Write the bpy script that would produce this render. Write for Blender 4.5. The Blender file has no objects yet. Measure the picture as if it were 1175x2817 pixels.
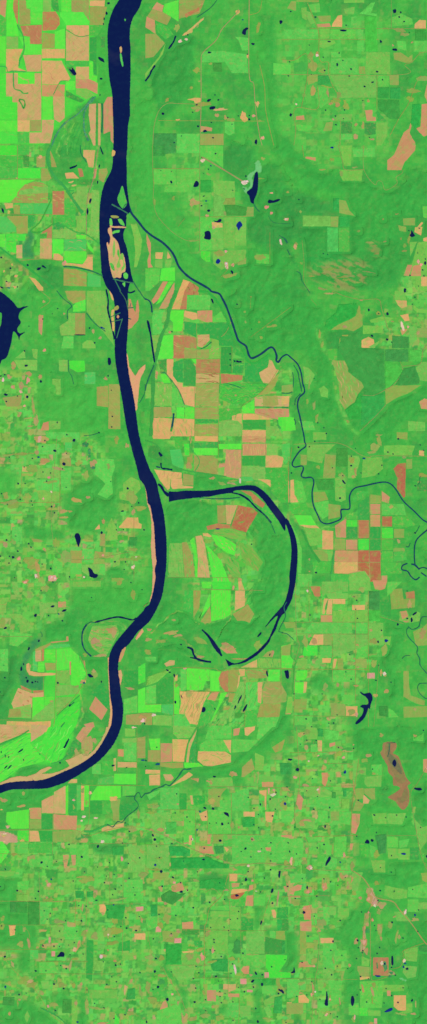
# Satellite view of a winding river, its oxbow lake and the farmland around it.
# One source unit of DATA is one pixel of a 2.685x map tile; 0.1 Blender unit = 12 m on the ground.
import bpy, math, random, re
import numpy as np
from mathutils import Vector, noise as mn
from mathutils.geometry import delaunay_2d_cdt
random.seed(7)
rng = np.random.default_rng(11)
W, H = 1175.0, 2817.0          # extent of the mapped land
S = 0.1                        # Blender units per map unit
ZF = 400 / 1074.0              # tile units to map units
KR, KG, KB = 1.25, 1.27, 1.32     # light falling on flat ground, per channel
C = bpy.context.scene.collection
PAL = dict(t=(206,167,112), s=(204,146,106), r=(186,126,86), o=(160,160,85), l=(92,230,70), b=(76,222,68),
    g=(96,205,84), m=(72,186,72), d=(56,165,72), e=(64,154,70), y=(126,190,84), p=(220,172,110), w=(218,152,138),
    q=(80,196,92), j=(118,184,78), u=(222,164,118), h=(54,158,68), v=(112,206,78), z=(84,190,76), n=(182,106,76), i=(136,152,82), c=(52,170,72), f=(67,179,70), F=(58,169,69), a=(122,204,130), k=(52,140,84),
    water=(12,28,76), road=(146,158,84), belt=(60,166,74), dike=(56,120,82), stream=(26,62,92))
def lin(c):
    return tuple(((v/255)/12.92 if v/255 <= .04045 else ((v/255+.055)/1.055)**2.4) for v in c)
def alb(c):
    l = lin(c); return (l[0]/KR, l[1]/KG, l[2]/KB)
def vary(c, k=7):
    return tuple(max(3, min(250, v + random.uniform(-k, k))) for v in c)
def bx(x): return (x - W/2) * S
def by(y): return (H/2 - y) * S

# ------------------------------------------------------------------ map data
DATA = """
T 0 0|in the hills|2.9377
Z y 50|0,2110 300,2050 620,1950 860,1800 900,1900 880,2160 900,2250 860,2575 0,2575
Z z 40|690,60 980,40 980,380 800,430 700,330
Z y 40|0,960 180,980 250,1120 340,1300 340,1480 120,1520 0,1560
Z y 40|740,1480 930,1480 960,1640 900,1760 740,1900 730,1700
Z z 30|400,340 620,420 620,660 500,640 440,480
Z y 40|1000,560 1074,560 1074,780 1000,780
Z y 40|920,780 1074,780 1074,900 900,860
Z f 20|335,270 390,240 385,420 420,560 500,660 570,740 560,760 440,650 350,560 325,420
Z h 30|740,560 900,540 1074,440 1074,620 990,720 880,740 760,680
Z h 24|560,760 720,640 780,760 800,860 740,880 650,860 600,820
Z h 24|520,380 700,420 760,540 720,640 660,640 620,520
Z h 20|390,60 500,90 480,230 400,320 380,200
Z F 30|660,40 690,40 700,340 900,500 960,480 760,480 680,360
Z h 30|820,880 960,760 960,1000 880,1000
T 0 0|on the flood plain
Z b 16|0,0 700,0 720,700 480,860 300,1074 0,1074
T 0 400|on the flood plain
Z v 16|0,0 330,0 360,180 420,300 640,300 735,420 735,690 680,840 160,840 0,760
T 400 800|on the flood plain
Z v 16|60,140 600,200 640,400 720,480 740,660 900,700 1074,930 1074,1074 50,1074
T 400 1200|on the flood plain
Z v 16|60,0 1060,0 1056,320 920,330 820,320 540,300 360,280 280,270 270,100
Z v 18|440,740 560,700 760,800 860,960 850,1074 640,1310 500,1370 380,1340 350,1074 300,800
V y 60 16|480,740 600,800 690,900 720,1074
V g 30 12|560,700 760,780 850,900 870,1074
V y 24 10|770,660 900,760 960,900 960,1074
T 400 1600|on the flood plain
V y 50 16|720,-10 715,80 680,200
V g 30 12|870,-10 850,100 760,180
Z v 14|200,650 1000,650 1000,1000 700,1074 200,1060
T 775 1200|on the flood plain
Z s 8|392,846 732,848 732,1000 660,1074 620,1010 392,1010
Z v 14|60,320 200,500 300,680 385,700 385,840 240,840 150,690 60,560
T 0 1600|on the flood plain
Z b 12|330,490 520,480 590,550 640,700 590,880 560,1074 240,1030 330,850
T 0 2000|on the flood plain
Z b 14|0,130 230,-10 540,-20 540,80 460,240 380,270 240,270 60,380 0,400
T 400 1200|in the oxbow
V y 6 3|700,740 740,776 767,823 781,875 791,927 798,980 794,1035 772,1084 740,1127
V h 10 3|703,714 754,767 785,832 803,901 814,972 809,1045 779,1112 732,1166 678,1211
V f 10 3|666,668 735,728 785,803 821,886 836,977 819,1068 771,1146 707,1209 633,1260
V h 8 3|730,697 769,749 806,802 838,860 853,925 846,992 828,1055 808,1117 779,1177
V g 10 3|728,681 791,748 842,825 870,915 864,1010 832,1097 787,1177 728,1249 649,1299
V h 8 3|730,663 804,727 860,811 883,910 874,1010 847,1104 804,1194 737,1269 647,1313
V f 6 3|770,668 841,739 884,831 895,931 886,1030 862,1127 815,1217 740,1284 649,1323
V y 10 3|756,624 814,674 852,739 880,809 906,879 923,953 917,1030 889,1100 853,1166
V h 6 3|737,586 826,671 885,777 923,892 935,1015 905,1136 834,1236 739,1311 634,1367
V f 6 3|763,589 820,651 871,716 919,785 949,865 952,951 937,1033 917,1114 890,1195
V h 8 3|792,600 867,683 931,777 971,887 970,1003 935,1113 884,1214 818,1307 728,1379
V g 8 3|832,618 913,709 972,818 991,941 969,1063 924,1176 863,1281 776,1370 664,1421
V h 8 3|849,605 927,682 979,782 995,892 990,1002 975,1110 941,1217 874,1306 784,1370
V f 6 3|888,607 945,673 978,754 995,839 1011,923 1022,1009 1010,1097 971,1175 922,1245
T 0 0|in the reedy loop
V y 9 3|490,900 460,980 442,1074 446,1150
V d 9 3|516,900 486,980 468,1074 472,1150
V y 9 3|542,900 512,980 494,1074 498,1150
V h 9 3|568,900 538,980 520,1074 524,1150
V d 9 3|594,900 564,980 546,1074 550,1150
V h 9 3|620,900 590,980 572,1074 576,1150
V d 9 3|646,900 616,980 598,1074 602,1150
V d 9 3|672,900 642,980 624,1074 628,1150
V h 9 3|698,900 668,980 650,1074 654,1150
T 400 1600|below the oxbow
V o 9 3|590,750 530,860 460,980 380,1074
V o 9 3|620,750 560,860 490,980 410,1074
V e 9 3|650,750 590,860 520,980 440,1074
V o 9 3|680,750 620,860 550,980 470,1074
V g 9 3|710,750 650,860 580,980 500,1074
V h 9 3|740,750 680,860 610,980 530,1074
V y 9 3|770,750 710,860 640,980 560,1074
V h 9 3|800,750 740,860 670,980 590,1074
V o 9 3|830,750 770,860 700,980 620,1074
V g 9 3|860,750 800,860 730,980 650,1074
V h 9 3|890,750 830,860 760,980 680,1074
V o 9 3|920,750 860,860 790,980 710,1074
V h 9 3|100,300 220,360 330,470 420,560
V o 9 3|100,330 220,388 330,486 420,565
V f 9 3|100,360 220,416 330,502 420,570
V f 9 3|100,390 220,444 330,518 420,575
V h 9 3|100,420 220,472 330,534 420,580
V h 9 3|100,450 220,500 330,550 420,585
V o 9 3|100,480 220,528 330,566 420,590
T 0 1600|in the bend meadow
V f 8 3|773,471 753,454 746,430 753,406 773,388 800,382 827,388 846,406
V o 8 3|763,486 736,462 726,430 736,397 763,373 800,364 836,373 863,397
V h 8 3|753,502 718,471 706,430 718,388 753,357 800,346 846,357 881,388
V o 8 3|743,517 701,480 686,430 701,379 743,342 800,329 856,342 898,379
V f 8 3|733,532 684,489 666,430 684,370 733,327 800,311 866,327 915,370
V y 8 3|723,547 667,498 647,430 667,362 723,312 800,294 876,312 932,361
V o 8 3|713,563 650,506 627,430 650,353 713,296 800,276 886,296 949,353
V h 8 3|703,578 633,515 607,430 633,344 703,281 800,258 896,281 966,344
V f 8 3|693,593 616,524 587,430 616,335 693,266 800,241 906,266 983,335
T 0 0|in the upper river
I p|tiny sand shoal in the wide upper river|885,350 897,345 902,375 893,392 886,375
I q|teal shallow shoal in the wide upper river|888,395 898,400 905,440 912,480 905,492 895,465 888,430
I m|speck island near the right bank of the upper river|918,142 927,140 930,152 922,156
T 0 400|in the upper river bend
I m|green triangular island between river and side channel|905,298 925,370 938,430 905,466 868,402 885,345
I g|small green islet above the long sandbar|810,545 824,542 832,575 826,600 812,590
I o|flat olive islet at the head of the sandbar group|820,518 868,520 878,535 845,538 826,534
I g|leaf shaped green islet right of the sandbar head|872,545 900,548 922,592 900,588 885,575
I u|thin curved sand spit above the long sandbar|812,590 840,598 870,596 928,602 925,610 870,610 820,606
I g|small green islet touching the top of the long sandbar|835,635 882,625 880,642 850,648 832,656
I u|long peach sandbar filling the middle of the river bend|800,615 818,605 828,640 832,672 850,690 872,720 885,770 890,805 915,815 928,880 925,930 900,945 893,978 865,975 838,978 822,935 805,850 800,790 788,730 795,715 806,735 815,680 798,640
I y|green scrub patch on the right half of the sandbar|880,830 900,795 915,812 912,845 925,885 915,915 895,925 905,880 880,905 860,895 875,850
I u|sand streak inside the green scrub patch|885,850 905,845 912,880 900,900 890,880
I y|thin green streak on the left half of the long sandbar|842,700 852,740 850,800 838,830 832,770
I m|small green fleck low on the left of the long sandbar|812,868 838,880 848,925 826,915
I m|narrow green fleck on the right edge of the long sandbar|872,765 884,795 882,835 866,800
I g|round green islet at the foot of the sandbar|912,950 930,940 947,958 940,985 918,980
I g|small green islet below the foot of the sandbar|905,1020 925,1012 922,1045 912,1035
I p|sand fleck at the top left river bank|830,35 852,45 845,75 826,78
J 9|825,435 880,465 945,503
J 8|905,470 925,440 938,432
J 9|835,985 900,1002 990,1018
J 7|850,995 890,1074
S 9|985,1005 1005,1040 1030,1078
T 0 800|in the river below the island bend
J 6|885,0 930,70 948,150
J 7|905,205 885,270 862,350
J 7|820,192 890,162
J 6|825,228 900,212
I o|olive islet among rock dikes|842,125 870,108 878,132 850,145
I s|round salmon islet among rock dikes|862,192 872,178 882,190 872,205
I p|sand strip on the left bank by the dikes|822,150 845,140 838,185 845,230 845,290 832,292 825,220
I p|sand strip on the left bank above the dikes|808,0 830,30 840,70 825,60
S 13|785,-10 800,70 798,140 815,215 835,300 848,358
S 12|925,-10 960,15 1000,0
S 8|940,128 985,124
S 8|950,205 970,210
S 7|960,120 968,90
S 9|1030,0 1055,40 1078,66
S 5|1074,690 1068,760 1030,830
A s|salmon sand flat right of the river near the dikes|950,60 965,60 985,130 1000,160 1010,80 1020,65 1030,150 1020,220 970,275 945,285
A u|long forked peach sandbar on the right bank|925,430 945,480 955,560 985,610 1000,630 1030,580 1074,542 1074,575 1040,640 1030,700 1020,800 1012,880 1000,890 985,780 940,650
T 400 1200|along the river beside the oxbow
A u|long thin peach sandbar along the left bank|-40,315 -10,350 0,390 8,450 15,500 35,560 45,640 45,740 40,800 45,880 55,980 52,1074 48,1154 30,1220 0,1250 -20,1262 60,1200 90,1074 100,900 90,700 60,500 30,380 -10,330
T 0 1600|along the lower river
A u|small peach sandbar on the right bank of the bend|1000,420 1025,380 1050,345 1062,370 1035,405 1010,432
A s|narrow salmon sandbar on the right bank below the bend|885,510 920,478 932,485 915,540 890,590 870,600
A u|thin sand line on the lower right bank|870,660 895,650 905,690 890,770 880,720
A u|thin sand line on the lower left bank|796,560 812,560 812,650 822,850 838,960 830,1074 800,1074 815,960 808,850 800,700
T 0 2000|where the river leaves at the lower left
A t|broad tan sand shore along the upper bank of the last bend|785,0 830,0 780,110 690,220 570,310 480,345 400,385 330,405 240,410 120,415 60,425 0,435 0,412 80,375 140,362 200,365 260,345 300,315 360,292 385,300 350,322 310,345 380,343 440,325 500,298 515,288 485,245 520,235 560,215 600,195 620,215 650,208 700,165 745,100 775,40
T 0 0|near the top left corner
F s|salmon wedge field cut by the left edge|0,0 50,0 40,130 0,105
F m|plain green field against the left edge|0,105 45,140 45,265 0,265
F l|lime strip field beside a reddish strip|52,0 100,0 95,80 125,170 140,265 48,265
F r|thin reddish brown strip along a stream|100,0 135,0 135,180 125,170 95,60
F o|narrow olive field stepping down from the top edge|140,0 190,0 195,60 225,70 225,180 145,185
F l|lime block touching the top edge|195,0 315,0 315,85 228,90 228,55 195,58
F l|small lime square under the lime block|228,92 315,178
F y|yellowish green square touching the top edge|318,0 378,88
F d|dark green wet swale running from the top edge|378,0 430,0 437,90 400,80 382,50
F r|reddish brown bowl shaped field with a pale streak|315,88 410,85 440,130 442,180 410,220 315,228
F r|brown tan field crossed by a thin stream|150,190 310,183 310,325 222,325 222,270 175,265
G s 70 30 8 50 .4
F y|yellow green square below the lime strip|48,270 135,270 135,355 48,355
F l|lime field with a darker wooded draw|140,270 220,275 222,328 310,330 310,403 180,400 175,350
F o|olive square below the brown bowl field|315,240 405,250 405,355 312,358
F l|lime wedge right of an olive square|405,235 480,210 485,390 440,385 440,360 407,355
F l|lime field with slanted right edge above the tan square|445,90 615,90 660,160 655,183 490,185 440,110
F l|lime strip between olive ground and a swale|450,0 525,0 525,88 455,88
F o|large olive field with slanted lower edge at the top edge|528,0 658,0 658,155 615,90 528,88
F p|peach block at the top edge near the big river|663,3 775,3 772,48 663,45
F o|olive square left of a row of tiny pools|663,50 790,50 760,185 663,185
F p|peach field with a green speckled stripe|490,187 658,187 658,258 600,270 560,260 490,220
F t|large tan field crossed by a faint diagonal line|487,225 560,265 600,275 658,262 658,448 487,448
G p -35 30 8 60 .5
G s -60 36 7 40 .4
F m|mixed green field below an olive square|663,190 760,190 720,265 663,262
F d|tall dark green field beside a pale lane|663,275 715,275 712,360 716,555 690,550 690,455 663,445
F e|short dark green field beside the river woods|745,270 775,350
F p|cream field with green lower edge|45,360 170,360 140,430 135,500 195,525 45,530
F t|brownish tan field left of the big peach field|170,408 308,403 305,530 200,528 180,440
F p|pale yellow strip above the big peach field|310,360 480,362 480,430 310,430
F p|large peach field with a pointed right side|310,448 455,450 485,510 520,580 505,597 450,597 430,622 310,622
G s 40 50 4 90 .4
F m|flat green strip under the tan field|485,452 658,490
F e|dark swampy field with a black pool|487,495 540,490 570,555 530,560
F t|small tan square right of the swampy field|560,493 658,493 658,585 560,583
F l|bright lime stepped field by a pale lane|660,455 685,455 690,560 718,565 718,605 660,605
F s|salmon field shaped like an arrowhead|560,585 660,585 722,612 720,695 640,655 560,652
F l|small lime square below the peach point|485,600 555,600 555,665 485,665
F y|yellow green field under the salmon arrowhead|560,658 650,660 700,700 640,735 565,695
F s|wide salmon field with a curved lane|310,625 480,625 475,712 310,712
F d|dark green slanting bar above the reedy loop|488,668 625,740 600,760 488,715
F t|tan field between a lime block and woods|390,712 478,712 478,870 440,905 400,880
F t|very large tan field with a winding ditch|45,540 305,540 305,885 130,890 130,755 92,755 92,712 45,712
G s 60 40 8 60 .4
G p 20 40 7 80 .4
F l|lime rectangle inside the very large tan field|132,537 257,537 257,620 132,620
G s 60 40 8 60 .4
G p 20 40 7 80 .4
F l|tall lime rectangle between two tan fields|313,714 388,714 388,883 313,883
F b|long stepped green field on the left edge|0,540 43,540 43,712 90,715 90,755 125,760 125,880 0,885
G l 0 26 6 80 .5
F l|lime block below the stepped green field|0,890 128,890 128,972 0,972
F b|green block with faint stripes at the left edge|0,975 128,975 128,1060 0,1060
G y 2 22 4 90 .6
F p|pale yellow square below the big tan field|130,890 220,888 220,972 130,972
F o|olive square below the big tan field|222,888 305,888 303,970 222,970
F m|emerald square below a pale yellow square|132,977 215,977 215,1056 132,1056
F t|tan field with an angled right edge|310,885 400,885 395,960 370,1058 218,1058 218,978 308,978
F t|tan strip inside the reedy loop|660,770 710,765 705,1074 690,1074 655,985 670,960 655,850
F t|thin tan strip between two lanes|725,765 745,765 742,1074 725,1074
F s|salmon tan strip lining the river bank|765,770 795,715 832,715 838,1060 820,1040 815,970 765,990
F l|lime block at the left edge above a creek|0,270 42,270 42,470 0,470
H 8|130,185 140,210 165,250 175,290 180,360 170,400 150,440 140,490
H 7|0,490 45,495 60,530 100,525 195,530
H 9|100,530 100,600 108,655 150,670 175,690 210,688
H 10|140,735 175,740 185,770 175,800 160,770 140,740
S 3|490,215 560,262 600,270 655,262
H 4|485,210 485,480
H 5|505,597 450,600 425,640 395,700
Q 13|708,712 650,780 622,840 620,900 625,970 655,1040
Q 11|690,715 590,830 470,920 410,1010 385,1074
S 8|755,765 760,850 752,980
L irregular black pool in a swamp left of the river|510,510 530,515 532,500 548,515 566,545 550,558 535,545
P slanted black pool in riverside woods|750,440,27,12,40
p 803,25,12,10 788,98,9,14 770,140,6,12 765,178,4,8 747,582,12,7 740,702,6,6 640,235,1,1
Z b 10|720,270 780,270 790,460 810,600 830,712 720,712
Z f 6|717,190 800,180 795,300 805,520 825,700 800,720 770,760 725,760 715,600
T 400 0|in the top middle right of the river
F s|salmon tan field shaped like a quarter ring|85,15 135,40 125,88 50,65
F o|olive field next to a salmon quarter ring|50,68 130,88 190,128 160,185 75,150 15,120
F s|dark salmon field left of an oval green wood|10,120 70,150 75,250 0,200
F m|oval green field among tan fields|75,150 165,200 210,255 150,290 90,240
F l|lime wedge with a straight right edge|140,30 245,0 245,160 190,125 130,88
F o|broad olive tan field with a brown streak|250,0 440,0 400,100 280,130 248,140
G g -25 26 8 80 .4
G s -25 40 7 60 .4
F r|brown slanting streak field|290,105 425,35 400,75 300,130
F o|olive field with tan patches by the bluff|0,250 80,250 145,320 60,420 0,430
Z p 6|285,262 425,135 425,150 310,262
F p|narrow peach strip below the bluff|270,262 435,125 430,145 290,262
F y|yellow green slanting strip beside a slough|0,540 100,420 150,320 130,400 30,530 0,580
F g|large pale green pasture with a tiny pond in its corner|425,380 560,375 750,400 760,540 640,540 590,460 415,460
F g|pale pasture left of a straight north south road|660,270 765,280 760,370 715,375 690,300
F e|dark green square wood by the lower left lane|60,985 230,985 230,1050 225,1130 60,1150
F g|light green square pasture with two tiny ponds|235,988 402,988 402,1130 232,1130
F o|olive square field with a small pond|405,988 578,988 578,1072 405,1072
F g|light green pasture below a settlement|588,900 655,900 660,985 620,1000 588,980
F g|pale green block at the right side woods|945,465 1074,480 1074,550 945,550
F e|darker square wood patch below the pasture|500,465 568,462 568,530 505,530
F p|peach farmstead clearing with a black pond below|308,735 365,722 410,725 410,760 365,765 360,745
F s|salmon farm clearing between two ponds|410,930 450,935 495,945 490,970 440,965 410,975
C s|528,852,15,14 590,870,14,16 385,815,18,8
C p|550,808,50,10 825,770,18,22 720,850,18,30 685,90,18,20 755,415,8,16 730,870,30,25 240,885,14,8
C o|230,210,22,28 385,195,8,12 380,520,30,20 630,885,28,14 845,892,16,9 480,470,12,9 835,200,12,40 160,740,14,16 400,600,10,8 340,650,10,10 430,770,60,16 380,800,30,14
C w|257,303,14,9 800,857,8,8 868,1017,9,11 300,290,10,6
R 6|690,70 660,115 570,210 520,300 425,390 412,470 412,740 405,990
R 6|767,0 766,540 800,620 812,780 840,980 862,1074
R 5|405,770 240,765 160,765 100,820 65,930 55,1074
R 4|95,890 880,895
R 4|770,110 840,85 862,0
R 5|845,480 880,640 890,820 940,1040 950,1074
V f 75 60|850,-60 850,250 880,620 950,1074
S 12|225,265 208,310 172,362
S 13|72,483 45,525 33,555 0,600
S 5|530,0 480,60 380,130
L hook shaped black pond on the wooded upland|722,222 745,205 760,208 758,216 745,228 742,255 728,258 715,245
P oval black pond biggest near the farm clearing|493,798,24,12,-12
P small black pond with two lobes right of the road|1003,162,10,15,0
P slanted oval pond above the biggest one|470,741,14,8,-30
P dumbbell pond beside the road end|818,1048,9,18,0
P dark oval pond at the top of a pale pasture|473,389,13,7,-5
P navy round pond at the left lane bend|131,840,10,9,0
P flat black pond right of the north south road|797,325,12,7,5
P black pond under the peach clearing|440,970,16,9,-10
p 720,147,7,6 380,774,11,6 515,702,7,5 390,933,8,8 213,1054,7,6 768,882,8,10 688,857,6,5 755,402,6,5 610,868,5,6 490,905,6,5 640,918,5,4 1058,562,6,5 1066,458,5,5 267,1005,5,4 500,1018,8,6 315,257,6,7 768,855,5,6 540,738,8,7 350,830,6,5
T 775 0|in the top right corner
F o|olive field with a pond at its foot|40,60 70,10 108,8 105,80
F o|thin olive strip on the top edge|110,0 275,0 275,15 110,12
F s|salmon bar at a road bend|260,178 355,172 365,200 268,203
F p|peach field with a curved left side|370,198 375,175 400,140 415,115 447,110 447,200
F o|olive bar above the salmon bar|262,118 362,115 362,158 290,162
F g|light green field right of a slanting road|195,35 280,22 285,90 225,92
F y|yellow green sliver left of a slanting road|145,60 185,50 185,150 150,130
F y|yellow green wedge along a slanting road|185,80 212,90 250,170 215,180 190,140
F y|pale field with rounded corner in woods|460,65 540,50 535,105 470,100
F g|light green triangle in woods|575,100 660,20 690,15 660,95 705,100 700,118
F g|small square pasture right of the peach field|510,125 555,120 555,205 515,195
F y|pale strip touching the top edge|460,0 610,0 610,20 460,22
F e|dark green square wood at the right edge|985,220 1070,220 1070,298 985,298
F g|light green square at the right edge|975,302 1074,302 1074,382 975,382
F o|tan pasture with a green hollow in it|825,390 880,388 935,425 965,400 968,460 920,465 830,440
F g|rounded pale green field beside a black pond|850,300 915,305 925,375 860,360
F g|wide bright pasture between two lanes|15,218 270,218 270,285 20,285
F y|yellowish square left of a bright pasture|285,205 355,205 350,285 285,285
F y|olive green basin field with a long thin pond|280,300 390,298 400,320 310,360 280,345
F g|bright pasture under a thin black pond|360,220 545,222 545,285 360,288
F m|green wooded block beside a pale strip|610,118 700,120 710,380 620,380
F y|big yellow green pasture left of a lane|625,388 800,385 800,548 625,545
F g|light green square pasture in the middle|365,382 440,385 440,425 365,425
F g|wide light pasture with two dark ponds|365,432 560,430 560,545 360,545
F o|olive square pasture beside a crossroad|570,490 615,490 620,548 570,545
F o|olive field above a dark wood square|185,575 210,550 265,550 265,600 195,628
F d|dark wood square below the crossroads|268,555 350,555 370,625 268,628
F g|tall bright green pasture with rounded foot|268,640 348,640 340,760 290,800 262,770
F y|very wide yellow green rangeland block|360,556 695,556 700,720 440,725 400,640
F o|olive tan square below the lane|795,555 865,555 865,630 800,628
F g|light square pasture right of a vertical lane|712,560 792,560 792,640 712,640
F d|dark square wood with a cleared corner|708,645 795,645 795,730 708,725
F d|dark square wood near the right tan fields|800,648 880,645 875,730 800,728
F e|large dark wood patch below two dark squares|710,735 800,735 870,740 875,880 800,880 710,800
F s|salmon square with a step at its foot|615,815 670,812 672,860 695,865 695,893 628,893
F c|emerald triangle beside a vertical lane|705,815 770,890 700,892
F e|dark emerald square in farmland|440,900 520,900 520,985 440,985
F e|dark square with a slanted lower edge|612,905 695,905 695,990 645,1000 612,985
F y|pale green tall pasture at the lower middle|700,905 780,905 780,1000 740,1074 700,1074
F y|pale tan pasture with two tiny ponds|415,845 520,840 518,890 380,895
F s|small salmon square by the left lane|105,860 165,850 170,885 105,885
F o|olive slanting field below the lane|305,970 330,905 380,900 370,965
F s|large salmon tan cleared hollow among dark woods|860,1074 900,980 940,950 950,910 960,930 945,980 965,1020 985,1050 990,1074 986,1110 905,1203 885,1256 780,1256 780,1184 830,1144
F s|salmon tan strip at the right edge among dark woods|1035,770 1074,765 1074,1000 1050,1010 1020,980 995,950 1025,935 1030,880
F s|small salmon triangle on the right edge|1055,705 1072,620 1078,760
F c|emerald wooded slope between two salmon hollows|965,770 1025,765 1030,850 1010,930 985,950 955,900
F g|pale green field shaped like a bowl|105,920 230,930 190,970 120,965
F g|light green square with tiny pond at the lower middle|440,990 520,988 520,1030 440,1032
F g|narrow pale field right of a lane|555,225 605,220 600,290 565,290
F g|small pale square in the middle woods|558,300 608,298 605,382 555,378
F y|yellowish sliver strip right of a pale square|615,230 638,235 625,330 612,300
F p|cream farmyard block at the upper right|985,175 1020,145 1065,150 1065,212 980,212
F g|speckled light pasture at the upper right|815,130 885,100 965,140 970,180 820,195
C s|360,765,16,10 640,745,10,12 230,670,14,35 340,690,8,30 415,770,24,18 262,400,12,18 545,1010,16,22 600,930,10,30 670,1028,22,6 550,920,10,16 820,335,10,8 963,312,9,10
C o|215,420,24,30 300,520,26,16 230,480,30,40 420,700,18,30 330,640,40,6 1050,580,40,20 960,670,50,18 480,780,24,40 400,745,40,20 910,255,30,14 870,225,40,14 950,730,30,18
C w|262,408,8,8 108,770,6,6 380,880,6,6
R 5|190,20 250,170 275,250 275,375 290,455 345,462 345,540 380,640 420,700
R 4|205,210 640,212 1074,212
R 3|0,292 720,292
R 4|0,550 880,552 910,480 960,460 1020,395 1074,384
R 4|705,555 703,812
R 4|145,800 190,560 185,400 90,445 0,440
R 5|90,1074 105,960 100,800 265,802 265,640
R 4|435,890 430,1074
R 3|810,0 810,212
R 4|1030,560 990,620 940,760 870,870 800,1000
P ragged black pond in speckled pasture|835,85,12,16,10
P thin horizontal black pond in the bright pasture|455,226,26,7,0
P black oval pond above a tan pasture|837,367,18,9,5
P upright black pond beside the lane|733,307,9,10,0
P tall dark pond in light pasture|411,478,7,13,0
P dark pond at the left edge of the block|68,849,9,12,10
P thin flat pond in an olive basin|352,308,13,5,0
p 68,85,7,6 250,127,9,6 880,92,6,8 869,126,6,9 905,160,8,5 477,187,6,6 513,511,8,7 706,530,9,8 672,608,11,7 613,639,8,7 745,590,5,6 600,744,5,5 318,521,6,7 325,814,6,6 398,858,6,5 402,922,8,5 465,813,5,7 50,561,7,5 500,562,7,5 205,334,5,4 58,458,5,4 425,392,5,6 453,447,5,5 307,423,5,5 943,240,4,5 648,1015,5,4 457,877,4,4 220,550,4,4
T 0 400|left of the upper river and its sandy island
F b|bright green square field at the left edge|0,0 125,0 125,72 0,72
F m|mottled green square beside a bright one|133,0 215,0 215,70 133,70
F m|flat green square below the bright edge square|0,78 127,78 127,157 0,157
F m|small dull green rectangle between two darker ones|135,78 168,160
F e|dark green small square beside an olive one|172,75 215,75 215,160 172,160
F m|emerald rectangle touching the left edge above a tan lane|0,163 128,163 128,245 0,245
F b|emerald green rectangle above the half round field|133,168 300,168 300,245 133,245
F o|olive tan square left of the reedy loop|270,85 335,80 335,160 270,160
F o|olive field with a curved right side by the loop|305,170 345,170 380,240 355,265 305,262
F l|lime wedge around the half round field|0,255 265,252 180,290 130,345 125,370 75,420 0,422
F o|half round olive pivot field|130,345 180,290 260,268 310,275 355,300 355,425 100,425 80,415 125,370
G l 12 20 6 60 .5
G r 12 34 5 40 .4
F y|green yellow stripe across the half round field|150,330 355,300 355,350 140,365
F q|teal green rectangle left of a brown square|150,428 243,428 243,505 150,505
F q|second teal green rectangle nearer the brown square|246,428 385,428 385,505 330,508 246,505
F r|tall reddish brown rectangle with tan bands|388,337 475,337 475,512 388,512
G p 5 20 8 60 .6
F p|cream triangle at a lane end on the left|30,425 95,425 95,460 45,470
F o|small olive square below a cream triangle|98,450 147,450 147,508 105,508
F m|wide dull green field below the brown rectangle|388,515 560,515 560,605 480,600 400,575
F m|dull green square right of the brown rectangle|478,428 560,428 560,512 478,512
F q|teal field with a rounded side at the left edge|0,520 50,528 115,600 120,640 0,645
F o|olive field below a teal wedge|55,520 205,520 205,650 125,650 120,600
F d|dark green upright field in the middle|207,517 263,517 263,590 207,610
F d|emerald bean shaped field|395,580 440,565 480,595 470,620 392,622
F y|yellow green field with a wavy top|392,625 500,615 560,645 560,685 390,685
F r|reddish brown hook field|385,590 385,685 345,685 350,640 300,655 330,620
F t|tan square with a hook on top|297,688 383,688 383,838 295,838
F b|wide bright green bar left of the reedy channel|45,652 195,655 185,705 45,705
F b|bright green block under a green bar|45,710 120,710 120,800 45,775
F l|small lime block at the left edge|0,655 40,655 40,755 0,745
F t|narrow tan strip beside the reedy channel|122,735 165,735 165,835 122,832
F l|lime field with a white yard at its foot|388,692 470,692 470,790 388,828
F p|cream yard patch|395,800 430,798 465,825 465,850 395,845
F q|grey teal rectangle with a pink streak|475,692 637,692 637,778 475,778
G s 2 34 5 60 .5
F l|lime rectangle above a peach hook|475,782 637,782 635,850 610,875 475,862
F p|peach hook shaped field by the river|480,865 610,880 650,822 685,822 685,922 560,890 480,885
F o|large yellow olive square south of the canal|470,910 560,915 640,940 640,1042 470,1035
G y 10 20 7 70 .5
F q|grey teal square next to the river woods|648,940 745,970 745,1045 648,1042
F y|tall yellow green strip along a levee|565,520 635,520 635,640 565,625
F y|long yellow green field by the river levee|680,325 735,335 730,690 665,665
F l|small lime bar under a yellow strip|560,660 635,665 635,690 570,690
F p|peach field with a curved notch|615,33 705,35 690,165 655,160 640,100 615,80
F o|olive sliver inside the loop|370,30 400,100 420,160 380,160
F r|brown patch at the foot of the loop|575,170 605,172 620,230 590,235
F p|peach strip at the foot of the loop|480,205 540,198 585,245 490,245
F s|salmon strip along the levee|695,175 718,170 705,245 690,245
F o|olive wedge between levee and river|730,175 790,168 797,200 765,275 730,250
F y|yellow green triangle on the levee|550,385 650,300 640,480 600,480
F e|dark green bar below the loop|565,250 712,250 712,290 570,290
F p|cream streak field near the bottom|215,970 260,985 320,1050 320,1074 290,1074
F y|thin yellow green curved field right of the island|965,580 1010,580 1050,700 1040,800 1010,900 990,900 1000,800 990,680
F l|lime wedge at the levee by the reedy channel|640,700 690,770 690,800 650,760
F y|wide green yellow field around a creek|565,305 650,300 630,480 565,390
Z k 12|205,600 240,620 250,720 265,800 255,835 170,830 165,770 190,700
Z e 14|240,860 460,900 410,1000 470,1074 200,1074 300,960 200,890
Z o 14|0,820 120,860 220,960 120,1074 0,1074
H 22|380,0 355,60 360,150 410,240 480,310 540,400 610,500
H 14|0,755 100,830 200,900 330,1000 400,1060
S 6|595,0 600,60 640,125
S 9|470,895 560,902 680,930 760,965
H 9|480,595 560,640 640,660 740,730
H 9|400,575 300,640 230,630 300,560 380,400
H 7|550,345 520,365 490,340 545,335
R 5|160,850 320,838 475,858
R 4|0,248 300,248
R 4|385,515 385,690
R 4|0,500 100,508 385,512
R 4|130,0 130,245
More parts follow.
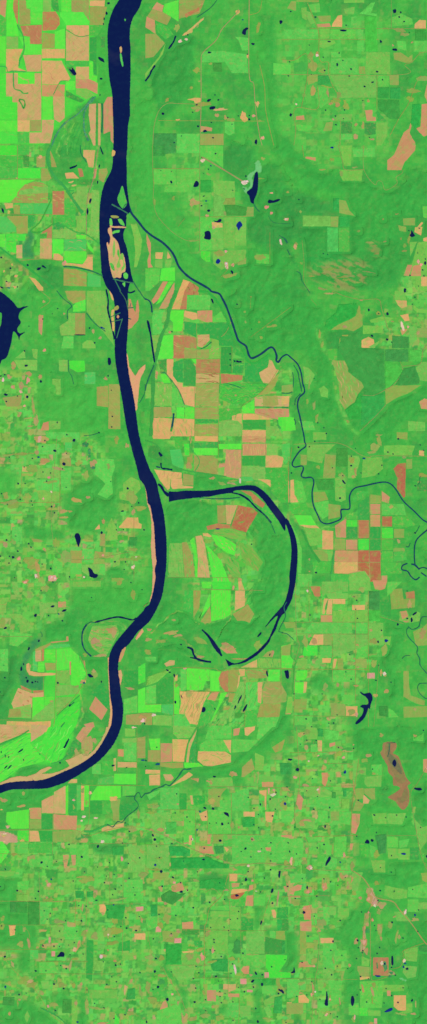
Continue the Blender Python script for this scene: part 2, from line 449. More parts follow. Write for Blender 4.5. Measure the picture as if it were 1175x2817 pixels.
R 6|735,0 720,60 690,245 650,380 640,500 640,660
V y 20 8|725,0 690,245 645,400 640,560 645,680
L slanted black pool at the foot of the reedy loop|515,165 540,155 570,145 560,160 530,172 518,172
P upright black pool on the left edge|22,480,8,20,-20
P black levee pool|668,412,8,20,12
P second levee pool just below another|648,488,7,26,0
P dark marsh pool at lower left|288,912,16,9,-20
P slanted marsh pool at lower left|325,897,18,7,30
p 205,885,9,9 78,908,8,7 10,828,8,7 50,1005,7,5 15,1050,16,6 65,1053,12,5 130,1045,4,7 722,272,5,14 735,155,5,16 752,40,6,40
C p|120,965,10,10 65,495,10,14 90,880,8,8 30,930,8,8 110,1048,16,8 415,820,16,20 125,242,8,6 300,85,16,12 530,270,20,8 550,295,18,6
C w|475,870,10,16
T 400 400|in the upper middle uplands
F e|dark wood square at the top beside a lane|60,0 146,0 146,80 60,80
F g|light pasture dotted with tiny ponds|65,175 225,172 225,290 60,288
F g|bright pasture with a triangular pond in its corner|230,178 398,174 398,262 300,345 140,345 145,295 230,290
F d|dark wood square right of a triangular pond|408,255 488,255 488,348 408,348
F g|light green block above the runway|405,2 575,2 575,170 520,120 405,88
F y|rolling yellow green pasture below the runway|500,258 660,265 660,385 580,402 505,350
F o|olive tan wedge in front of a dark wood|595,390 663,385 663,437 570,437
F y|yellow green strip between wood and lane|505,350 590,400 575,440 580,520 500,520
F e|dark wood block below an olive wedge|582,440 660,438 752,460 745,520 600,520
F g|tall light green field with a square pond|405,530 490,530 490,775 405,775
F y|yellow green field right of the square pond|492,612 575,600 575,770 490,775
F y|green pasture with wooded draws|577,532 660,532 660,760 577,760
F y|pasture with a kidney pond|665,535 745,540 745,740 665,740
F b|bright rounded green field|410,780 480,785 480,860 450,860 410,828
F o|tan edged field at the southeast of the pasture block|680,840 745,832 745,875 680,885
F o|olive tan square by the reservoir outlet|750,455 800,455 800,525 720,525
F p|yellow tan yard under a crescent pond|492,565 570,575 570,605 492,610
F s|salmon ragged strip beside the small river|8,650 40,720 40,870 55,900 20,905 15,850 30,800 10,720
F p|peach square right of a salmon ragged strip|75,790 130,790 125,838 75,838
F y|yellow square under a peach square|72,845 128,845 125,905 68,900
F p|small peach triangle by the small river|165,780 190,830 160,838
F y|yellow green square by the small river|150,845 195,845 190,890 180,905 145,900
F l|lime square beside a duller green field|120,908 218,900 220,1000 105,1000
F g|dull green field left of a lime square|0,908 110,908 100,1010 30,1074 0,1074
F s|slanted salmon stripe field|130,1005 165,1005 105,1130 60,1172 45,1150
F l|slanted lime stripe field between two salmon stripes|170,1005 210,1005 165,1074 120,1150 75,1180
F s|slanted salmon stripe ending at a tree belt|215,1010 215,1074 180,1180 150,1205 100,1205
F p|pale striped field right of a tree belt|280,990 330,1005 300,1074 290,1210 195,1210
F r|brown ploughed field below the small river|330,1005 395,1050 395,1105 310,1105 305,1210 255,1210 290,1074
G 150,98,66 60 26 10 60 .5
F g|long yellow green woodland clearing at the right|820,800 915,805 915,875 820,870
F y|speckled pasture around the southern hamlet|500,780 745,770 740,830 660,880 560,920 500,870
Z y 30|300,380 400,370 400,440 320,450
Z e 40|570,0 800,0 790,100 700,250 580,170
Z e 50|750,560 1074,560 1074,780 900,760 760,700
Z F 40|660,740 760,740 1074,800 1074,1074 560,1074 560,920 660,880
U grass runway|pinkish tan straight runway of a country airfield|10|415,92 455,106 740,278
C w|425,114,16,9 735,272,20,14 600,885,12,22 898,455,12,10 1040,545,14,8 1000,715,8,18 930,500,9,7 645,885,9,10 458,518,10,7 505,607,9,8 930,352,9,5 595,783,9,7
C s|360,420,34,28 740,480,9,20 1045,545,10,8 870,97,14,12
C o|470,215,20,9 850,825,40,24 68,420,9,24 208,390,12,12 590,500,14,14 350,705,40,6 850,245,26,6 550,800,40,20 620,960,60,16
R 4|402,0 402,780
R 4|52,0 55,170 62,300 58,400 80,500 120,560 200,640 300,700 400,705
R 4|55,172 400,172
R 3|405,527 745,527
R 3|745,840 640,890 560,970
R 3|920,640 920,870
R 3|240,600 290,540
L long black reservoir with a pointed foot|812,205 832,205 830,330 805,400 800,430 780,420 768,375 750,348 775,325 790,310 800,260
L slender curved black pond right of the reservoir|905,418 915,402 945,408 970,400 988,396 995,404 970,418 940,425 912,428
L triangular black pond in a bright pasture|355,305 370,268 385,265 395,282 385,305
L crescent black pond|505,555 530,560 545,546 560,545 562,560 545,570 520,568
L blue kidney shaped pond|672,590 690,565 705,565 718,590 700,610 690,628 680,610
L squarish dark pond in a tall green field|440,640 470,632 483,650 484,690 465,697 435,688 440,665
L round blue pond by the southern hamlet|525,850 540,838 555,855 540,875 522,868
P slanted black pond south of the hamlet|641,936,8,15,-20
P small upright pond in a dotted pasture|192,272,7,11,-20
P black pond west of the crescent|470,483,11,9,0
p 518,62,8,6 485,152,7,6 466,176,6,5 450,411,7,7 416,446,7,6 432,376,10,4 743,228,6,9 730,322,7,5 645,332,7,3 432,208,3,3 115,187,4,3 193,193,4,3
Z a 9|800,125 825,105 845,150 842,205 830,205 812,205 798,250 790,300 760,330 745,365 720,350 705,310 750,320 775,285 755,240 800,200
S 6|800,430 820,465 845,490
S 5|990,665 1025,690 1045,725
S 5|1048,770 1070,810
S 3|910,520 950,570 1074,580
T 775 400|on the forested upland right of centre
F g|light green pasture at the top|525,30 690,15 690,85 530,85
F y|yellowish pasture touching a lane|430,0 520,0 510,150 460,150
F y|pale green block with a lane along it|425,178 600,178 590,262 450,262
F s|small salmon wedge with green foot|175,82 250,88 250,115 175,95
F y|long yellow green rectangle in forest|155,518 360,520 360,598 155,598
F o|olive square beside a long rectangle in forest|362,525 420,525 415,605 360,600
F c|emerald square wood beside an olive square|424,525 505,525 500,600 424,602
F o|olive band running down from the ridge|425,400 475,410 500,480 540,520 425,500
F c|emerald upright wood on the ridge|380,390 425,390 425,482 380,482
F o|olive tan field above a triangular pond|895,540 985,535 985,590 900,590
F o|olive field left of a triangular pond|860,590 920,600 920,640 870,630
F p|cream fields around a triangular pond|985,605 1040,600 1030,665 980,640
F p|slanted cream strip above a triangular pond|1000,605 1035,565 1045,572 1010,620
F y|big yellow green valley field at the right edge|1005,720 1074,705 1074,1074 1000,1074 950,980 965,870
F s|salmon field in the valley at the right|900,960 930,880 965,885 940,965
F s|wide salmon field right of another in the valley|970,890 1030,880 1030,965 950,965
F p|peach square at the right edge|1045,685 1074,678 1074,710 1045,706
F y|narrow yellow green strip above the valley|945,715 1000,712 950,820
F g|light green block cut by the right edge|1040,450 1074,450 1074,540 1045,530
F g|pale yellow green slope below the valley fields|895,975 945,970 920,1050 890,1020
F q|teal green wood block in the middle|335,605 415,605 415,785 335,785
F m|dull green clearing with olive corner|420,610 500,605 500,785 425,785
F p|olive pasture at the right edge below salmon fields|1030,970 1074,970 1074,1040 1030,1040
Z F 60|160,260 600,260 700,200 770,330 600,480 500,470 420,390 300,370 160,330 60,180
Z F 80|520,480 740,370 1074,200 1074,450 860,560 860,700 560,700
Z c 30|150,790 440,780 440,860 160,860
Z e 40|0,330 380,400 380,500 150,520 150,700 0,700
X s|190,900 500,840 680,930 640,1030 600,1074 430,1074 200,960
X s|620,700 700,720 780,830 700,815
X s|520,840 600,850 640,920 560,900
C i|460,970,40,8 420,920,30,7 500,965,40,8 220,965,20,6 340,915,60,8 480,990,40,8 540,1010,40,6 300,1060,40,8 560,870,20,10 660,720,30,7 690,740,20,6 670,780,14,8 700,800,20,4 570,635,12,8 750,545,8,8 760,712,12,6 850,507,12,5 910,740,12,16 905,780,20,6 880,690,6,10 30,545,14,8 105,740,16,20 145,870,10,10 385,960,16,6 640,935,50,4
C o|140,490,10,9 45,345,12,9 300,180,24,7 540,162,20,7 440,210,12,24 375,105,18,14 940,690,8,50
C w|1010,860,8,12 1030,880,10,8 100,750,10,14 32,545,10,6
R 4|605,0 608,180 685,288 710,262 742,272 768,330 850,285 845,235 890,205 895,180
R 4|420,0 450,120 472,180 608,178
R 4|150,0 165,90
R 3|150,700 165,860 165,1000 205,1074
V f 44 30|0,120 90,230 180,330 350,370 460,400
L triangular black pond in cream fields|960,628 978,655 985,668 960,678 945,665 955,650
P upright black pond by the right edge|1060,870,8,12,0
P black pond at the bottom of the valley|912,1066,9,10,20
p 1042,920,6,6 1052,965,6,6 1017,612,8,5 128,401,6,5 948,960,6,6 1005,795,5,4 1062,840,5,6 308,800,5,4 340,806,4,4 940,630,5,5 1012,1040,5,4
P dark blue flat pond at the top edge farmland|372,17,12,7,5
S 8|0,678 25,690 45,722
S 7|42,770 60,808
S 5|110,930 140,950 150,1000 190,1060 210,1090
V e 24 12|30,690 60,820 130,950 180,1060 220,1110
T 0 800|left of the middle river
F o|tan cream field with a blue dark foot|555,165 630,165 630,328 555,325
F y|large olive green field with a river side levee|640,0 775,0 800,150 830,280 840,400 760,300 660,180 640,150
F l|lime corner field by a creek|540,110 580,70 632,65 632,150 540,155
F o|olive tan field at the creek bend|480,0 632,0 632,65 540,95 500,60
F y|stepped pale green field|505,165 555,165 555,330 450,330 440,260 505,220
F g|pale green square below the stepped field|470,335 543,335 543,425 452,425
F y|dome shaped pale field|608,425 610,390 640,365 680,365 705,400 705,425
F y|pale green rectangle west of a bright pasture|435,510 500,510 500,598 437,595
F b|bright green rounded pasture|512,515 625,515 630,595 570,602 515,570
F q|grey green square below a bright pasture|625,605 705,600 705,688 625,688
F o|long olive green strip beside the river|805,690 885,690 890,1022 800,1020
F y|yellow green field left of the wooded ridge|105,510 275,510 275,590 140,580
F y|bowl shaped pasture by the western lake|110,500 180,440 190,495
F y|pale wedge pasture beside the bowl pasture|235,430 280,430 275,505 245,490
F o|olive tan farm block at the lower left|20,790 160,770 160,820 140,855 50,855
F y|pale green field below the olive farm block|20,880 105,865 110,890 50,938 15,920
F s|small salmon clearing|320,975 360,965 362,1030 300,1032
F y|yellowish clearing right of the salmon one|362,960 448,960 448,1020 365,1025
F g|pale green strip at the bottom of the block|340,1045 585,1045 585,1100 340,1090
F y|light green square by the wooded ridge|385,650 448,650 448,765 415,765 410,700 385,690
F s|cream lane field left of the river levee|285,180 320,180 310,330 285,300
F o|olive rough pasture left of the river strip|715,710 800,700 800,860 715,850
Z y 40|0,590 210,600 270,760 270,960 180,1074 0,870
Z f 40|450,600 800,700 800,1060 300,1060 280,800 450,740
V f 90 50|360,80 340,400 330,700 270,950
C s|325,80,10,9 300,185,16,8 215,615,22,18 155,700,20,22 245,850,10,60 210,940,30,4 230,1000,30,4 145,910,14,22 780,650,14,12 100,550,16,24 70,635,18,14 175,640,14,20 265,960,16,40 690,300,14,14 300,635,16,12 740,350,12,10 100,710,12,16 475,170,8,6
C w|22,660,6,14 155,745,9,10 330,440,10,9 90,710,8,8 180,850,7,6 205,660,10,20
R 4|300,0 370,70 300,130
R 3|100,865 145,920
R 4|245,770 245,900 275,960 265,1074
L dark oblong pool beside the river|798,500 815,498 822,530 812,548 800,545
P thin black strip pond at the foot of a cream field|593,327,40,4,0
P blue slanted pond near the river creek|757,273,18,5,25
P navy pond in a yellow green field|193,553,13,7,-15
P round black pond in a small clearing|303,670,8,9,0
P black pond by the olive farm block|45,768,15,8,10
P purple dark pond beside a lane|202,785,10,11,0
p 663,275,7,6 317,209,5,5 427,132,6,5 215,262,5,4 183,445,8,6 37,620,7,6 7,630,7,6 48,818,7,6 130,778,5,5 800,628,5,9 823,735,5,5 830,928,6,6 826,1006,6,6 495,1064,7,6 733,1048,8,5 700,385,7,7 423,972,5,8 387,170,4,4
S 4|505,510 508,590 530,630 545,690
S 7|640,165 700,240 780,300
S 7|420,0 470,60 530,110 500,150 500,210
S 5|620,1072 680,1065 730,1050
T 400 800|between the big river and the winding small river
F g|green field below a brown ploughed one|308,35 480,28 475,140 305,138
F l|lime field left of a cream wedge|190,145 285,143 280,230 270,298 205,300 205,235 180,210
F p|cream wavy band field|290,145 380,165 385,208 350,215 285,190
F s|salmon rectangle in green surroundings|383,148 495,143 495,230 440,232 385,205
F g|small green wedge right of a salmon rectangle|500,200 560,150 600,232 500,230
F d|emerald square in a wide green belt|285,225 378,240 378,345 290,305
F c|wide emerald belt reaching the small river|382,240 605,232 640,310 650,405 545,405 540,365 385,318
F c|emerald wedge along the small river levee|545,405 650,405 735,480 735,500 660,470 640,410
F y|yellow square left of a tree belt|45,330 110,328 90,420 65,450 50,420
F l|lime yellow field right of a tree belt|135,330 205,325 203,500 90,500 100,430
F g|dull green field right of a long slough|60,145 145,140 120,235 135,310 55,320 50,200
F y|yellow sliver beside a tree belt|145,150 155,200 135,235 118,225 130,160
F r|large red brown tan square|208,328 290,325 290,500 210,500
G p 20 26 6 50 .4
F r|streaked brown field right of a red brown square|292,325 380,350 378,430 290,420
G o 40 14 6 40 .7
F t|tan field with a green fleck|385,325 472,322 475,365 420,420 385,410
G r -35 14 4 50 .6
F o|mottled olive field|292,425 380,435 470,430 470,500 292,500
F y|lime field with pink streaks|472,430 545,405 550,500 470,500
G s -35 16 5 40 .7
F p|tall peach field curving below two green pivots|158,505 208,505 205,600 235,675 275,680 275,710 370,708 365,858 290,840 245,730 200,660 160,620
F d|left half of the dark green round pivot|278,508 278,680 235,670 205,630 202,565 225,520
F d|right half of the dark green round pivot|281,508 330,508 372,560 372,640 370,705 281,700
F l|lime corner right of a pivot|340,505 375,505 375,545
F r|brown field with wavy furrow bands|375,505 550,505 550,610 375,610
G 120,130,60 3 13 3 90 .8
G p 5 16 4 80 .6
F t|tan field with dark wavy lines|375,612 548,612 545,680 373,680
G 140,84,56 4 16 7 130 .9
F d|dark green block with small pools|560,415 645,412 640,610 556,605
F d|mottled green block with black pools|648,505 725,505 730,540 648,545
F d|plain dull green square below black pools|648,548 728,548 722,608 645,608
F r|brown olive band east of the wavy tan field|556,612 720,625 715,660 560,685
F c|emerald field in the small river bend|735,530 800,545 905,490 915,540 845,600 850,672 735,670
F t|tan field pointing up into a river bend|915,510 935,515 965,580 985,585 945,660 920,685 870,680 850,640 840,605 905,565
F o|big olive field with faint stripes|375,685 545,685 540,855 370,855
G y 172 12 4 80 .6
G t 172 14 3 60 .4
F o|olive tan field east of the big olive one|552,690 640,710 665,770 552,775
F m|green wet field with fine wavy lines|552,690 660,680 905,690 830,770 740,830 640,840 548,795
G 40,150,80 12 14 4 80 .8
G l -30 22 4 50 .4
G o 10 20 4 60 .4
F l|lime triangle field|805,805 805,905 720,900 715,855
F t|brown tan field above a row of trees|808,785 960,775 1065,780 1060,855 808,852
G y 5 18 6 60 .5
F s|salmon tan field below a row of trees|808,870 1060,870 1062,930 980,950 900,935 808,905
G r 24 16 5 60 .6
F p|yellow tan band below a lime triangle|720,908 808,908 950,950 720,952
F d|dark green rectangle above a peach one|720,955 890,955 890,1022 720,1020
F p|peach rectangle below a dark green one|715,1028 890,1030 890,1074 715,1074
F b|bright green square beside the small river|980,935 1080,932 1080,1035 1020,1035 985,990
F y|yellow field left of a bright green square|892,998 975,998 1020,1074 892,1074
F o|striped olive field|368,862 540,860 540,945 368,945
G l -15 14 4 60 .5
F d|narrow dark green band below a striped field|370,948 540,952 540,975 370,980
F o|tan olive streaky field|370,985 538,985 535,1074 365,1074
G s 8 14 5 60 .5
G l 0 16 4 50 .4
F y|yellow green field at a crooked edge|545,970 640,955 680,960 712,1000 712,1074 540,1074
F p|cream notch field|640,925 665,915 665,955 675,905 712,908 712,985 680,960 640,955
F l|lime square left of another lime square|230,860 288,860 288,942 232,940
F l|lime square by a striped olive field|293,860 363,860 363,945 293,942
F o|olive yellow field|55,858 190,858 200,930 50,935
F p|large cream field with a dark slough strip|52,938 362,948 362,1074 60,1074
G y 80 22 6 60 .5
G s 75 26 5 50 .4
F g|teal green wedge beside a curving ditch|195,710 240,730 285,850 195,852
F y|yellow field west of a curving ditch|70,680 195,690 195,850 65,850
G t 78 16 5 60 .5
F l|lime triangle at a ditch bend|110,615 150,615 190,680 130,680
F m|mottled field with red patches|545,870 710,865 712,900 640,925 620,950 545,965
F e|small dark olive field at the slough end|90,510 155,508 152,585 110,580
F s|little salmon strip by the slough end|80,590 95,600 85,650 70,640
F o|olive tan riverside field|950,640 990,610 960,700 905,760 830,775 905,700
F o|olive field by the small river crescent|865,775 975,778 985,840 960,850 870,850
F y|olive strip at the far left levee|0,690 45,690 40,795 0,795
H 26|225,0 180,120 160,240 120,330 95,430 75,520 60,620 55,800 40,1074
H 16|390,0 470,20 540,90 600,200 650,330 720,430 760,520 820,530 920,470
S 5|110,600 150,610 200,670 250,740 290,840
S 10|0,60 30,75 45,110 50,160
S 9|65,550 35,620 10,690 0,740
L long slender black slough lake|12,222 30,235 48,340 60,420 72,515 62,520 45,410 35,330 20,270
S 10|210,905 205,960 195,1010
H 14|210,905 205,960 190,1040
S 6|410,428 445,415 490,378
S 4|810,858 1055,862
S 5|600,685 660,700 710,720
P row of black fish pools beside a lane|690,525,22,6,0
p 660,520,8,8 680,520,7,9 706,524,7,7 626,467,6,6 627,510,6,5 628,550,6,5 197,303,6,5 678,100,8,5 785,283,4,4
P thin dark pool in a green field|495,75,7,22,-20
R 3|555,455 548,690
R 3|640,410 640,610
R 3|378,240 378,505
R 3|540,860 540,1074
R 3|365,710 365,1074
R 4|645,200 600,300 560,340
R 3|780,45 775,130
R 3|1074,120 780,340
R 4|980,580 910,690 830,770 740,830 712,860
Z F 40|610,60 1074,50 1074,460 930,410 760,480 700,380 640,230
C o|740,230,9,9 840,230,9,7 735,155,7,7 855,345,10,10 940,260,40,9 780,45,7,7
C s|610,880,9,10 665,772,9,7 85,630,8,18 180,305,10,8
V y 36 6|1000,520 1000,610 940,700 940,760 990,775 1074,750
Z o 14|880,690 960,640 940,740 960,780 830,775
T 775 800|in the right hand uplands around the dark forest
F c|dark emerald wood with rounded left side|315,270 330,215 400,160 420,100 555,90 545,185 500,210 410,255 365,285
F o|olive tan cleared spur with a pointed tip|365,288 410,250 500,215 548,185 570,105 580,120 582,165 597,180 597,260 530,300 480,285
F o|very large olive cleared slope shaped like a boot|372,515 465,515 492,570 490,600 590,675 608,710 560,770 540,820 465,875 430,820 420,680
G t 70 18 6 60 .4
G g 75 20 7 60 .4
F e|dark forest square at the heart of the upland|415,430 470,515 500,600 608,690 605,770 680,772 760,735 760,430 585,420 580,300 430,340
F c|emerald square wood below the dark forest|582,780 755,760 760,850 690,930 585,1000 590,850
F c|emerald wood with a bowl shaped left side|465,880 540,825 575,750 588,765 588,950 500,945
F m|green wedge wood beside a curved road|765,525 850,540 895,590 800,710 765,725
F o|olive triangle pointing right|765,725 815,700 1030,698 930,760 850,790 770,840
F e|dark green wood right of a curved road|900,575 985,555 1020,650 1015,690 910,700 840,695
F y|pale field at the right edge|990,570 1030,525 1074,525 1074,670 1020,660
F y|pale field in a hollow with two ponds|650,215 740,190 830,200 760,240 660,235
F g|light meadow below the hollow|680,240 770,215 770,280 700,280
F y|pale field left of a pond|600,255 680,260 750,255 745,310 660,315 600,320
F p|tan cleared field with a green wedge|590,365 640,340 680,360 690,420 590,422
F y|pale wedge field near a black pond|640,415 720,370 715,390 680,425
F p|tan square by a lane at the upper right|875,180 935,170 945,220 910,225
F s|little salmon square clearing|875,285 930,285 890,330
F p|tan field at the top with a salmon foot|840,70 925,72 925,115 890,130 860,110
F y|yellow green field above a tan one|835,0 910,0 920,68 835,70
F y|tall thin pale wedge|945,260 1000,270 980,380 945,430
F o|olive rough pasture at the right edge|1000,275 1074,275 1074,345 995,345
F y|valley edge strip curving to the right edge|975,100 1000,130 1074,140 1074,165 1000,160 970,130
F y|pale field beside the small river|160,560 200,570 245,620 215,690 170,690
F s|salmon patches at the right edge|1015,820 1055,795 1074,800 1074,875 1030,870
F g|lime pale field near the lower lane|120,960 230,965 250,1030 165,1030
F y|pale tan farm at the lower left of the upland|230,1045 330,1045 330,1100 235,1100
F y|broken pale field at the bottom right|935,960 1060,970 1060,1035 935,1035
F o|olive strip at the bottom right|850,1045 930,1045 930,1100 850,1090
F y|olive oval in forest|275,720 310,700 345,730 340,790 290,780
F m|square green plot above the boot slope|335,430 412,428 410,512 350,512
F e|dark square of forest under a hollow|815,330 940,340 940,425 815,425
F e|dark wide forest block right of the heart|765,432 935,432 935,525 765,520
F m|square wood block at the right|940,430 1030,440 1030,520 940,520
F l|bright green field above a small river loop|0,932 90,935 105,1030 0,1035
F s|salmon end of a ploughed field|0,872 52,870 55,930 0,930
F p|peach patch inside a loop road|0,780 58,778 50,830 0,845
F o|dull olive pasture at a small river loop|0,700 80,690 85,745 0,750
Z F 60|80,60 320,120 320,420 400,620 430,860 300,1000 180,500 0,400
Z F 50|470,960 700,930 900,780 1074,700 1074,950 700,1074 460,1074
Z e 30|330,300 580,290 580,430 330,420
C s|355,20,40,7 465,265,16,9 850,465,8,8 820,230,10,5 1010,310,10,16 590,70,14,8 905,685,14,8
C o|490,965,14,12 720,1065,24,8 430,380,6,30 480,330,30,6 300,400,12,24 280,320,10,30 205,690,6,30 240,850,12,30 190,820,10,20 770,150,16,18 715,165,20,16 260,940,14,30
C w|893,260,9,22 512,478,5,5 935,265,8,8
R 5|370,0 470,40 590,65 715,65 740,140 790,290
R 4|600,770 680,772 760,735 830,690 895,600 895,560 1000,550 1030,525 1045,440 1074,400
R 4|580,1035 700,920 770,840
R 3|895,560 860,500
R 3|215,60 260,110
V y 24 12|260,290 330,440 400,600 430,860 490,970 560,1050
P black pond in a ringed clearing|644,142,7,9,0
P upright black pond in a pale clearing|782,171,8,12,0
P round black pond among pale fields|780,360,9,8,0
P slanted pond near a tan cleared field|668,333,10,7,30
P black pond touching the top edge of the valley|910,0,8,12,0
p 717,168,5,5 985,48,6,5 267,975,6,5 313,1012,6,5 330,1055,6,6 965,100,4,4 812,380,5,5 240,648,4,4
S 5|80,600 88,650 85,715
S 8|90,550 120,600 130,650 145,720 148,745
S 7|140,760 105,800 98,845
S 6|0,755 50,758 80,745
S 7|92,948 105,970 98,990
Z y 14|0,560 60,570 90,700 0,700
T 0 800|beyond the left edge
L large branching black lake cut by the left edge|-200,-60 -60,-20 0,5 45,35 100,85 135,127 175,118 210,115 180,130 150,155 138,195 155,235 128,280 145,315 185,305 150,335 142,365 132,335 100,300 85,380 60,470 40,500 12,515 0,545 -60,610 -200,660 -280,420 -60,420 0,270 8,255 15,180 0,160 -60,170 -220,170
T 0 1200|in the farmland left of the middle river
F p|cream square beside a salmon one|165,225 215,225 215,265 165,262
F s|salmon square beside a cream one|215,215 268,215 268,265 215,265
F p|wide cream bluff top field|880,668 940,600 1020,600 1025,640 1048,650 1045,682 880,678
F y|pale rounded field near the bluff|790,740 800,650 825,605 865,680 870,765 790,765
F g|pale bright green wet meadow with tan edge|740,165 840,170 850,230 825,300 835,420 790,460 720,430 780,350 700,280 710,200
F q|light green square beside a pond|535,40 480,40 480,105 530,105
F g|pale pasture with a round pond|285,60 440,55 440,135 285,135
F y|olive pasture strip with grid lines|270,240 440,230 440,310 270,310
F g|long light pasture below the grid pasture|270,320 440,320 440,400 270,400
F y|pasture plot beside the north south lane|270,405 440,410 440,485 300,485
F g|tall light pasture right of the lane|450,235 525,235 525,400 450,400
F g|light green plot at the left edge woods|0,665 75,665 75,715 10,715
F g|light green plot with a pond below woods|90,670 165,670 160,795 90,795
F g|bright green square below a tan yard|608,840 692,830 692,935 608,930
F o|olive field with a dark ditch|520,845 605,845 605,940 525,935
F g|bright square left of the two pronged pond|520,940 602,940 602,1020 520,1020
F g|bright green plot right of the two pronged pond|735,945 775,945 775,1030 720,1000
F y|triangular olive field around a two pronged pond|605,950 735,945 735,1000 690,1030 660,1035 605,1000
F g|pale diagonal pasture|400,890 465,940 450,1010 385,1000
F g|pale rounded pasture with a purple pond|890,550 935,550 930,590 890,585
F y|pale open field by the bluff edge|910,345 970,300 1030,330 1040,385 960,480 885,465 880,410 910,405
F w|pinkish field at the bottom of the block|360,1030 415,1030 415,1070 358,1070
F o|tan pasture with a round black pond|455,170 525,160 525,222 455,218
F y|olive square pasture touching the top|450,10 530,5 530,45 450,45
F s|pink tan yard at the top|250,5 340,0 340,48 270,45
F o|tan olive strip by a small lane|740,720 778,720 778,815 738,810
F p|cream triangle beside a lane|700,690 735,650 740,685
F e|emerald square woodlot|955,745 1015,745 1010,810 955,805
F y|pale pasture by a horizontal lane|830,860 890,860 885,950 835,970
F o|pale strip with pinkish yards|700,850 830,860 830,900 700,900
Z F 40|520,350 900,250 880,600 700,720 500,700 430,600
Z f 40|0,260 150,260 100,450 0,440
Z F 30|150,620 480,700 480,780 160,760
Z y 50|150,170 450,170 450,620 0,620 0,480 150,450
Z y 50|0,800 520,820 900,830 1074,830 1074,1074 0,1074
Z F 30|780,960 900,960 1000,1074 780,1074
Z f 20|615,30 680,60 720,220 690,240 640,180
C s|300,15,50,24 325,180,36,20 225,240,1,1 440,240,50,9 270,120,16,16 465,555,26,16 520,555,16,10 475,600,30,9 465,640,26,16 560,470,44,16 650,450,16,10 280,970,20,40 140,905,16,16 190,1070,24,12 330,835,14,10 625,810,18,20 40,800,18,24 985,560,14,30 980,970,12,14 830,886,12,8 900,775,16,10 940,70,14,18 765,630,10,20 400,510,8,18 690,200,24,30 650,165,14,16 615,895,8,10 280,1030,14,20
C o|200,460,30,30 60,490,60,14 100,510,40,24 40,440,20,30 230,240,40,30 380,340,50,10 60,140,50,10 170,130,40,12 860,30,20,24 980,450,40,40 1040,530,40,20 1000,900,40,20 990,840,30,16 920,910,40,10 240,930,50,40 420,790,24,40 490,890,30,50 870,1060,60,16 510,130,14,14 580,200,24,20 640,290,18,40 100,780,24,20 270,770,40,16 800,220,10,24
C w|295,20,10,24 360,305,8,8 760,880,8,7 1008,892,6,5 985,965,10,12 385,1048,24,16 380,412,7,5 320,462,6,6 140,905,10,10 620,1040,6,5 265,1030,8,14
C k|640,60,24,22 660,110,12,20 660,150,12,12 690,232,20,10
R 4|445,160 443,480 440,620
R 4|0,492 250,490 440,488
R 4|265,10 275,140
R 3|160,250 158,380 130,460 10,490
R 3|420,0 420,850 980,855
R 3|990,380 990,1074
R 4|20,138 270,125
L upright black lake pond with a narrow foot|560,720 580,718 592,735 597,765 588,800 582,818 572,800 560,765 552,740
L two pronged black pond like a boot|652,970 680,985 695,1012 722,1022 722,1035 705,1048 665,1038 660,1010
P round black pond in tan pasture|473,205,13,11,0
P black round pond at the top|548,32,11,11,0
P blue black pond in light pasture|405,108,12,8,15
P purple lens pond in rounded pasture|905,554,11,5,-10
P black pond beside the cream triangle strip|752,712,8,10,20
P black pond in the bluff edge field|944,386,7,8,0
P blue black pond with a wing at lower left|97,895,11,9,20
p 135,350,9,8 333,33,6,6 318,265,6,5 240,165,6,5 285,155,10,7 315,77,6,4 70,155,7,5 180,228,5,4 345,332,6,5 375,272,5,5 462,242,5,5 382,520,6,9 403,567,6,6 233,480,6,5 240,508,6,5 150,467,6,5 187,350,6,4 490,378,5,4 492,127,5,4 50,767,8,7 118,738,5,4 213,794,7,7 230,820,7,6 132,850,9,6 68,938,6,7 150,937,6,6 375,977,7,7 312,945,5,5 515,1040,5,7 850,928,9,6 928,929,6,6 918,985,5,4 1025,493,6,6 1064,692,7,7 975,520,5,5 913,690,5,5 862,692,5,5 820,335,4,4 55,503,5,4 12,425,5,6 70,887,5,6 5,887,5,8 0,925,4,5 110,1045,4,4
T 400 1200|in and above the round island in the oxbow lake
F s|tall salmon field beside the oxbow top|597,100 708,100 708,295 690,315 580,295
G p 88 16 6 80 .7
F s|striped salmon red square|718,55 895,55 895,142 718,142
G p 88 15 5 80 .95
F s|salmon field above a striped red square|715,0 888,0 888,48 715,46
G r 0 14 4 70 .6
G p 2 18 6 80 .6
F d|dark green rectangle under a striped red square|715,145 885,145 885,218 715,218
F y|olive yellow square beside a cream one|710,222 885,225 885,330 870,335 710,300
F p|cream field with ragged right edge|890,142 975,142 1025,155 1005,230 888,230
F y|yellow square with a pink top|895,55 975,55 975,142 898,142
F m|teal green strip field above the oxbow bend|888,235 1055,232 1050,318 888,318
F m|dull green square above the oxbow bend|928,320 1056,318 1058,490 1000,490 930,410
F p|small cream square by the oxbow top|830,315 925,322 925,375 885,345
F q|light teal strip by the oxbow top|710,300 790,300 800,330 740,335 710,325
F l|wide lime bar|360,88 535,88 535,140 360,135
F d|dark green bar above the lime bar|360,48 535,46 535,86 360,84
F b|bright lime square beside a lime bar|285,55 325,55 325,142 290,140
F l|lime strip right of the lime bars|540,58 712,55 710,95 545,95
F o|olive square above the oxbow|360,142 485,145 535,170 530,282 420,268 360,262
F p|peach fan shaped field by the river|65,245 268,270 268,308 185,318 180,385 165,400 110,330
G s -75 22 6 60 .5
F p|second peach field beside the fan shaped one|188,315 272,312 275,365 355,372 350,382 200,390 188,370
F o|olive tan plot right of the peach fields|280,275 355,290 355,365 278,362
F y|yellow olive corner left of the tall salmon field|540,205 590,200 578,292 538,290
F s|small pink block above the yellow corner|545,203 590,200 590,225 540,235
F e|dark green mottled field at the upper left|25,70 90,70 130,130 120,190 20,150
F m|dull green plot at the upper left|215,10 275,10 272,92 220,95
F q|grey green wedge field|180,100 260,95 285,200 280,240 200,220
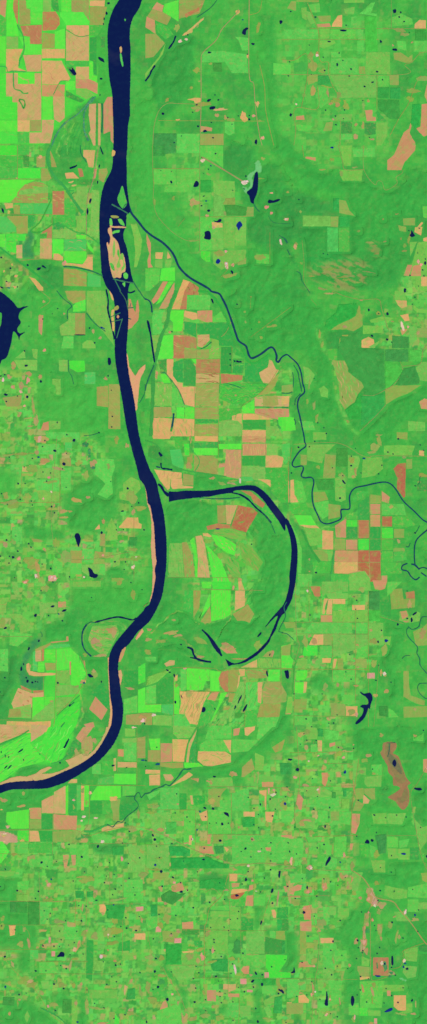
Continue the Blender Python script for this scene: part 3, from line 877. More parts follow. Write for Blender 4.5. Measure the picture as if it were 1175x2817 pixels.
F p|cream top edge field at the left|50,-5 190,-5 180,20 60,20
F p|cream field at the top edge|365,0 535,0 535,42 365,35
F n|reddish brown large square inside the oxbow|685,510 790,530 830,565 745,710 630,680
G s -60 20 6 70 .4
G m -20 60 6 60 .3
F t|salmon tan upright field inside the oxbow|592,508 680,510 630,650 600,650
F o|olive upright field inside the oxbow|530,512 590,510 598,640 535,645
F r|reddish curved strip inside the oxbow|450,665 530,645 625,655 630,680 540,682 460,692
F r|reddish tongue field between two oxbow arms|705,400 780,408 885,500 870,532 800,490 780,445
F m|green tongue field at the inner oxbow arm|890,505 985,630 930,630 850,545
F j|olive band field below the reddish square|510,690 630,682 745,715 740,760 650,760 500,720
G m 12 16 7 60 .6
G o 12 20 6 60 .5
F l|lime field with pink flecks inside the oxbow|490,725 570,740 670,800 660,880 600,860 520,800
G s 40 24 5 24 .5
G y 38 20 5 60 .5
F l|long curved lime field at the heart of the island|450,800 480,830 560,920 620,1074 500,1074 475,930
G y 72 20 6 90 .5
G s 68 34 4 30 .5
F t|pinkish tan stripe field inside the oxbow|370,740 415,730 440,800 478,1045 385,1042 390,900
G g 80 18 5 70 .5
G s 80 24 4 60 .3
F o|olive stripe field left of a pinkish one|270,785 305,780 350,880 365,1040 290,1040
G g 80 16 6 60 .6
F l|lime sliver between two stripes|330,770 360,745 385,900 385,1040 370,1040 360,880
F j|olive swath right of the long lime field|560,850 690,930 705,1050 650,1050 600,960
G m 60 18 8 70 .6
G o 60 20 7 60 .6
F y|green olive strip field along the left of the island|180,790 270,790 285,1040 165,1040
G m 82 16 6 70 .6
F j|olive right swath of the ridges|690,780 780,810 870,930 830,1000 720,930
G m 55 18 8 70 .6
G o 55 20 7 60 .6
F p|cream fleck at the island ridge top|425,715 460,715 490,740 470,745 425,735
Z F 30|170,490 420,460 500,470 530,560 500,660 350,740 170,800
Z F 60|780,680 900,620 1040,760 1060,1074 860,1074 800,800
Z y 30|500,700 800,760 850,1074 480,1074
Z F 20|360,270 560,290 700,350 480,395 360,400
V y 40 16|640,335 830,340 920,420 1040,590 1074,650
V y 26 12|400,470 640,485 780,540
S 16|100,120 122,148
S 12|115,198 122,235 160,242 200,248
S 10|80,225 110,232
S 13|640,418 700,432 760,468 820,530 880,580 930,640
S 7|400,455 500,462 600,462 700,452
S 5|850,545 920,630 960,720
R 3|160,1045 700,1045
R 3|712,0 712,300
R 3|538,0 538,200
R 3|890,0 890,140
R 3|1056,150 1056,490
H 10|0,30 90,70 150,170 250,240 400,270 600,300
H 6|360,270 400,180 330,80 340,0
C w|700,330,5,14
C s|335,25,10,30 500,310,20,8 640,350,40,8 320,220,18,24 695,1060,14,16
C o|320,180,16,40 570,350,30,12 650,330,30,8 340,170,12,30
P thin dark blue pool under a reddish strip|535,685,16,4,0
P dark oval fleck pond in the island forest edge|785,798,5,5,20
T 775 1200|right of the oxbow around the winding small river
F q|green wedge field cut by the top edge|0,60 60,50 60,180 25,210 0,110
F p|pale yellow field left of the small river|50,330 90,320 95,430 125,488 50,490
F g|bright green field right of a pale yellow one|95,320 150,335 185,470 165,490 128,488 95,430
F m|dull green bar below a pale yellow field|50,500 180,500 210,575 75,575
F l|lime field left of the small river bottom|90,582 215,585 260,660 130,655
F p|thin peach strip below a lime field|130,655 258,660 290,690 170,672
F y|lime striped field|160,675 285,680 295,800 200,815 185,720
F p|peach tan square below the small river bend|300,695 380,700 380,838 300,835
F o|small olive square by a peach square|230,840 340,845 340,925 290,920
F y|pale yellow funnel field|305,845 380,845 365,920 345,925 340,870
F o|olive field inside the upper left river bend|235,410 320,410 345,470 240,490
F g|light green field with a small grove inside the river bend|240,492 345,475 360,560 340,590 300,615 265,560
F o|olive tan field inside the river bend|345,500 435,510 430,595 345,615
F y|pale hill strip with ponds in forest|395,310 470,280 475,470 440,485 395,475
F y|tall pale field between forest strips|490,140 570,145 580,180 540,310 490,310
F o|rough tan field with pink edge|320,130 400,140 395,310 305,310
F e|dark square forest in the upper middle|405,90 490,90 488,225 402,225
F e|dark forest block in the river bend|245,320 385,315 385,400 270,400
F o|thin tan strip beside the small river top|140,135 185,140 185,215 140,215
F m|green olive triangle inside the right river arch|525,460 560,405 650,410 590,460 530,490
F o|olive square under the river arch|655,430 735,440 735,495 655,495
F s|salmon and tan triangle under the river arch|740,405 800,450 790,495 740,480
F d|bright emerald triangle with a slanted top|562,500 645,440 645,615 562,618
F s|tan rose square right of an emerald triangle|655,500 728,500 728,575 655,575
F s|tan rose square below another tan rose square|655,580 728,580 728,668 655,668
F n|reddish square with an emerald right neighbour|742,592 815,592 815,668 742,668
F g|wide light green field above a reddish square|740,500 900,500 920,585 740,582
F m|green field with a dark right corner|822,592 930,590 990,655 925,672 822,672
F m|small green rectangle by an emerald triangle|480,580 558,580 558,612 480,612
F b|bright emerald upper square left of a brown square|480,620 558,620 558,668 480,668
F d|emerald square left of a brown square|480,670 558,670 558,755 480,755
F r|olive brown square between emerald squares|567,620 645,620 645,752 567,752
F d|tall emerald field|652,672 730,672 730,842 652,842
F b|bright emerald square right of a tall emerald one|740,678 822,678 822,755 740,755
F m|green square below a bright emerald one|740,760 822,762 822,842 740,842
F o|brownish olive square with a green rim|830,685 905,685 905,750 830,750
F s|rose salmon square left of a bright green one|475,765 560,765 560,838 475,838
F b|bright green square right of a rose salmon one|567,758 645,758 645,840 567,838
F o|olive green square left of a rose salmon one|392,755 470,757 470,838 392,838
F s|salmon rough field below the river bottom|395,660 475,610 475,750 400,748
F s|first big salmon square in the lower row|390,845 560,845 560,930 390,925
F p|tan salmon square with a yellowish left side|390,930 560,930 560,995 490,1015 390,1012
F n|deep salmon square in the lower row|565,848 645,845 645,930 565,930
F n|reddish salmon square in the lower row|652,848 730,845 730,928 652,928
F n|reddish square below a reddish salmon one|652,935 730,935 735,1074 655,1074
F n|red brown field with curved lower left|565,935 648,935 648,1040 620,1000 565,990
F s|salmon hook at the bottom|738,1028 780,1028 780,1060 738,1120
F y|olive pivot field at the bottom|500,1015 610,995 650,1050 660,1140 500,1140
F m|green square pair right of the reddish squares|738,848 822,848 822,928 738,925
F m|dull green square beside the right loop|828,855 915,850 925,915 828,925
F m|dull green large block under two green squares|738,932 880,935 890,1015 738,1020
F n|red brown field with ragged left side above the river|825,240 860,205 918,195 912,445 900,455 850,385 855,310
F o|small tan square right of a red brown field|920,170 965,168 965,240 922,243
F p|little cream square at the upper right|1015,105 1052,105 1052,148 1015,140
F e|dark emerald square at the right edge|1000,330 1074,325 1074,405 1000,405
F g|lime strip along the right oxbow bank|20,590 60,630 120,740 150,840 145,1010 120,1010 120,830 80,690
F o|orange tan plots by the green squares|825,828 905,825 912,850 825,852
F y|rangeland block at the top right|755,70 860,65 985,70 960,140 755,145
F y|light pasture above the river arch|600,160 740,155 750,240 690,290 590,310
F y|speckled light farm by the upper small river|185,60 400,60 320,130 300,200 190,180
F m|dull green olive block below the lane|365,1020 500,1020 500,1110 365,1110
F m|dull green block by the oxbow right bank|225,925 360,930 355,1010 240,1015
F g|light plot beside the oxbow right bank|120,1015 225,1018 220,1110 115,1110
Z f 30|60,190 120,300 190,480 260,640 330,660 460,600 500,530 340,660 230,680 120,470 50,260
V F 50 20|340,420 380,490 440,500 520,420 560,250 600,200
V F 44 16|520,400 640,360 740,345 840,420 940,530 1074,640
V F 40 20|930,680 960,760 960,860 990,950
Z F 30|640,0 850,0 740,130 600,130
C s|545,260,8,30 530,300,14,10 810,518,12,16 785,480,10,14 205,910,8,8 205,998,6,6 865,775,14,16 420,690,16,30
C o|520,175,24,24 440,380,14,8 360,200,24,50 720,30,16,40 690,80,30,30 660,120,30,12 905,155,14,12 1040,290,30,16 440,290,20,20 270,230,20,12
R 4|90,60 410,50 580,135 650,158 700,145 1074,148
R 3|735,440 735,845
R 3|560,615 560,840
R 3|475,760 830,758
R 3|390,843 735,843
R 3|650,430 650,930
R 3|565,932 738,932
R 3|385,700 385,1010
R 4|75,80 50,300 50,490
R 3|735,500 735,400
H 8|60,190 60,500
H 12|390,845 380,930 365,1020
H 14|150,690 210,820 280,930
V y 16 6|320,690 440,630 560,520 650,430
P slanted black pond on a pale hill strip|459,340,18,7,50
P small black pond below the slanted one|432,458,8,6,0
P black pond in the tall pale field|514,219,8,6,0
P black pond beside the oxbow right bank|254,1008,8,7,20
p 608,165,12,7 785,118,6,6 823,132,5,6 862,20,8,7 740,215,5,6 717,279,6,5 587,272,5,4 452,292,6,4 375,234,5,5 515,148,5,4 1048,105,6,5 1025,65,5,5 125,82,8,7 73,272,6,7 205,78,5,5 245,38,6,5 545,90,4,4 988,367,9,4 985,715,9,6
S 4|1005,360 1020,340 1020,310 1030,295
S 6|1020,660 1000,700 985,715
S 6|920,815 938,817 950,790
T 0 1600|left of the lower river by the crescent marsh
F l|lime square at the head of the crescent loop|330,502 410,502 410,590 330,588
F q|light teal strip inside the crescent marsh|243,520 260,510 280,590 278,660 240,660
F t|olive tan strip inside the crescent marsh|262,500 305,498 305,588 262,590
F r|thin red brown strip inside the crescent marsh|308,500 326,500 326,585 308,588
F l|lime square under an olive tan strip|278,592 328,592 328,668 278,668
F o|olive tan square beside a lime one|330,600 410,600 410,655 340,655
F p|peach rim of the crescent marsh|195,610 215,600 225,660 280,672 410,675 410,690 270,700 215,690 195,650
F o|cream olive curved band at the crescent head|260,500 300,480 375,450 375,470 330,495 265,515
F q|grey teal field above lime fields|340,490 375,465 510,458 520,480 380,498
F l|large lime field with pointed top|415,502 520,490 585,550 585,600 530,600 520,640 415,655
G y 88 24 6 60 .4
F l|lime field below a large pointed one|525,600 590,600 590,770 525,770
F s|narrow salmon strip between lime fields|513,590 526,590 524,690 514,690
F l|lime slice along a curved lane|590,570 635,680 590,740
F p|cream and salmon small yard beside a tiny blue pool|600,725 635,725 635,745 600,745
F y|lime yellow field left of a lime one|415,660 512,655 522,760 415,745
F y|wide lime yellow field in the lower loop|415,765 520,760 585,780 580,830 415,845
F t|large tan field with a brown spot under the crescent|135,785 240,825 325,815 325,850 245,855 235,930 100,935 85,900
G r 60 40 14 30 .4
G p 5 24 6 60 .4
F r|brown curved strip under the crescent marsh|150,765 230,800 235,820 160,790
F r|red brown strip beside the curved brown one|240,805 320,802 320,815 250,825
F l|tall lime field under the tan one|240,855 325,852 325,950 240,1020
F y|yellow green field under the brown spot field|95,935 230,905 230,1010 60,1005
G o 3 16 5 60 .6
F o|salmon olive field at the left marsh|70,940 150,940 160,1000 60,1005
F p|peach tan bar touching the lime ridges|52,1030 230,1035 375,1030 375,1050 365,1110 0,1130 45,1074
F y|lime olive triangle between two lanes of the lower loop|245,1000 330,930 400,870 402,1000 375,1028 240,1022
F l|small lime block under the yellow lime fields|328,852 405,850 400,868 330,925
F b|long lime ridge field beside the river loop|420,1000 585,880 590,960 560,1074 380,1074
G 60,190,76 -45 20 5 90 .6
G o -45 30 5 60 .3
F y|light lime field with swales|415,855 540,850 500,920 415,970
F s|salmon diamond field|705,850 795,945 750,1025 658,940
F c|emerald ragged field above a salmon diamond|660,830 760,740 810,850 820,900 795,940 705,850
F d|emerald square field right of the river|915,660 1020,650 1020,760 960,780 920,780
F g|light green field right of the lower river|915,870 1015,840 1015,970 915,975
F l|lime strip at the right of the lower river|1020,800 1074,780 1074,965 1020,970
F b|wide green field right of an emerald square|1022,630 1074,600 1074,740 1022,760
F o|tan olive field below a light green one|930,985 1074,970 1074,1000 1040,1060 930,1055
F s|tan rose square at the upper farms|430,148 488,148 488,188 430,188
F g|bright plot by the upper farms|430,100 470,60 510,40 510,75 470,105
F g|pale plot above a rose square|440,120 480,112 495,140 440,145
F y|light field cut by the top edge|540,0 745,-5 745,38 540,38
F y|pale arched pasture in woods|50,240 150,235 210,290 240,360 150,380 140,310
F y|pale striped pasture in woods|290,155 420,160 425,235 330,235 300,290
F y|pale tall pasture in woods|85,0 125,0 145,90 125,120 100,80
F y|round pasture beside the tall pale one|165,90 220,55 255,100 220,145
F g|light field at the left edge|0,500 60,495 60,665 0,660
F y|pasture at the upper left edge|0,170 45,175 45,230 0,225
F y|olive pasture with tan rim at the left edge|0,120 75,118 40,165 0,165
F g|narrow light field below woods|75,370 240,390 130,480 70,470
F s|small salmon corner field at the marsh rim|490,405 505,403 507,440 380,455 375,445 490,435
F s|salmon wedge on the lower left bank|620,1055 690,1035 700,1074 640,1080
F y|soft green meadow with salmon streaks inside the slough|680,330 860,320 880,380 780,560 690,500 650,430
G s 25 22 7 50 .5
G o 10 20 8 60 .5
G m -10 20 8 60 .6
Z k 14|215,440 290,400 300,460 240,510 200,580 170,650 200,700 320,710 325,810 230,800 150,760 130,660 170,540
Z F 30|280,260 560,250 600,330 600,500 500,480 480,420 320,430
Z f 50|500,20 1074,0 1074,180 980,280 700,280 520,160
Z F 40|640,320 950,280 880,400 800,540 800,800 660,640 600,480
Z y 40|0,0 500,0 500,240 0,480
Z e 30|70,540 160,520 120,760 90,800 60,980 0,1010 0,700
C s|190,5,20,10 820,360,36,24 700,440,30,24 730,470,24,12 840,380,20,30 740,545,40,10 690,660,18,12 625,610,5,30 815,760,6,14 610,740,16,14 960,790,40,9 498,31,9,8 1050,1000,24,14 380,885,14,8 225,625,8,12
C o|20,310,24,40 220,100,24,30 340,50,20,24 880,10,20,20 980,90,16,40 630,540,16,12 430,760,10,10 560,776,30,10 700,690,30,24
C w|1060,1025,14,10 185,5,10,6 440,166,1,1
S 12|1010,270 985,282 960,280 880,262 820,270 750,288 700,302
S 6|700,302 670,300 640,318
S 10|640,318 615,360 606,410 612,470 635,515 675,552
S 5|300,370 312,390 310,410
S 5|480,1040 450,1074
S 6|550,890 515,920
L leaf shaped black pond right of the lime loop|648,685 665,682 690,700 680,708 660,704
P slanted black bar pond below a rose square|474,214,18,7,-20
P flat black pond in the upper farms|388,184,14,7,-15
P angular black pond by striped pasture|264,250,10,12,20
P black pond on the left edge woods|41,343,11,7,-15
P tiny teal pool by a cream yard|620,748,9,6,0
P thin black pond on a lime field ridge|517,915,6,11,40
p 305,67,6,6 463,289,8,6 435,240,7,6 360,252,6,6 37,710,7,6 428,748,8,8 677,118,5,4 968,8,6,5 750,740,5,9 392,3,8,5 30,618,4,4 0,815,5,6 1050,60,5,4 1070,1050,6,6
P reedy black pool at the head of the crescent|288,438,7,9,0
P reedy pool in the crescent side|215,495,7,14,30
P reedy pool at the crescent belly|158,645,7,17,0
P reedy pool at the crescent foot|205,735,8,12,20
p 240,745,8,8 262,738,6,6 280,742,5,5 195,710,6,7 175,610,5,9
R 5|415,500 415,690 405,1000 395,1074
R 4|590,550 640,690 560,840 420,980
R 3|0,405 240,405
R 3|0,1020 380,1025
R 3|240,855 235,1030
R 3|322,700 325,850
H 5|590,840 420,990
V y 12 6|525,690 580,830 590,860 600,960 560,1074
T 400 1600|in and below the southern half of the oxbow
F l|tall lime field with fine pink flecks|487,62 630,65 628,245 570,275 487,295
G o 85 18 3 40 .4
G s 88 26 2 24 .5
F o|olive strip field between grey stripes|355,65 410,65 400,190 355,270
G g 88 14 5 70 .5
F l|lime spike field|405,265 475,85 478,180 430,240 390,280
F o|olive grey wedge under a lime spike|478,180 487,298 440,312 410,295
F p|peach upright field inside the oxbow|665,68 735,65 735,180 660,215
F p|narrow peach spur above the upright peach field|685,-5 710,-5 733,62 690,66
F o|olive field shaped like a fan|645,240 730,190 755,165 805,240 770,305 730,290 680,290
F l|lime head of the long curved field|415,0 490,0 485,50 420,50
F b|bright lime block touching the crossroad|490,0 630,0 628,58 500,58
F m|dull olive green strip on the island|290,65 352,65 350,240 280,210
F l|wide lime field under the oxbow tail|305,640 475,650 475,735 445,735 425,800 305,800
G y 80 26 7 60 .5
F l|lime field left of a round salmon field|478,655 560,665 540,720 550,810 480,810
F r|salmon brown half round field|565,665 615,655 615,815 590,815 555,770 540,715
F o|striped yellow olive field beside a half round one|618,655 690,650 688,800 670,815 618,812
F p|peach block below the lane|690,648 735,645 735,695 700,700
F p|narrow peach curved strip|690,690 700,690 690,800 650,900 635,895 675,810
F p|big cream fan shaped field|255,812 475,815 430,900 385,1055 330,1050 290,980 245,975 265,900
G o -60 18 5 90 .5
G s -62 28 5 60 .4
G y -66 20 5 80 .5
F o|dull olive square beside a peach strip|622,825 665,825 650,890 612,890
F s|salmon band under a half round field|455,870 490,820 545,815 515,880
F l|lime yellow curved strip|555,820 605,820 545,930 490,1035 480,1030 540,900
F m|green field with a black pond in its corner|440,885 545,890 480,1040 395,1074 400,1000
F g|tall green field on the left|5,780 78,760 78,900 0,900
F d|dark green tall field with faint lines|82,740 210,690 210,900 120,905 118,915 82,900
F l|lime block at the left edge below a tall green field|0,905 118,905 115,965 0,965
F q|grey green field under a dark green one|120,910 208,905 205,985 125,970
F l|lime strip beside the cream fan field|213,740 250,780 250,980 212,978
F o|olive tan block at the lower left corner|0,970 50,972 50,1060 0,1060
F y|yellow striped field|55,985 195,990 195,1065 55,1060
F g|green triangle at the foot of the fan field|200,985 290,980 330,1050 330,1074 205,1074
F g|green plot beside a wide lime field|260,650 300,645 300,800 262,810
F t|peach field at the tip of the oxbow islet|140,605 180,580 218,582 215,615 155,628
F p|thin peach strip by small black pools|217,700 240,685 235,735 217,730
F p|cream triangle under the oxbow bend|705,635 825,575 828,635
F o|olive field by right upper plots|865,555 900,520 945,505 940,560
F y|striped green plot with thin swales|835,565 1000,570 1000,635 832,635
G 50,160,76 82 16 4 50 .7
F l|lime and tan field at the right edge|1005,475 1074,460 1074,630 1005,640
F l|lime green square with swales|910,650 995,650 990,735 905,735
F o|olive tan rows field|735,650 900,650 895,710 760,720
G g 5 18 5 60 .6
F o|large olive tan field with grid lines|910,740 995,740 1045,830 1035,890 870,905 860,800
G g 0 26 4 80 .4
G s 2 30 8 60 .3
F o|olive wheat field below the grid field|850,905 1000,900 990,1000 825,1000
G y -20 20 5 60 .5
F g|green swath field|740,745 855,740 840,880 820,945 750,950
G o -75 18 5 70 .4
G 60,180,76 -72 18 5 70 .5
F p|narrow cream upright strip|830,745 865,740 855,900 830,890
F m|green olive square in the lower middle|735,955 825,950 820,1074 735,1074
F g|green field at the bottom right woods|825,1005 990,1000 960,1074 825,1074
F s|salmon spot field at the right edge|1040,930 1074,880 1074,978 1035,980
F o|salmon olive wedge under a curved strip|570,945 650,905 640,940 600,950
F y|curved meadow left of thin swales|620,940 700,740 735,745 730,860 650,980 560,1050 520,1050
G 60,180,76 -58 16 4 70 .6
G y -58 20 4 60 .4
F y|pale wedge at the left woods|20,700 200,640 90,740 5,770
F g|small meadow at the left edge|0,555 80,555 80,590 0,590
F s|salmon streak meadow between the two southern arms|550,490 600,450 650,480 680,530 600,530
Z F 40|130,120 350,260 420,310 520,300 640,250 780,300 880,240 860,380 740,430 560,440 420,350 200,440 60,360
Z F 40|780,0 1000,0 1000,150 860,260 800,200
Z F 30|0,470 220,470 400,600 300,630 60,650 0,700
Z f 40|580,560 700,530 880,380 860,480 700,600
Z F 30|970,960 1074,920 1074,1074 940,1074
C s|200,375,50,14 240,400,40,10 20,430,24,14 30,355,20,10 590,470,30,24 640,500,30,12 700,570,60,6 210,285,18,8 410,555,24,10 320,830,20,24 345,985,9,24 385,920,12,30 940,530,8,24
C o|410,440,50,24 120,440,50,14 830,470,30,40 20,520,30,16 230,770,14,14
C w|650,45,6,12 60,985,10,8 290,642,12,6 0,1020,5,14
V o 10 4|0,410 120,310 240,212
V o 5 3|240,212 330,255 410,300 530,290 640,235 520,430
R 4|200,635 490,640 550,662 640,645 1074,642
R 4|412,55 640,62 870,65
R 3|210,690 210,1074
R 3|735,740 735,1074
R 3|255,810 660,815
R 3|1003,475 1003,830
R 3|0,910 118,905
S 9|1045,150,6 1025,190,9 1035,260,5 1000,330,5 985,370,4
S 5|985,370 1040,385 1074,410
L black pond in a green field corner|418,945 425,928 442,930 445,950 435,963 418,962
P slanted black oblong pond among curved meadows|737,935,8,30,30
P thin slanted pond left of the oblong one|697,870,6,30,25
P tiny slanted pond below the thin one|664,928,5,14,20
P dark slanted pond in striped plots|900,680,6,22,-10
P broad dark marsh pond at the right edge|1045,675,14,24,-10
P small black pool by the lane|164,655,12,6,30
p 215,693,6,14 180,670,9,6 515,940,5,8 222,890,8,14 920,540,4,12 268,850,4,16
L broken dark slough pool in the arm woods|828,405 848,378 858,376 855,388 835,408
P tiny black pool at the arm head|265,465,8,5,20
T 775 1600|in the farmland east of the oxbow
F s|salmon bulge cut by the top edge|670,-10 780,-10 765,50 735,62 690,58 680,20
F p|first peach strip of a twin|315,125 345,125 320,180 318,240 300,240 300,215
F p|second peach strip of a twin|345,128 375,128 372,243 328,240
F p|cream bar right of twin peach strips|377,128 470,128 470,165 377,165
F s|salmon square below twin peach strips|288,248 375,248 375,298 288,298
F p|cream plot with a tiny black pond|520,172 615,172 615,210 520,210
F p|pale olive field with slanted left edge|240,392 308,390 308,468 200,468
F o|olive tan square right of a pale olive field|310,390 370,390 370,470 310,470
F d|dark emerald field with a pale spot|730,135 808,133 808,270 730,240
F e|dark square woods left of an emerald field|645,70 725,70 725,208 645,208
F m|green square below dark woods|640,212 725,212 725,290 640,295
F g|light square pasture in the middle|555,475 635,475 635,560 555,560
F g|lime triangle beside the lane|160,380 215,315 215,385
F b|bright green field below the pale olive field|165,478 265,475 265,545 155,550
F g|light green field right of a bright one|285,475 375,478 370,560 285,560
F y|long olive field at the top|295,0 490,0 490,75 330,80 300,120
F y|rose olive bar under a long olive field|325,85 490,85 490,122 345,125
F g|square green plot right of twin strips|378,168 470,168 470,212 378,212
F y|wide pasture below a cream bar|378,215 635,215 635,298 378,298
F g|wide green pasture under a salmon square|215,300 520,302 520,385 220,385
F g|light square plot left of the emerald field foot|550,305 635,300 635,385 550,385
F y|pasture with two ponds under the emerald field|640,300 750,305 750,470 640,470
F y|olive wide pasture block in the middle|380,390 640,390 635,470 380,560
F l|lime field at the left edge with tan top|0,545 60,545 85,580 75,640 0,640
F o|tan field above a lime edge field|0,480 60,460 80,480 60,545 0,545
F l|lime square right of the creek belt|110,660 190,655 190,700 165,730 105,730
F l|second lime square below another|100,745 165,740 160,822 95,820
F p|small peach strip beside the second lime square|165,740 188,740 180,820 160,822
F y|lime and dark striped plot|118,570 190,570 190,645 118,645
F p|cream plot in a row of mixed plots|300,565 365,565 360,600 300,600
F p|slanted cream spur in a row of mixed plots|385,570 410,570 395,640 378,640
F o|olive square in a row of mixed plots|412,568 455,568 455,645 412,645
F y|lime yellow plot in a row of mixed plots|255,570 297,565 297,605 275,640 235,640
F w|pink square plot|632,674 688,674 688,716 632,716
F g|light pasture left of a pink square|375,655 540,655 540,740 375,740
F o|tan brown square with a tiny pond|365,895 470,905 470,990 365,990
F p|tan speckled plot left of the branching lake|475,920 560,920 560,995 475,990
F y|cream hourglass strip|45,850 78,850 78,970 30,975
F o|olive square at the left edge|0,830 35,825 35,885 0,888
F g|light square left of the branching lake|455,835 540,835 540,905 455,905
F m|plain green plot beside a creek|100,835 180,830 180,880 100,885
F o|olive tan speckled plot|95,870 190,865 180,945 95,945
F g|light green plot at the lower left|95,995 225,990 225,1060 95,1060
F o|orange tan upright field with a bent foot|900,660 940,660 940,760 955,840 1060,880 1055,915 990,900 900,850
F o|rough olive block below a bent field|900,925 1074,920 1074,1000 900,1005
F e|dark emerald square woodlot right of the lake|720,920 785,920 785,1000 720,990
F g|lime triangle plot|790,935 820,950 865,1000 790,1005
F o|brown olive field at the upper right|800,60 890,50 900,130 985,125 985,190 810,205
F r|brown square at the upper right|915,80 980,68 985,125 920,125
F y|pale field around small black ponds|870,220 925,215 945,260 1000,220 1025,230 1020,290 960,305 870,290
F s|peach spot beside black ponds|875,220 920,215 935,255 890,280
F o|olive field right of the winding creek|970,370 1040,340 1074,310 1074,470 990,475
F y|pasture with a round blue pond|750,405 810,405 800,470 750,460
F y|olive plot under the creek woods|5,365 95,370 95,415 40,400
F o|dull olive plot by the oxbow|15,300 100,300 105,340 30,345
F o|olive square with pink spots|545,570 630,570 630,640 545,640
F r|rough brownish plot near the top left|210,35 285,35 285,110 245,110
F g|bright green rounded plot at the top right|780,0 890,0 830,60 780,110
Z F 40|640,740 900,620 880,300 760,300 800,500 700,600
Z F 40|240,660 360,680 380,760 540,770 540,820 240,820 200,760
Z F 24|860,300 1000,320 900,420 850,600 890,860 800,920 780,560
C s|195,70,8,8 560,468,10,10 536,570,8,6 563,632,8,8 345,1015,14,14 415,760,12,14 550,770,18,8 765,690,12,12 775,810,16,16 690,840,20,14 735,670,10,24 240,440,20,30 205,400,14,12 145,555,20,8 945,165,16,30 1040,380,20,40 985,945,12,12 985,600,1,1 920,295,20,6 660,360,8,12
C o|170,440,20,36 590,60,24,20 535,110,14,8 320,780,16,30 680,600,24,30 250,170,1,1 310,620,20,12 680,440,30,20 755,500,20,40 520,960,24,24
C w|760,680,8,10 552,980,8,12 190,68,6,8
R 4|100,0 110,380 130,470 100,600 95,830
R 3|200,0 205,300
R 3|0,300 640,300
R 3|0,387 640,387
R 4|0,645 640,650
R 3|290,120 290,300
R 3|545,210 545,900
R 3|375,390 375,740
R 3|95,830 90,1074
R 3|95,990 560,1000
R 3|640,70 640,1074
R 3|730,260 900,310
R 3|720,600 680,1074
H 10|75,470 70,550 105,590 95,640 80,830
H 12|270,478 275,520
L black branching lake shaped like a bird|582,812 610,828 655,822 672,860 660,900 650,942 640,935 625,980 600,1020 560,1052 545,1048 560,1025 595,985 605,940 580,925 600,910 635,908 640,880 620,850 590,832
P bright blue small pond with two lobes|772,436,14,11,-20
P slanted black pond in pale field|982,238,20,6,-35
P upright black pond below a slanted one|960,283,7,18,0
P small black pond left of a slanted one|927,273,7,6,0
P black pond near the creek woods|858,317,7,9,0
P purple black pond in pasture|713,445,6,9,-10
P green black marsh pool at the left edge|42,690,14,24,-10
p 738,360,6,6 555,138,6,5 560,272,6,5 210,247,6,6 474,667,6,5 513,721,6,5 503,538,5,5 181,1015,7,6 348,1046,5,5 384,1045,6,6 300,830,5,4 808,744,6,5 697,730,8,5 410,985,6,4 547,205,5,4 92,830,5,5 715,620,4,4 535,112,4,4 927,70,4,5 222,1072,6,4
S 7|1074,260 1040,262 1025,290 1015,330 985,350 960,352 940,340 925,355 925,385 945,420 985,460 1005,490 1000,530 1020,570 1025,620 1074,680
S 6|1074,750 1020,755 1005,785 1020,825 1060,862 1074,862
S 5|890,570 910,550 950,545
S 5|945,340 935,330
S 5|0,380 40,385 90,430
T 0 2000|at the lower left around the river exit
F t|tan field cut by the top left corner|0,-20 220,-10 225,30 120,70 0,120
G o -25 22 6 60 .5
G r -25 30 5 60 .4
F t|tan triangular field touching the top edge of ridges|228,-20 360,-10 320,50 228,110
F b|big lime ridge and swale field|360,0 560,-20 500,130 460,230 390,275 330,250 240,130 310,100
G 60,190,76 -58 20 5 110 .6
G o -58 30 4 60 .35
G 130,240,96 -58 24 6 90 .5
F l|lime ridge field at the left edge|0,150 225,50 225,120 330,250 250,275 150,300 60,370 0,410
G 60,190,76 -32 18 5 100 .6
G o -32 28 4 60 .4
G 130,240,96 -32 24 6 80 .4
F s|slanted tan rose bar by the river|615,0 690,0 605,120 558,80
G t -58 16 5 60 .6
F d|dark green wedge beside a tan rose bar|550,85 600,120 560,180 470,230
F l|large lime square near the town|48,630 215,608 218,750 85,752 45,700
F t|large tan square above other squares|400,480 485,432 485,640 400,640
G p 85 22 8 80 .5
F t|tan square left of a larger one|308,545 398,500 398,638 308,635
F s|salmon square near the town|220,597 305,597 305,680 222,678
F o|yellow olive square under a salmon one|220,682 305,682 305,752 220,752
F d|emerald square under a tan one|308,645 393,642 393,758 308,758
F s|salmon square with a lime top|395,645 570,655 565,760 395,762
F c|bright emerald field below the lane|285,770 388,768 388,848 300,848
F p|yellow tan square below the lane|215,765 283,768 298,845 215,848
F b|lime plot below the lane near the town|130,765 212,765 212,845 130,830
F o|brown olive basin field|392,770 562,768 555,850 392,848
F l|lime field with a rounded corner at the left edge|0,845 25,850 70,920 30,980 0,1010
F g|pale green square near the town|128,850 212,850 205,935 128,935
F l|thin lime upright strip|486,440 505,425 502,655 486,650
F d|dark green tall field with brown flecks|508,425 565,425 565,655 508,655
F p|tall yellow strip|600,432 625,435 620,615 600,615
F l|lime tall strip beside a yellow one|625,430 658,430 655,590 620,590
F l|lime field with a rounded left corner|720,435 893,435 893,520 820,540 668,540 680,490
F d|dark mottled rectangle below a rounded lime field|665,545 755,545 755,640 665,645
F m|green field with a curved right side|758,565 815,570 830,620 800,645 758,640
F o|olive slope with a tan top|815,520 890,535 880,600 835,640 820,590
F o|olive tongue field by the creek|835,640 880,600 880,690 835,690
F d|dark green field by the creek bend|890,570 1000,560 1015,600 900,690 882,690
F l|wide lime square above the lane|845,345 1005,345 1005,425 840,420
F t|tan bar between green farms|870,258 1010,260 1010,300 870,298
F y|olive bar at the upper right farms|905,85 1010,80 1010,115 905,115
F g|green block above a tan bar|915,110 1010,115 1008,250 915,250
F s|cream red plot left of a green block|872,165 915,165 912,220 872,215
F y|yellow plot at the top right farms|925,10 1000,15 1000,70 925,70
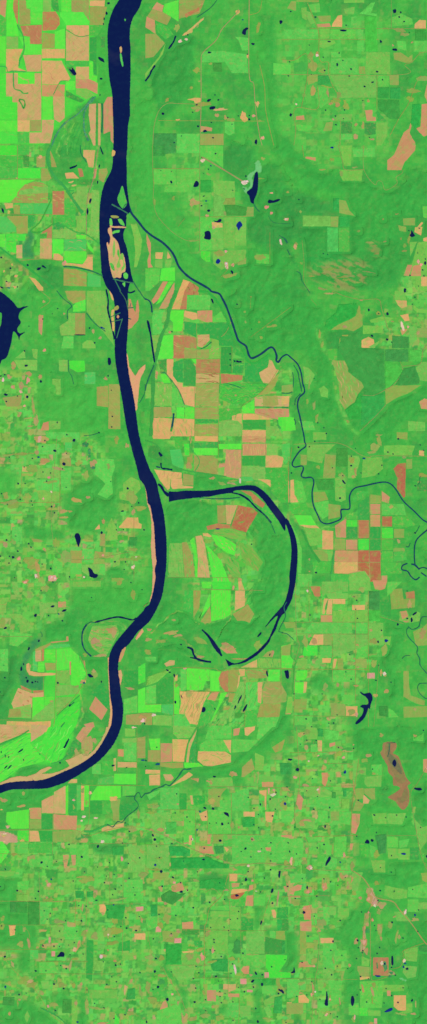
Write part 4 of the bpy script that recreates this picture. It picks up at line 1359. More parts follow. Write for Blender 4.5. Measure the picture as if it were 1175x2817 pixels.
F o|olive plot at the right edge|1015,80 1074,70 1074,230 1015,230
F g|green plot between lanes by the lower bank|680,280 745,270 745,350 680,345
F m|olive green plot by the lower bank|750,255 835,250 840,355 750,350
F t|salmon olive strip field beside a small pond|840,230 858,230 855,325 838,325
F g|light field below the wide lime square|905,435 1005,440 1000,500 905,510
F p|tan slope along the creek foot|755,740 915,710 915,740 790,770 750,770
F s|salmon twin plot in southern pastures|465,945 510,945 495,1035 475,1040
F s|small tan upright plot in southern pastures|525,945 560,945 560,1020 535,1020
F g|light pasture with a pond beside twin plots|215,960 390,950 390,1030 220,1035
F g|pasture right of a small tan plot|565,870 655,870 655,1040 565,1030
F g|wide light pasture under the creek|670,780 830,800 830,860 690,860
F y|lower right pasture block with a pale yard|945,880 1074,870 1074,1074 945,1074
F d|dark emerald square woodlot in pastures|828,885 915,880 915,945 830,945
F m|mottled green plot below the lane|215,855 385,855 385,930 215,930
F p|small cream patch by the river lane|530,385 570,385 570,412 500,415
F q|teal green field beside the lime square|725,380 840,360 840,420 720,425
F q|dull teal corridor between upright strips|567,430 598,430 598,605 567,620
Z o 9|620,150 780,40 720,150 620,225 510,255 540,215
Z F 30|130,270 380,280 300,330 200,370 100,370
Z F 30|0,500 200,470 400,440 300,560 200,590 0,620
Z e 24|650,860 920,850 900,960 690,930
Z F 20|860,60 920,20 860,260 820,200 870,140
C s|650,120,40,60 570,200,24,40 700,100,20,20 175,490,10,14 160,585,30,10 20,540,30,16 40,545,20,12 210,980,8,20 480,990,16,12 900,975,8,22
C p|165,838,16,8 30,800,14,14 220,605,6,6 10,610,12,6 850,300,8,20 840,530,30,20
C o|1020,640,10,30 880,850,24,10 840,820,14,10 980,760,30,14 640,560,10,20 240,960,24,16 545,590,8,20 610,470,10,20 1050,920,24,14 110,940,16,14
Z w 8|0,770 60,775 120,800 110,845 0,850
C w|10,795,14,11 108,820,13,9 60,735,12,9 36,788,10,7 30,845,8,6 667,485,8,10 620,662,12,7 710,672,12,5 603,692,6,6 985,2,14,6 757,845,9,9 900,975,6,14 545,540,10,6
R 4|215,630 218,850
R 4|0,760 390,760 560,762 640,805 800,760 920,740 1074,740
R 4|600,415 660,430 1074,432
R 3|0,935 140,940
R 3|660,430 655,700 600,780
R 3|1012,0 1012,430
R 3|390,640 390,940
R 3|655,860 1000,862
R 3|930,860 960,950 1010,1010
R 3|250,145 370,250
R 4|0,240 100,190
R 3|870,160 868,330
H 10|0,130 120,80 215,25
H 8|380,270 450,250 500,210
S 7|1074,490 1055,512 1042,520 1030,487 1010,492 995,530 1020,565 1012,603 940,660 905,703 870,700 835,738 810,728 790,720
H 14|790,722 740,745 680,770 620,770
S 4|930,512 1000,514
V F 26 14|0,600 200,570 400,470 520,410 640,330 800,260
L slanted black slough pond in the lime ridges|478,140 490,110 510,85 512,92 498,125 482,155 468,150
P thin slanted swale pond|155,175,5,26,55
P short swale pond of a pair|72,295,5,20,45
P second short swale pond of a pair|45,295,4,18,45
P small black pond beside the salmon olive strip|836,285,10,6,-15
P dark blue pond touching the right edge|1060,245,14,5,0
P black upright pond in a wooded pasture|725,882,7,12,20
P black pond left of twin plots|308,1000,9,8,-20
P small black pond right of twin plots|606,961,7,9,-25
p 510,867,9,5 957,771,7,6 925,708,6,5 950,1008,6,6 810,1003,6,5 905,858,5,5 1032,967,6,6 722,1035,5,4 350,1030,5,4 417,993,4,5 445,265,8,6 175,243,4,8 10,185,4,9 40,215,4,14 65,222,4,10 295,200,5,5 625,1070,5,4 40,1050,4,8 935,300,8,3
T 400 2000|in the lower middle farmland
F p|peach tall square|200,90 318,92 290,258 203,255
F p|wide peach field above the creek woods|390,178 590,182 632,208 632,260 490,290 430,285 385,245
G y 15 26 7 60 .3
G s -8 22 5 70 .5
F s|brown salmon square left of a peach square|113,120 200,120 198,255 113,262
F l|lime square with a pale dot|25,85 110,85 110,168 40,170
F o|mottled olive square under a lime one|20,172 110,170 110,260 20,255
F y|lime cream field at the top|205,-10 380,0 330,80 240,85 205,50
G l 20 18 7 50 .5
F t|tan curved strip along a dark green bar|320,120 380,20 370,60 330,160 320,262 300,260
F d|dark green tall bar|345,130 378,80 380,262 325,265 330,180
F g|wide green field between curved lanes|400,180 400,130 460,90 635,95 635,195 590,180
F p|pale wedge stripe in a wide green field|575,95 635,95 630,195
F g|large light green field at the right of a peach one|640,90 840,95 760,180 640,190
F g|light green field at the top middle|470,-10 640,-10 640,85 440,90
F p|cream square at the top|733,5 810,-5 808,20 755,65 735,60
F s|orange tan slanted strip|650,15 700,5 690,60 650,65
F g|light field cut by the top right woods|840,-10 950,-10 840,95 820,90
F p|peach slanted field beside the creek|185,438 320,332 352,355 300,390
F p|cream square by the creek|28,352 108,350 108,430 30,432
F t|tan half oval field by the creek|130,350 190,348 210,375 190,400 150,395
F o|tan strip field under a brown salmon square|110,265 280,262 280,300 210,305 110,290
F p|pale tan plot at the left|0,315 110,318 110,345 0,345
F l|yellow lime strip north of the creek|285,262 390,265 430,290 330,300 290,302
F o|olive field with a tan rim|715,300 785,230 808,310 730,370 710,370
F s|tan rose bar in green surroundings|860,405 948,405 945,442 862,442
F y|pale green plot above a tan rose bar|862,365 945,365 945,402 862,402
F p|cream hook field|840,470 895,465 895,610 885,615 880,510 845,490
F s|pale tan strip right of a striped meadow|330,380 395,380 390,410 375,395
F c|emerald field with angled foot|350,505 440,505 440,560 365,582
F t|salmon slim plot left of an emerald field|330,505 348,505 355,575 338,570
F g|green pasture left of a dark belt|110,450 250,445 250,610 110,605
F d|dark upright belt in pastures|253,490 305,490 305,610 253,610
F g|tall light green field|285,618 368,618 365,790 285,788
F o|olive pasture with tan rim|465,460 600,450 560,500 545,590 465,570
F g|big pasture with three ponds|460,610 635,615 635,785 460,790
F p|yellow square with rounded corner|395,640 455,615 460,690 420,695
F g|light block right of a big pasture|640,490 765,450 770,620 640,615
F g|pale block beside tan pastures|550,540 635,540 635,612 550,610
F p|pale yellow bar|725,625 808,625 808,662 725,660
F d|dark green wooded bar below a pale yellow bar|710,668 808,665 808,735 720,740
F p|cream broken field|885,625 955,625 935,705 890,700
F o|small tan slanted field|840,670 880,670 860,705
F o|tan square with a tiny black pond|500,795 575,795 575,865 500,860
F s|tan upright plot by a lane|458,795 480,795 480,865 458,865
F o|cream wedge bar above a green bar|605,797 715,797 610,835
F m|emerald bar below a cream wedge|580,845 660,815 718,850 718,882 580,880
F s|tan olive field touching a lane|400,880 490,878 510,940 400,930
F c|dark emerald wood by the diagonal road|172,880 270,880 330,905 330,955 180,950
F c|large emerald wood below the diagonal road|185,965 450,960 560,1000 620,1010 620,1045 190,1045
F g|light green plot with a salmon strip|283,795 365,795 365,870 283,868
F p|thin salmon strip in a light green plot|325,800 345,800 340,870 320,870
F y|olive pasture at the left with tan yards|30,640 170,630 168,770 60,790
F y|olive square pasture left of tall light field|198,640 280,640 280,695 198,695
F m|dark green wood square in the middle left|150,700 230,700 230,790 150,790
F d|dark wood square at the right edge|990,265 1080,265 1080,350 1000,350
F y|olive field right of the creek wood|810,190 880,220 870,320 810,320
F s|salmon bar cut by the right edge|1005,798 1080,795 1080,820 1005,812
F g|light pasture above the curved road|640,800 870,800 880,1000 640,1010
F g|broad pasture right of a small rust plot|850,800 1060,820 1074,1000 940,1000 850,880
F s|small rust plot|885,890 928,890 928,920 895,915
F o|olive slope right of the slough|935,150 1030,90 1010,170 960,190
F y|striped meadow with thin curves|460,380 640,370 650,440 470,440
F o|brown olive plot at the left edge|10,570 90,565 90,600 20,600
F g|narrow green plot along the creek foot|10,500 110,460 100,490 30,540
F y|olive pasture by the right lane|905,530 1050,520 1020,610 920,610
F e|small emerald wood below a tan square|505,880 580,875 580,930 520,940
F p|pale cream spot field below a tan square|580,885 630,885 600,925
F y|pasture block at the lower left|10,870 170,870 180,1040 10,1040
Z F 40|380,300 640,270 700,330 760,440 640,450 560,360 400,370
Z F 40|640,260 860,80 960,0 1074,0 900,170 760,230 690,300
Z F 24|440,440 620,450 640,540 560,520
V f 24 14|350,310 480,320 620,290 740,240 850,130 900,60
C s|485,410,14,14 660,345,30,14 640,350,20,14 370,385,20,9 240,570,8,10 400,722,6,6 420,890,14,8 465,400,20,6 660,1050,16,10 540,960,24,10 790,830,14,14 300,860,20,6 690,740,8,14 490,550,24,20 110,760,24,14 45,760,16,10
C o|70,590,30,16 40,635,30,10 620,890,20,12 560,960,10,20 1030,460,30,16 1060,500,12,20 1010,720,20,12 1060,740,12,12 1040,1000,20,16 80,1055,50,8 270,880,1,1 100,970,20,8 900,720,14,20 590,1010,16,16 270,920,8,16 640,725,14,24
C w|947,500,16,12 950,465,9,9 912,470,5,24 760,1028,8,9 840,918,8,6 155,750,6,5 8,320,4,6 345,830,6,6 560,845,1,1
S 9|340,308 310,314 280,315 245,365 205,410 180,433 150,425 130,438 100,448 60,465 35,485 0,492
R 5|0,750 140,800 300,880 450,945 560,980 650,1018 760,1015 860,1005 1074,1025
R 3|0,612 370,612
R 3|460,605 460,800
R 3|460,795 870,797
R 3|638,0 638,90
R 3|635,490 635,790
R 3|900,440 890,620
R 3|0,870 180,870
R 3|455,440 810,440
R 3|840,450 1074,445
R 3|20,60 20,260
R 3|110,90 110,440
R 3|370,618 370,870
V y 14 5|530,95 555,150
H 6|380,0 320,110 300,180 290,260
H 8|390,0 385,80 380,180 375,262
V m 8 4|470,30 420,80 395,130
L black pond like an arrowhead in a big pasture|580,632 600,630 615,640 618,665 605,655 590,648
P black pond below an arrowhead one|568,716,9,11,0
P round black pond left of an arrowhead one|502,604,10,9,0
P black lower pond of a linked pair|71,832,10,11,-20
P black upper pond of a linked pair|57,800,7,11,-25
P black flat pond at the right edge|1063,240,10,7,0
P dark teal pond in olive farm|92,275,18,8,-10
P black pond in a tan square|552,839,11,9,-15
P dark pond at the bottom edge|119,1066,11,10,0
P blue pond above the bottom edge|73,1020,9,9,0
P thin slanted pond by the lower right lane|740,898,10,6,-35
P dark pond in the emerald wood|430,978,11,6,0
p 383,760,8,7 404,624,8,7 233,494,6,6 445,663,6,5 440,597,12,8 510,367,14,6 543,513,7,4 308,665,7,5 222,635,5,5 475,711,5,4 524,709,5,5 614,711,6,5 940,657,7,6 922,533,6,9 1035,567,8,11 965,483,5,8 962,607,6,5 1035,515,5,5 850,573,5,12 835,647,5,5 803,601,5,5 802,720,5,6 838,744,5,5 928,855,6,6 925,1055,7,7 990,1072,8,6 925,990,7,4 435,895,6,6 708,920,5,5 858,900,5,4 1055,855,5,4 928,938,5,4 788,830,6,6 197,862,5,6 83,880,5,5 105,965,6,5 760,520,6,4 1048,442,6,4 780,960,5,6 760,1068,6,5 385,1070,5,4 342,828,5,5 5,248,7,7 85,150,6,4 3,292,4,4 283,990,4,4 330,700,4,4
T 775 2000|at the lower right around the drained reddish basin
F s|tan square left of the lower farm lane|295,338 340,338 340,395 325,440 300,420
F p|tan upright rectangle|265,98 298,98 298,180 268,180
F s|tan wedge bar|352,120 430,103 420,125 355,150
F g|light green square between tan plots|215,130 260,125 262,180 215,185
F y|yellow green block at the top of the farm|180,0 262,10 262,90 190,90
F d|dark small wood square at the top of the farm|265,10 308,15 305,70 268,70
F g|light plot right of a small dark wood|312,15 425,30 415,95 312,90
F y|pale strip along the ridge lane|525,245 570,235 545,420 525,425
F o|tan pasture with white corner|610,455 690,450 690,535 665,535 610,490
F o|olive tan pasture below the ridge lane|545,455 605,450 610,530 545,535
F t|tan slanted piece below a tan pasture|605,500 650,540 640,565 600,565
F o|olive tan tall field beside the ridge lane|550,540 610,570 580,620 525,620
F s|tan salmon strip beside the ridge lane|520,640 580,640 575,710 545,790 515,780
F y|pale pasture left of the reddish basin|615,370 740,355 735,440 630,440 610,415
F g|light field above the pale pasture|660,280 740,275 740,355 670,350
F y|small olive field by the forest edge|575,300 625,300 620,355 580,350
F g|bright pasture with a bump|270,615 340,620 340,700 270,700
F g|wide pasture left of the ridge lane|255,520 420,515 425,610 255,600
F o|olive square left of the ridge lane|360,625 425,625 425,690 365,690
F g|light plot beside the ridge lane|430,625 515,625 510,720 430,715
F y|pasture with a black pond at its corner|665,640 775,635 775,715 680,715
F y|pale pasture right of two lane ponds|780,640 920,635 890,720 780,715
F g|light green square above a pale square|780,810 860,815 860,890 780,890
F g|light plot with rounded side|865,840 945,825 925,885 870,895
F y|pale square with a blue dotted pond|780,895 858,898 858,970 790,975
F y|pale square with a blue pond|860,900 945,898 945,980 860,980
F d|emerald square right of a pale square|950,890 1015,890 1015,980 950,980
F y|wide pale field at the bottom|660,985 765,985 765,1074 680,1074
F g|light tall green plot with a tan strip|330,870 370,870 365,945 330,950
F o|thin tan strip beside a tall green plot|370,870 385,870 382,940 372,940
F g|large light plot left of the ridge lane|395,810 480,810 470,960 390,960
F g|pasture square with a long black pond|325,950 410,975 405,1040 300,1035
F g|pasture strip at the left|180,810 300,815 290,840 200,850
F g|light green plot at the left edge|-5,615 85,620 80,700 0,700
F s|salmon olive tapering field|120,480 160,530 145,615 130,610 105,560
F d|dark wood strip left of the ridge lane|450,460 480,460 480,515 455,515
F e|dark upright wood in pastures|370,480 400,480 400,525 370,525
F g|light plot at the forest corner|970,40 980,85 1050,40 1045,105 970,100
F s|tan corner plot at the right edge|1045,240 1074,235 1074,340 1045,330
F y|yellow green valley strip at the right edge|980,680 1040,740 1074,730 1074,840 1030,900 1000,800
F y|long yellow green farm field above the wide pasture|165,440 300,440 400,500 250,520 165,510
F y|pasture block at left middle|95,660 250,670 240,750 110,745
F g|green pasture at lower left|0,830 160,820 160,960 0,980
F y|olive pasture right of a dark wood strip|440,530 500,530 500,600 440,605
F e|emerald wood below the long lake|690,800 775,790 770,930 720,940
F m|olive wooded pasture under twin ponds|580,860 640,870 640,960 585,950
F g|pasture right of twin ponds|650,870 700,890 710,970 660,960
F s|thin tan ridge strip below|505,860 530,860 520,910 505,905
F y|light upright plot by a lane|395,110 440,100 440,190 400,190
F y|small pale plot with blue pond|440,360 475,365 470,410 445,405
C s|150,50,24,20 180,150,14,24 100,375,16,12 180,430,24,10 150,710,16,24 180,690,40,8 30,460,30,12 185,910,14,20 280,470,10,30 535,450,6,50 465,945,9,14 310,300,16,20 735,60,14,16 640,210,20,12 530,130,6,8 985,65,12,10 210,1040,24,14 560,690,10,40
C o|420,200,30,20 680,345,16,9 600,330,20,14 70,500,10,16 20,580,24,30 60,790,14,10 350,760,12,30 410,700,1,1 80,1000,16,30 170,1000,20,20 330,740,30,16 220,780,20,14 700,940,20,30 520,1030,16,30 610,250,30,14 190,40,20,20 130,490,10,10 60,1040,40,12 430,150,24,12 450,40,24,10
C w|456,226,9,9 100,372,14,9 208,1040,18,14 265,462,8,6 460,945,7,12 270,212,8,6 200,252,6,5 1068,300,6,10 70,990,10,20
Z F 60|560,0 1074,0 1074,330 960,400 900,260 840,110 740,110 740,300 640,260 560,200
Z F 50|960,440 1074,400 1074,680 980,640 960,560
Z f 50|700,540 800,560 880,620 960,600 980,800 660,800 600,700 640,600
Z F 40|780,990 1020,990 1074,1074 780,1074
Z e 26|0,270 90,260 85,440 60,450 0,440
R 4|110,0 125,250 130,440 95,670 170,810 200,900 205,1040 500,1060
R 4|570,235 540,440 520,600 512,720 515,790
V o 18 8|575,240 545,430 525,560 515,700 520,790 490,900 460,1040
R 3|60,190 500,185
R 3|240,810 560,800
R 4|1074,290 1000,420 955,480 965,600 990,740 1010,860 1040,980 1074,1050
V y 20 10|970,600 990,740 1020,880 1060,1000
R 3|130,440 540,435
R 3|340,270 520,270
R 3|720,805 1000,800
D drained reservoir basin|brick red bare lake bed with a dark wet middle|755,115 840,115 845,160 820,195 860,215 890,290 920,370 952,415 930,435 942,475 940,560 910,605 880,605 840,550 785,520 830,490 875,455 850,435 825,430 820,370 790,340 780,285 745,225 728,190 745,165
L small black pool in the middle of the reddish basin|818,262 835,240 848,265 840,292 825,285
L long black cigar shaped pond|352,958 364,965 358,985 340,1010 328,1027 324,1015 335,985
P round black pond of a twin with a smaller one|634,848,16,16,0
P smaller black pond of a twin|669,838,11,10,0
P black bar pond right of the reddish basin|1005,458,29,10,2
P black flat pond at the left|64,241,16,7,8
P purple black pond beside the lane|116,315,12,12,-20
P bright blue small pond in pasture|468,333,9,12,10
P blue winged pond in a pale square|902,937,18,7,0
P black pond cut by the right edge|1074,956,8,10,0
P blue dark pond at the left lane|25,567,8,11,-20
P upright dark pond in pastures|321,735,6,11,0
p 684,650,10,6 850,651,5,5 920,665,5,6 567,541,7,5 313,868,7,7 263,893,6,6 238,608,7,6 355,596,6,8 434,1000,6,8 555,806,5,5 812,950,5,6 672,311,5,5 420,152,5,6 186,98,6,5 165,50,5,5 138,127,4,6 255,100,5,6 228,380,4,4 360,398,5,5 48,855,5,6 60,920,5,10 110,938,5,5 700,780,4,6 768,670,4,5 30,515,5,4 185,472,5,4 40,443,5,4 98,740,4,6 350,665,4,6 810,1072,6,4 730,1038,4,4 1027,742,5,5 1047,25,5,5 532,158,5,6 265,514,4,4
S 5|800,118 795,180 780,220
S 5|775,118 840,116
T 0 2400|in the bottom left patchwork
F e|dark emerald woodlot square|123,215 205,215 205,300 123,295
F e|dark emerald woodlot upright rectangle|207,215 293,215 293,388 207,388
F y|tan olive square above an emerald woodlot|122,160 205,160 203,213 122,210
F p|pale cream plot in woods|65,390 115,390 110,460 75,470
F p|cream bar at the right of the block|993,450 1074,450 1074,498 995,495
F g|tall light green field right of a woodlot|297,215 330,215 370,280 330,385 297,385
F g|light pasture above the dark lake|480,405 580,400 580,500 480,495
F y|pasture with tiny pond beside a dark lake|385,400 465,400 465,480 385,480
F q|teal green square in the lower left woods|222,572 282,572 282,640 222,640
F w|pink yard left of a dark lake|378,582 408,582 408,620 378,620
F s|tan slanted plot by a dark lake|540,580 585,500 595,505 590,545 560,590
F y|round pale pasture below a dark lake|572,590 635,550 635,650 590,650
F d|dark green strip running south|640,500 690,500 690,650 680,800 635,780
F y|pale yellow small plot at the middle bottom|300,803 365,803 365,860 315,860
F g|small bright green upright plot|368,803 390,803 388,860 368,860
F y|broad pasture at the lower middle|660,865 870,870 865,930 660,930
F y|olive pasture with a purple pond|815,770 880,765 885,810 850,855 812,850
F t|small tan spike plot|920,830 945,845 925,910 915,900
F d|dark wood square right of a tan spike|945,860 1000,850 1000,935 930,940
F g|bright upper right pasture|915,60 1055,50 1055,140 915,140
F g|pasture row at the upper right|915,150 1060,150 1060,215 915,215
F c|emerald wood under upper right pasture|780,240 930,230 910,350 790,340
F e|emerald square woodlot near the bottom left edge|20,920 110,920 105,985 20,980
F e|emerald wood left of a pale strip near the bottom|465,935 530,940 525,1040 460,1040
F y|tall pale strip near the bottom|530,935 575,940 570,1120 530,1120
F o|tan plot beside a lime strip near the bottom|808,1030 850,1030 845,1090 805,1090
F b|lime strip near the bottom|850,1035 885,1090 880,1120 845,1120
F y|pasture east of the lower wood belt|690,650 765,650 765,725 690,725
F c|emerald plot in pastures at right|880,520 960,500 960,580 870,580
F p|cream blob yards at upper middle|735,240 765,230 790,260 770,315 735,290
F y|olive band at the right lower edge|905,595 1010,590 1010,640 960,650 905,625
F w|pinkish bar at the right edge|1003,255 1060,250 1060,285 1003,288
F y|pale hook at the bottom left|180,1070 200,1020 220,1060 200,1110
F y|light pasture above round pale one|480,500 575,500 570,560 480,560
F g|pale pasture left of a dark lake|290,665 400,660 430,745 290,745
F y|pale tan top left field|0,-10 115,-10 100,25 40,35 0,25
F g|light top left pasture block|130,70 215,60 210,125 130,130
F y|long pale pasture strip in the top middle|470,50 555,50 550,140 470,170
F d|dark wood square at top middle|555,135 620,140 620,190 560,190
F d|small dark wood square right of another|640,140 690,140 690,180 640,185
F e|long dark wood under tan square|75,215 122,215 122,295 75,295
C s|350,75,10,18 365,98,20,18 345,185,10,10 565,300,8,8 760,305,14,10 610,260,5,30 1048,355,8,20 520,690,9,40 560,965,10,20 525,380,28,14 505,380,8,20 95,680,12,24 215,520,9,40 330,545,16,20 275,555,10,10 600,825,8,12 750,620,10,18 850,655,14,10 770,615,24,12 70,1045,8,16 145,940,8,9 550,565,12,18 580,540,8,20 760,1115,40,8 1000,630,12,16 800,575,8,8 970,405,14,6 408,800,6,6 970,800,12,20
C o|20,340,16,26 20,400,20,24 640,50,50,24 600,35,30,8 680,120,24,14 700,170,16,20 360,200,40,12 430,215,60,5 430,360,40,16 620,450,16,20 700,470,30,24 790,450,24,40 850,430,40,30 850,360,30,24 830,520,40,14 740,700,24,24 610,520,10,16 180,420,12,20 150,530,30,20 310,510,24,16 60,640,40,8 180,800,40,30 90,880,20,14 60,820,30,14 240,830,30,20 310,890,20,16 640,980,14,40 700,1000,40,10 390,980,40,16 550,640,24,10 545,830,12,20 930,60,10,10 870,200,60,9 960,270,30,16 450,830,24,24 640,870,10,30 740,1010,40,6 1040,880,10,40 1050,20,30,20 130,960,5,30 960,1040,30,20
C w|368,500,7,20 362,92,14,12 640,430,6,5 748,625,8,14 358,990,8,8 552,568,10,16 800,460,6,6
Z F 40|0,30 160,40 130,200 290,400 290,580 0,570
Z F 40|130,580 370,570 370,650 220,660 280,760 130,740
Z F 40|20,920 300,960 440,1120 0,1120
Z F 30|560,790 650,800 640,1120 570,1120
Z F 30|360,880 460,870 530,940 460,1040
Z y 70|300,0 1074,0 1074,1000 650,900 300,860
R 3|0,388 470,388
R 4|0,590 100,720 270,880 360,1030 440,1100 490,1130
R 4|375,400 380,620
R 3|560,190 555,400
R 3|290,0 295,390
R 3|640,140 635,650
R 3|810,0 815,380
R 3|165,390 215,450 215,560
R 3|0,212 550,215
R 3|0,570 370,570
R 3|280,660 650,660
R 3|290,750 820,750
R 3|910,0 905,600
R 3|660,235 1074,232
L black lake like a flying bird|422,622 440,600 450,588 470,590 478,604 472,622 450,622 435,625
p 37,623,10,8 40,845,8,12 285,141,8,7 380,52,7,8 129,134,8,8 602,358,8,7 1006,430,9,7 637,250,6,6 490,711,7,7 856,685,8,7 400,825,7,8 472,857,7,7 318,540,6,10 112,425,5,5 263,192,6,5 713,206,12,4 833,165,5,6 840,240,6,7 998,167,5,5 853,124,7,6 797,277,6,5 583,244,6,5 373,303,5,5 328,284,5,4 441,433,6,5 453,498,5,5 400,545,6,7 441,548,5,5 549,518,5,5 615,603,5,5 450,688,5,5 265,728,10,6 142,903,7,7 861,808,6,6 925,1051,6,6 573,1105,11,8 845,474,6,6 936,412,8,6 1030,326,5,5 893,400,5,5 568,436,5,5 955,43,7,5 772,76,6,5 897,97,5,5 410,1020,8,5 763,660,5,5 891,677,5,5 827,772,6,4 644,868,5,5 769,1001,5,6 843,1079,6,5 700,968,5,5 542,63,5,5 5,105,5,5 12,395,6,5 790,827,6,5 1035,740,5,7 508,537,4,4 930,335,6,6 345,12,1,1 844,15,5,4 787,28,5,4 350,345,5,4 486,358,5,5 518,608,5,4 340,727,5,4 195,892,5,4 985,112,4,4 925,1010,1,1
H 9|300,1000 420,1060 490,1120
V y 14 6|330,930 420,1040 490,1130
T 400 2400|in the bottom middle patchwork
F b|lime field with a wooded notch cut from its right|890,608 1050,612 1040,660 985,735 1074,740 1074,778 915,778 905,720 890,700
F g|light green field left of the notched lime one|720,612 888,608 888,690 830,720 800,690 725,680
F e|very dark green square above a lime field|885,475 1030,505 1030,605 882,605
F y|large dull olive green square|745,435 880,440 880,600 745,600
F e|dark keyhole shaped wood|655,515 680,493 708,515 705,600 655,600 640,570 652,560
F s|salmon square above a dark strip|270,370 353,362 355,415 272,418
F e|dark strip under a salmon square|268,422 398,420 398,460 270,460
F d|large dark wood square at the left|150,530 270,530 265,680 150,680
F s|orange tan square in the right centre|705,720 725,692 768,692 765,750 730,750
F s|orange tan square with a line through it|455,870 522,868 522,953 455,950
F s|tan bar over a green one|612,895 695,895 693,922 612,920
F s|salmon cone shaped field|105,1015 130,955 150,945 165,975 162,1018
F s|orange rust upright field near the red pit|748,172 798,168 795,250 738,245
F s|small orange field beside the red pit|768,95 797,92 795,125 760,140
F p|cream wedge above the red pit|640,125 720,120 760,130 720,150 630,160
F n|brick red lens shaped pit with a pale middle|630,165 720,148 738,150 690,195 645,200 628,190
F w|pink square at the left|77,400 118,400 118,440 77,440
F w|pink rectangle above dark woods|213,485 265,485 265,522 213,522
F w|pink square above the pink bar|700,785 747,785 747,825 702,825
F w|pink bar with a pond beside it|750,865 793,868 793,885 750,885
F w|pink square under the notched lime field|880,738 912,738 912,778 880,778
F p|cream small bent field|930,278 955,275 968,300 965,335 945,335
F d|dark square below the lane|708,340 795,340 795,425 708,425
F c|emerald square at right|972,345 1045,345 1045,430 975,428
F d|dark plot above the emerald square|975,260 1055,255 1055,340 972,342
F o|cream edged tan square at right|965,432 1030,432 1035,500 965,490
F g|light green plot by a cream edged tan one|918,432 962,432 962,490 918,480
F e|long dark hill wood at upper left|115,170 180,130 250,160 300,150 260,195 200,240 120,210
F d|dark wood band at the top|400,60 540,40 600,60 590,130 480,120 400,120
F g|green oblong plot beside a lane|480,250 622,248 620,278 480,275
F y|pale rounded plot with dark draw|470,340 560,340 620,400 615,420 465,420
F y|pale green plots below an oblong one|480,285 622,285 622,330 480,330
F y|pale tall plot right of plots below an oblong one|625,255 703,255 703,415 625,415
F y|olive pasture with small pair of ponds|450,430 610,430 610,600 520,600 450,560
F d|dark wood strip with a bump at middle|480,680 550,640 612,640 612,735 500,730
F y|wide tan green wavy field|185,685 360,690 360,780 240,800 205,750
F y|pasture above a wavy tan green field|268,580 360,590 435,620 430,685 270,680
F p|yellow cream thin bar|270,585 360,575 355,592 280,595
F g|light block near the bottom|610,965 692,965 692,1070 605,1070
F y|yellow green block right of a light one near the bottom|698,985 778,985 778,1060 700,1060
F g|light block at the bottom left|85,1025 260,960 265,1120 80,1120
F g|pasture with olive rim left of a lime field edge|0,340 90,330 90,400 20,430
F g|light pasture with tan strips|190,245 270,250 265,320 190,310
F d|olive dark wood plot at the left|40,240 90,240 90,325 40,325
F o|tan pasture in left centre|125,430 260,440 210,520 130,510
F s|tan yard block at upper middle|190,100 270,70 290,130 200,150
F o|olive tan top left farm|55,0 180,0 160,60 60,50
F p|tan top right block|622,10 680,10 678,65 622,65
F s|tan block above the cream wedge|635,80 700,78 690,105 640,110
F o|cream tan y shaped field at lower right|965,785 990,785 995,830 1030,860 1025,890 980,890 970,840
F d|dark wood below the notched lime field|830,785 965,790 960,830 870,835
F g|dull light plot with straight lines|862,840 980,840 960,895 862,895
F y|pale slanted wedge at lower right|870,950 950,905 1010,900 930,970 880,980
F p|tan plot cut by the right edge low|1045,960 1080,960 1080,1045 1045,1045
F y|rounded pale meadow low|875,1000 910,985 945,1060 900,1060
F d|dark wood between pale lands low|955,920 1010,910 1010,1040 945,1040
F c|emerald small square by the lane|360,505 420,505 420,550 365,550
F e|emerald dark plot|410,155 445,155 445,235 410,235
F m|green plot below a red pit|635,200 740,195 735,250 640,250
F g|light strip right of an orange field|800,165 890,160 880,245 800,245
F t|tan uneven plots by the lane|575,825 610,825 668,825 668,865 612,885 610,865 575,865
C s|110,120,14,20 90,260,1,1 150,228,18,10 210,120,14,16 300,1080,14,40 275,1080,8,40 240,965,6,14 190,465,14,10 245,440,14,10 190,810,6,24 500,990,8,10 390,650,14,20 795,60,8,10 980,180,6,60 1060,170,10,60 600,130,20,8 310,130,8,8 780,760,10,10 1050,100,8,24 470,435,20,7
C o|160,340,30,40 115,390,20,20 180,500,30,14 330,620,30,24 500,660,50,10 400,570,30,14 640,640,24,16 690,650,8,24 60,60,14,14 30,630,30,16 120,760,30,14 120,630,20,20 350,1080,30,20 440,1060,40,14 540,1070,20,20 640,310,1,1 750,310,24,9 370,60,24,10 1050,40,16,30 20,850,20,40 460,455,14,20 600,560,1,1 430,890,14,16 300,1020,14,14 50,940,30,30 900,1080,40,10
C w|498,573,8,18 425,630,10,18 663,720,7,30 200,900,7,8 215,75,8,6 790,60,5,5 415,610,10,12 820,140,5,4
Z e 30|400,0 620,20 600,140 400,130
Z F 40|980,660 1074,560 1074,740 1000,735
Z F 30|560,970 610,970 600,1070 540,1020
Z F 24|690,730 960,780 960,840 800,850 800,1120 900,1120 860,960 880,900
Z F 30|800,255 880,250 870,420 800,420
Z F 30|880,400 1050,400 1050,480 880,480
V F 26 16|140,640 180,760 240,840 290,950 300,1000
R 5|610,20 580,130 560,180 475,265 455,360 435,430 440,690
R 4|955,85 905,230 870,340 848,425
R 3|440,150 500,120 550,165
R 3|270,418 700,430 900,430
R 3|345,780 900,780
R 3|185,685 612,685
R 3|705,255 705,600
R 3|620,0 622,420
R 3|612,600 612,900
R 3|435,620 435,960
R 3|695,900 690,1120
R 4|130,700 180,800 250,900 290,1000
R 3|20,430 40,560 110,660
R 3|805,0 800,250
L tall black pond at the upper right corner|988,0 992,-12 1000,-10 998,10 993,40 985,38 982,20
P thin slanted black pond beside the ridge lane|938,134,8,20,20
P slanted black pond above a lime field|856,371,6,16,15
P slanted dark pond left of the wood patch|817,745,7,13,-25
P slanted black bar pond near the pink square|793,803,14,8,-40
P dark ragged pond under woods|863,827,8,14,0
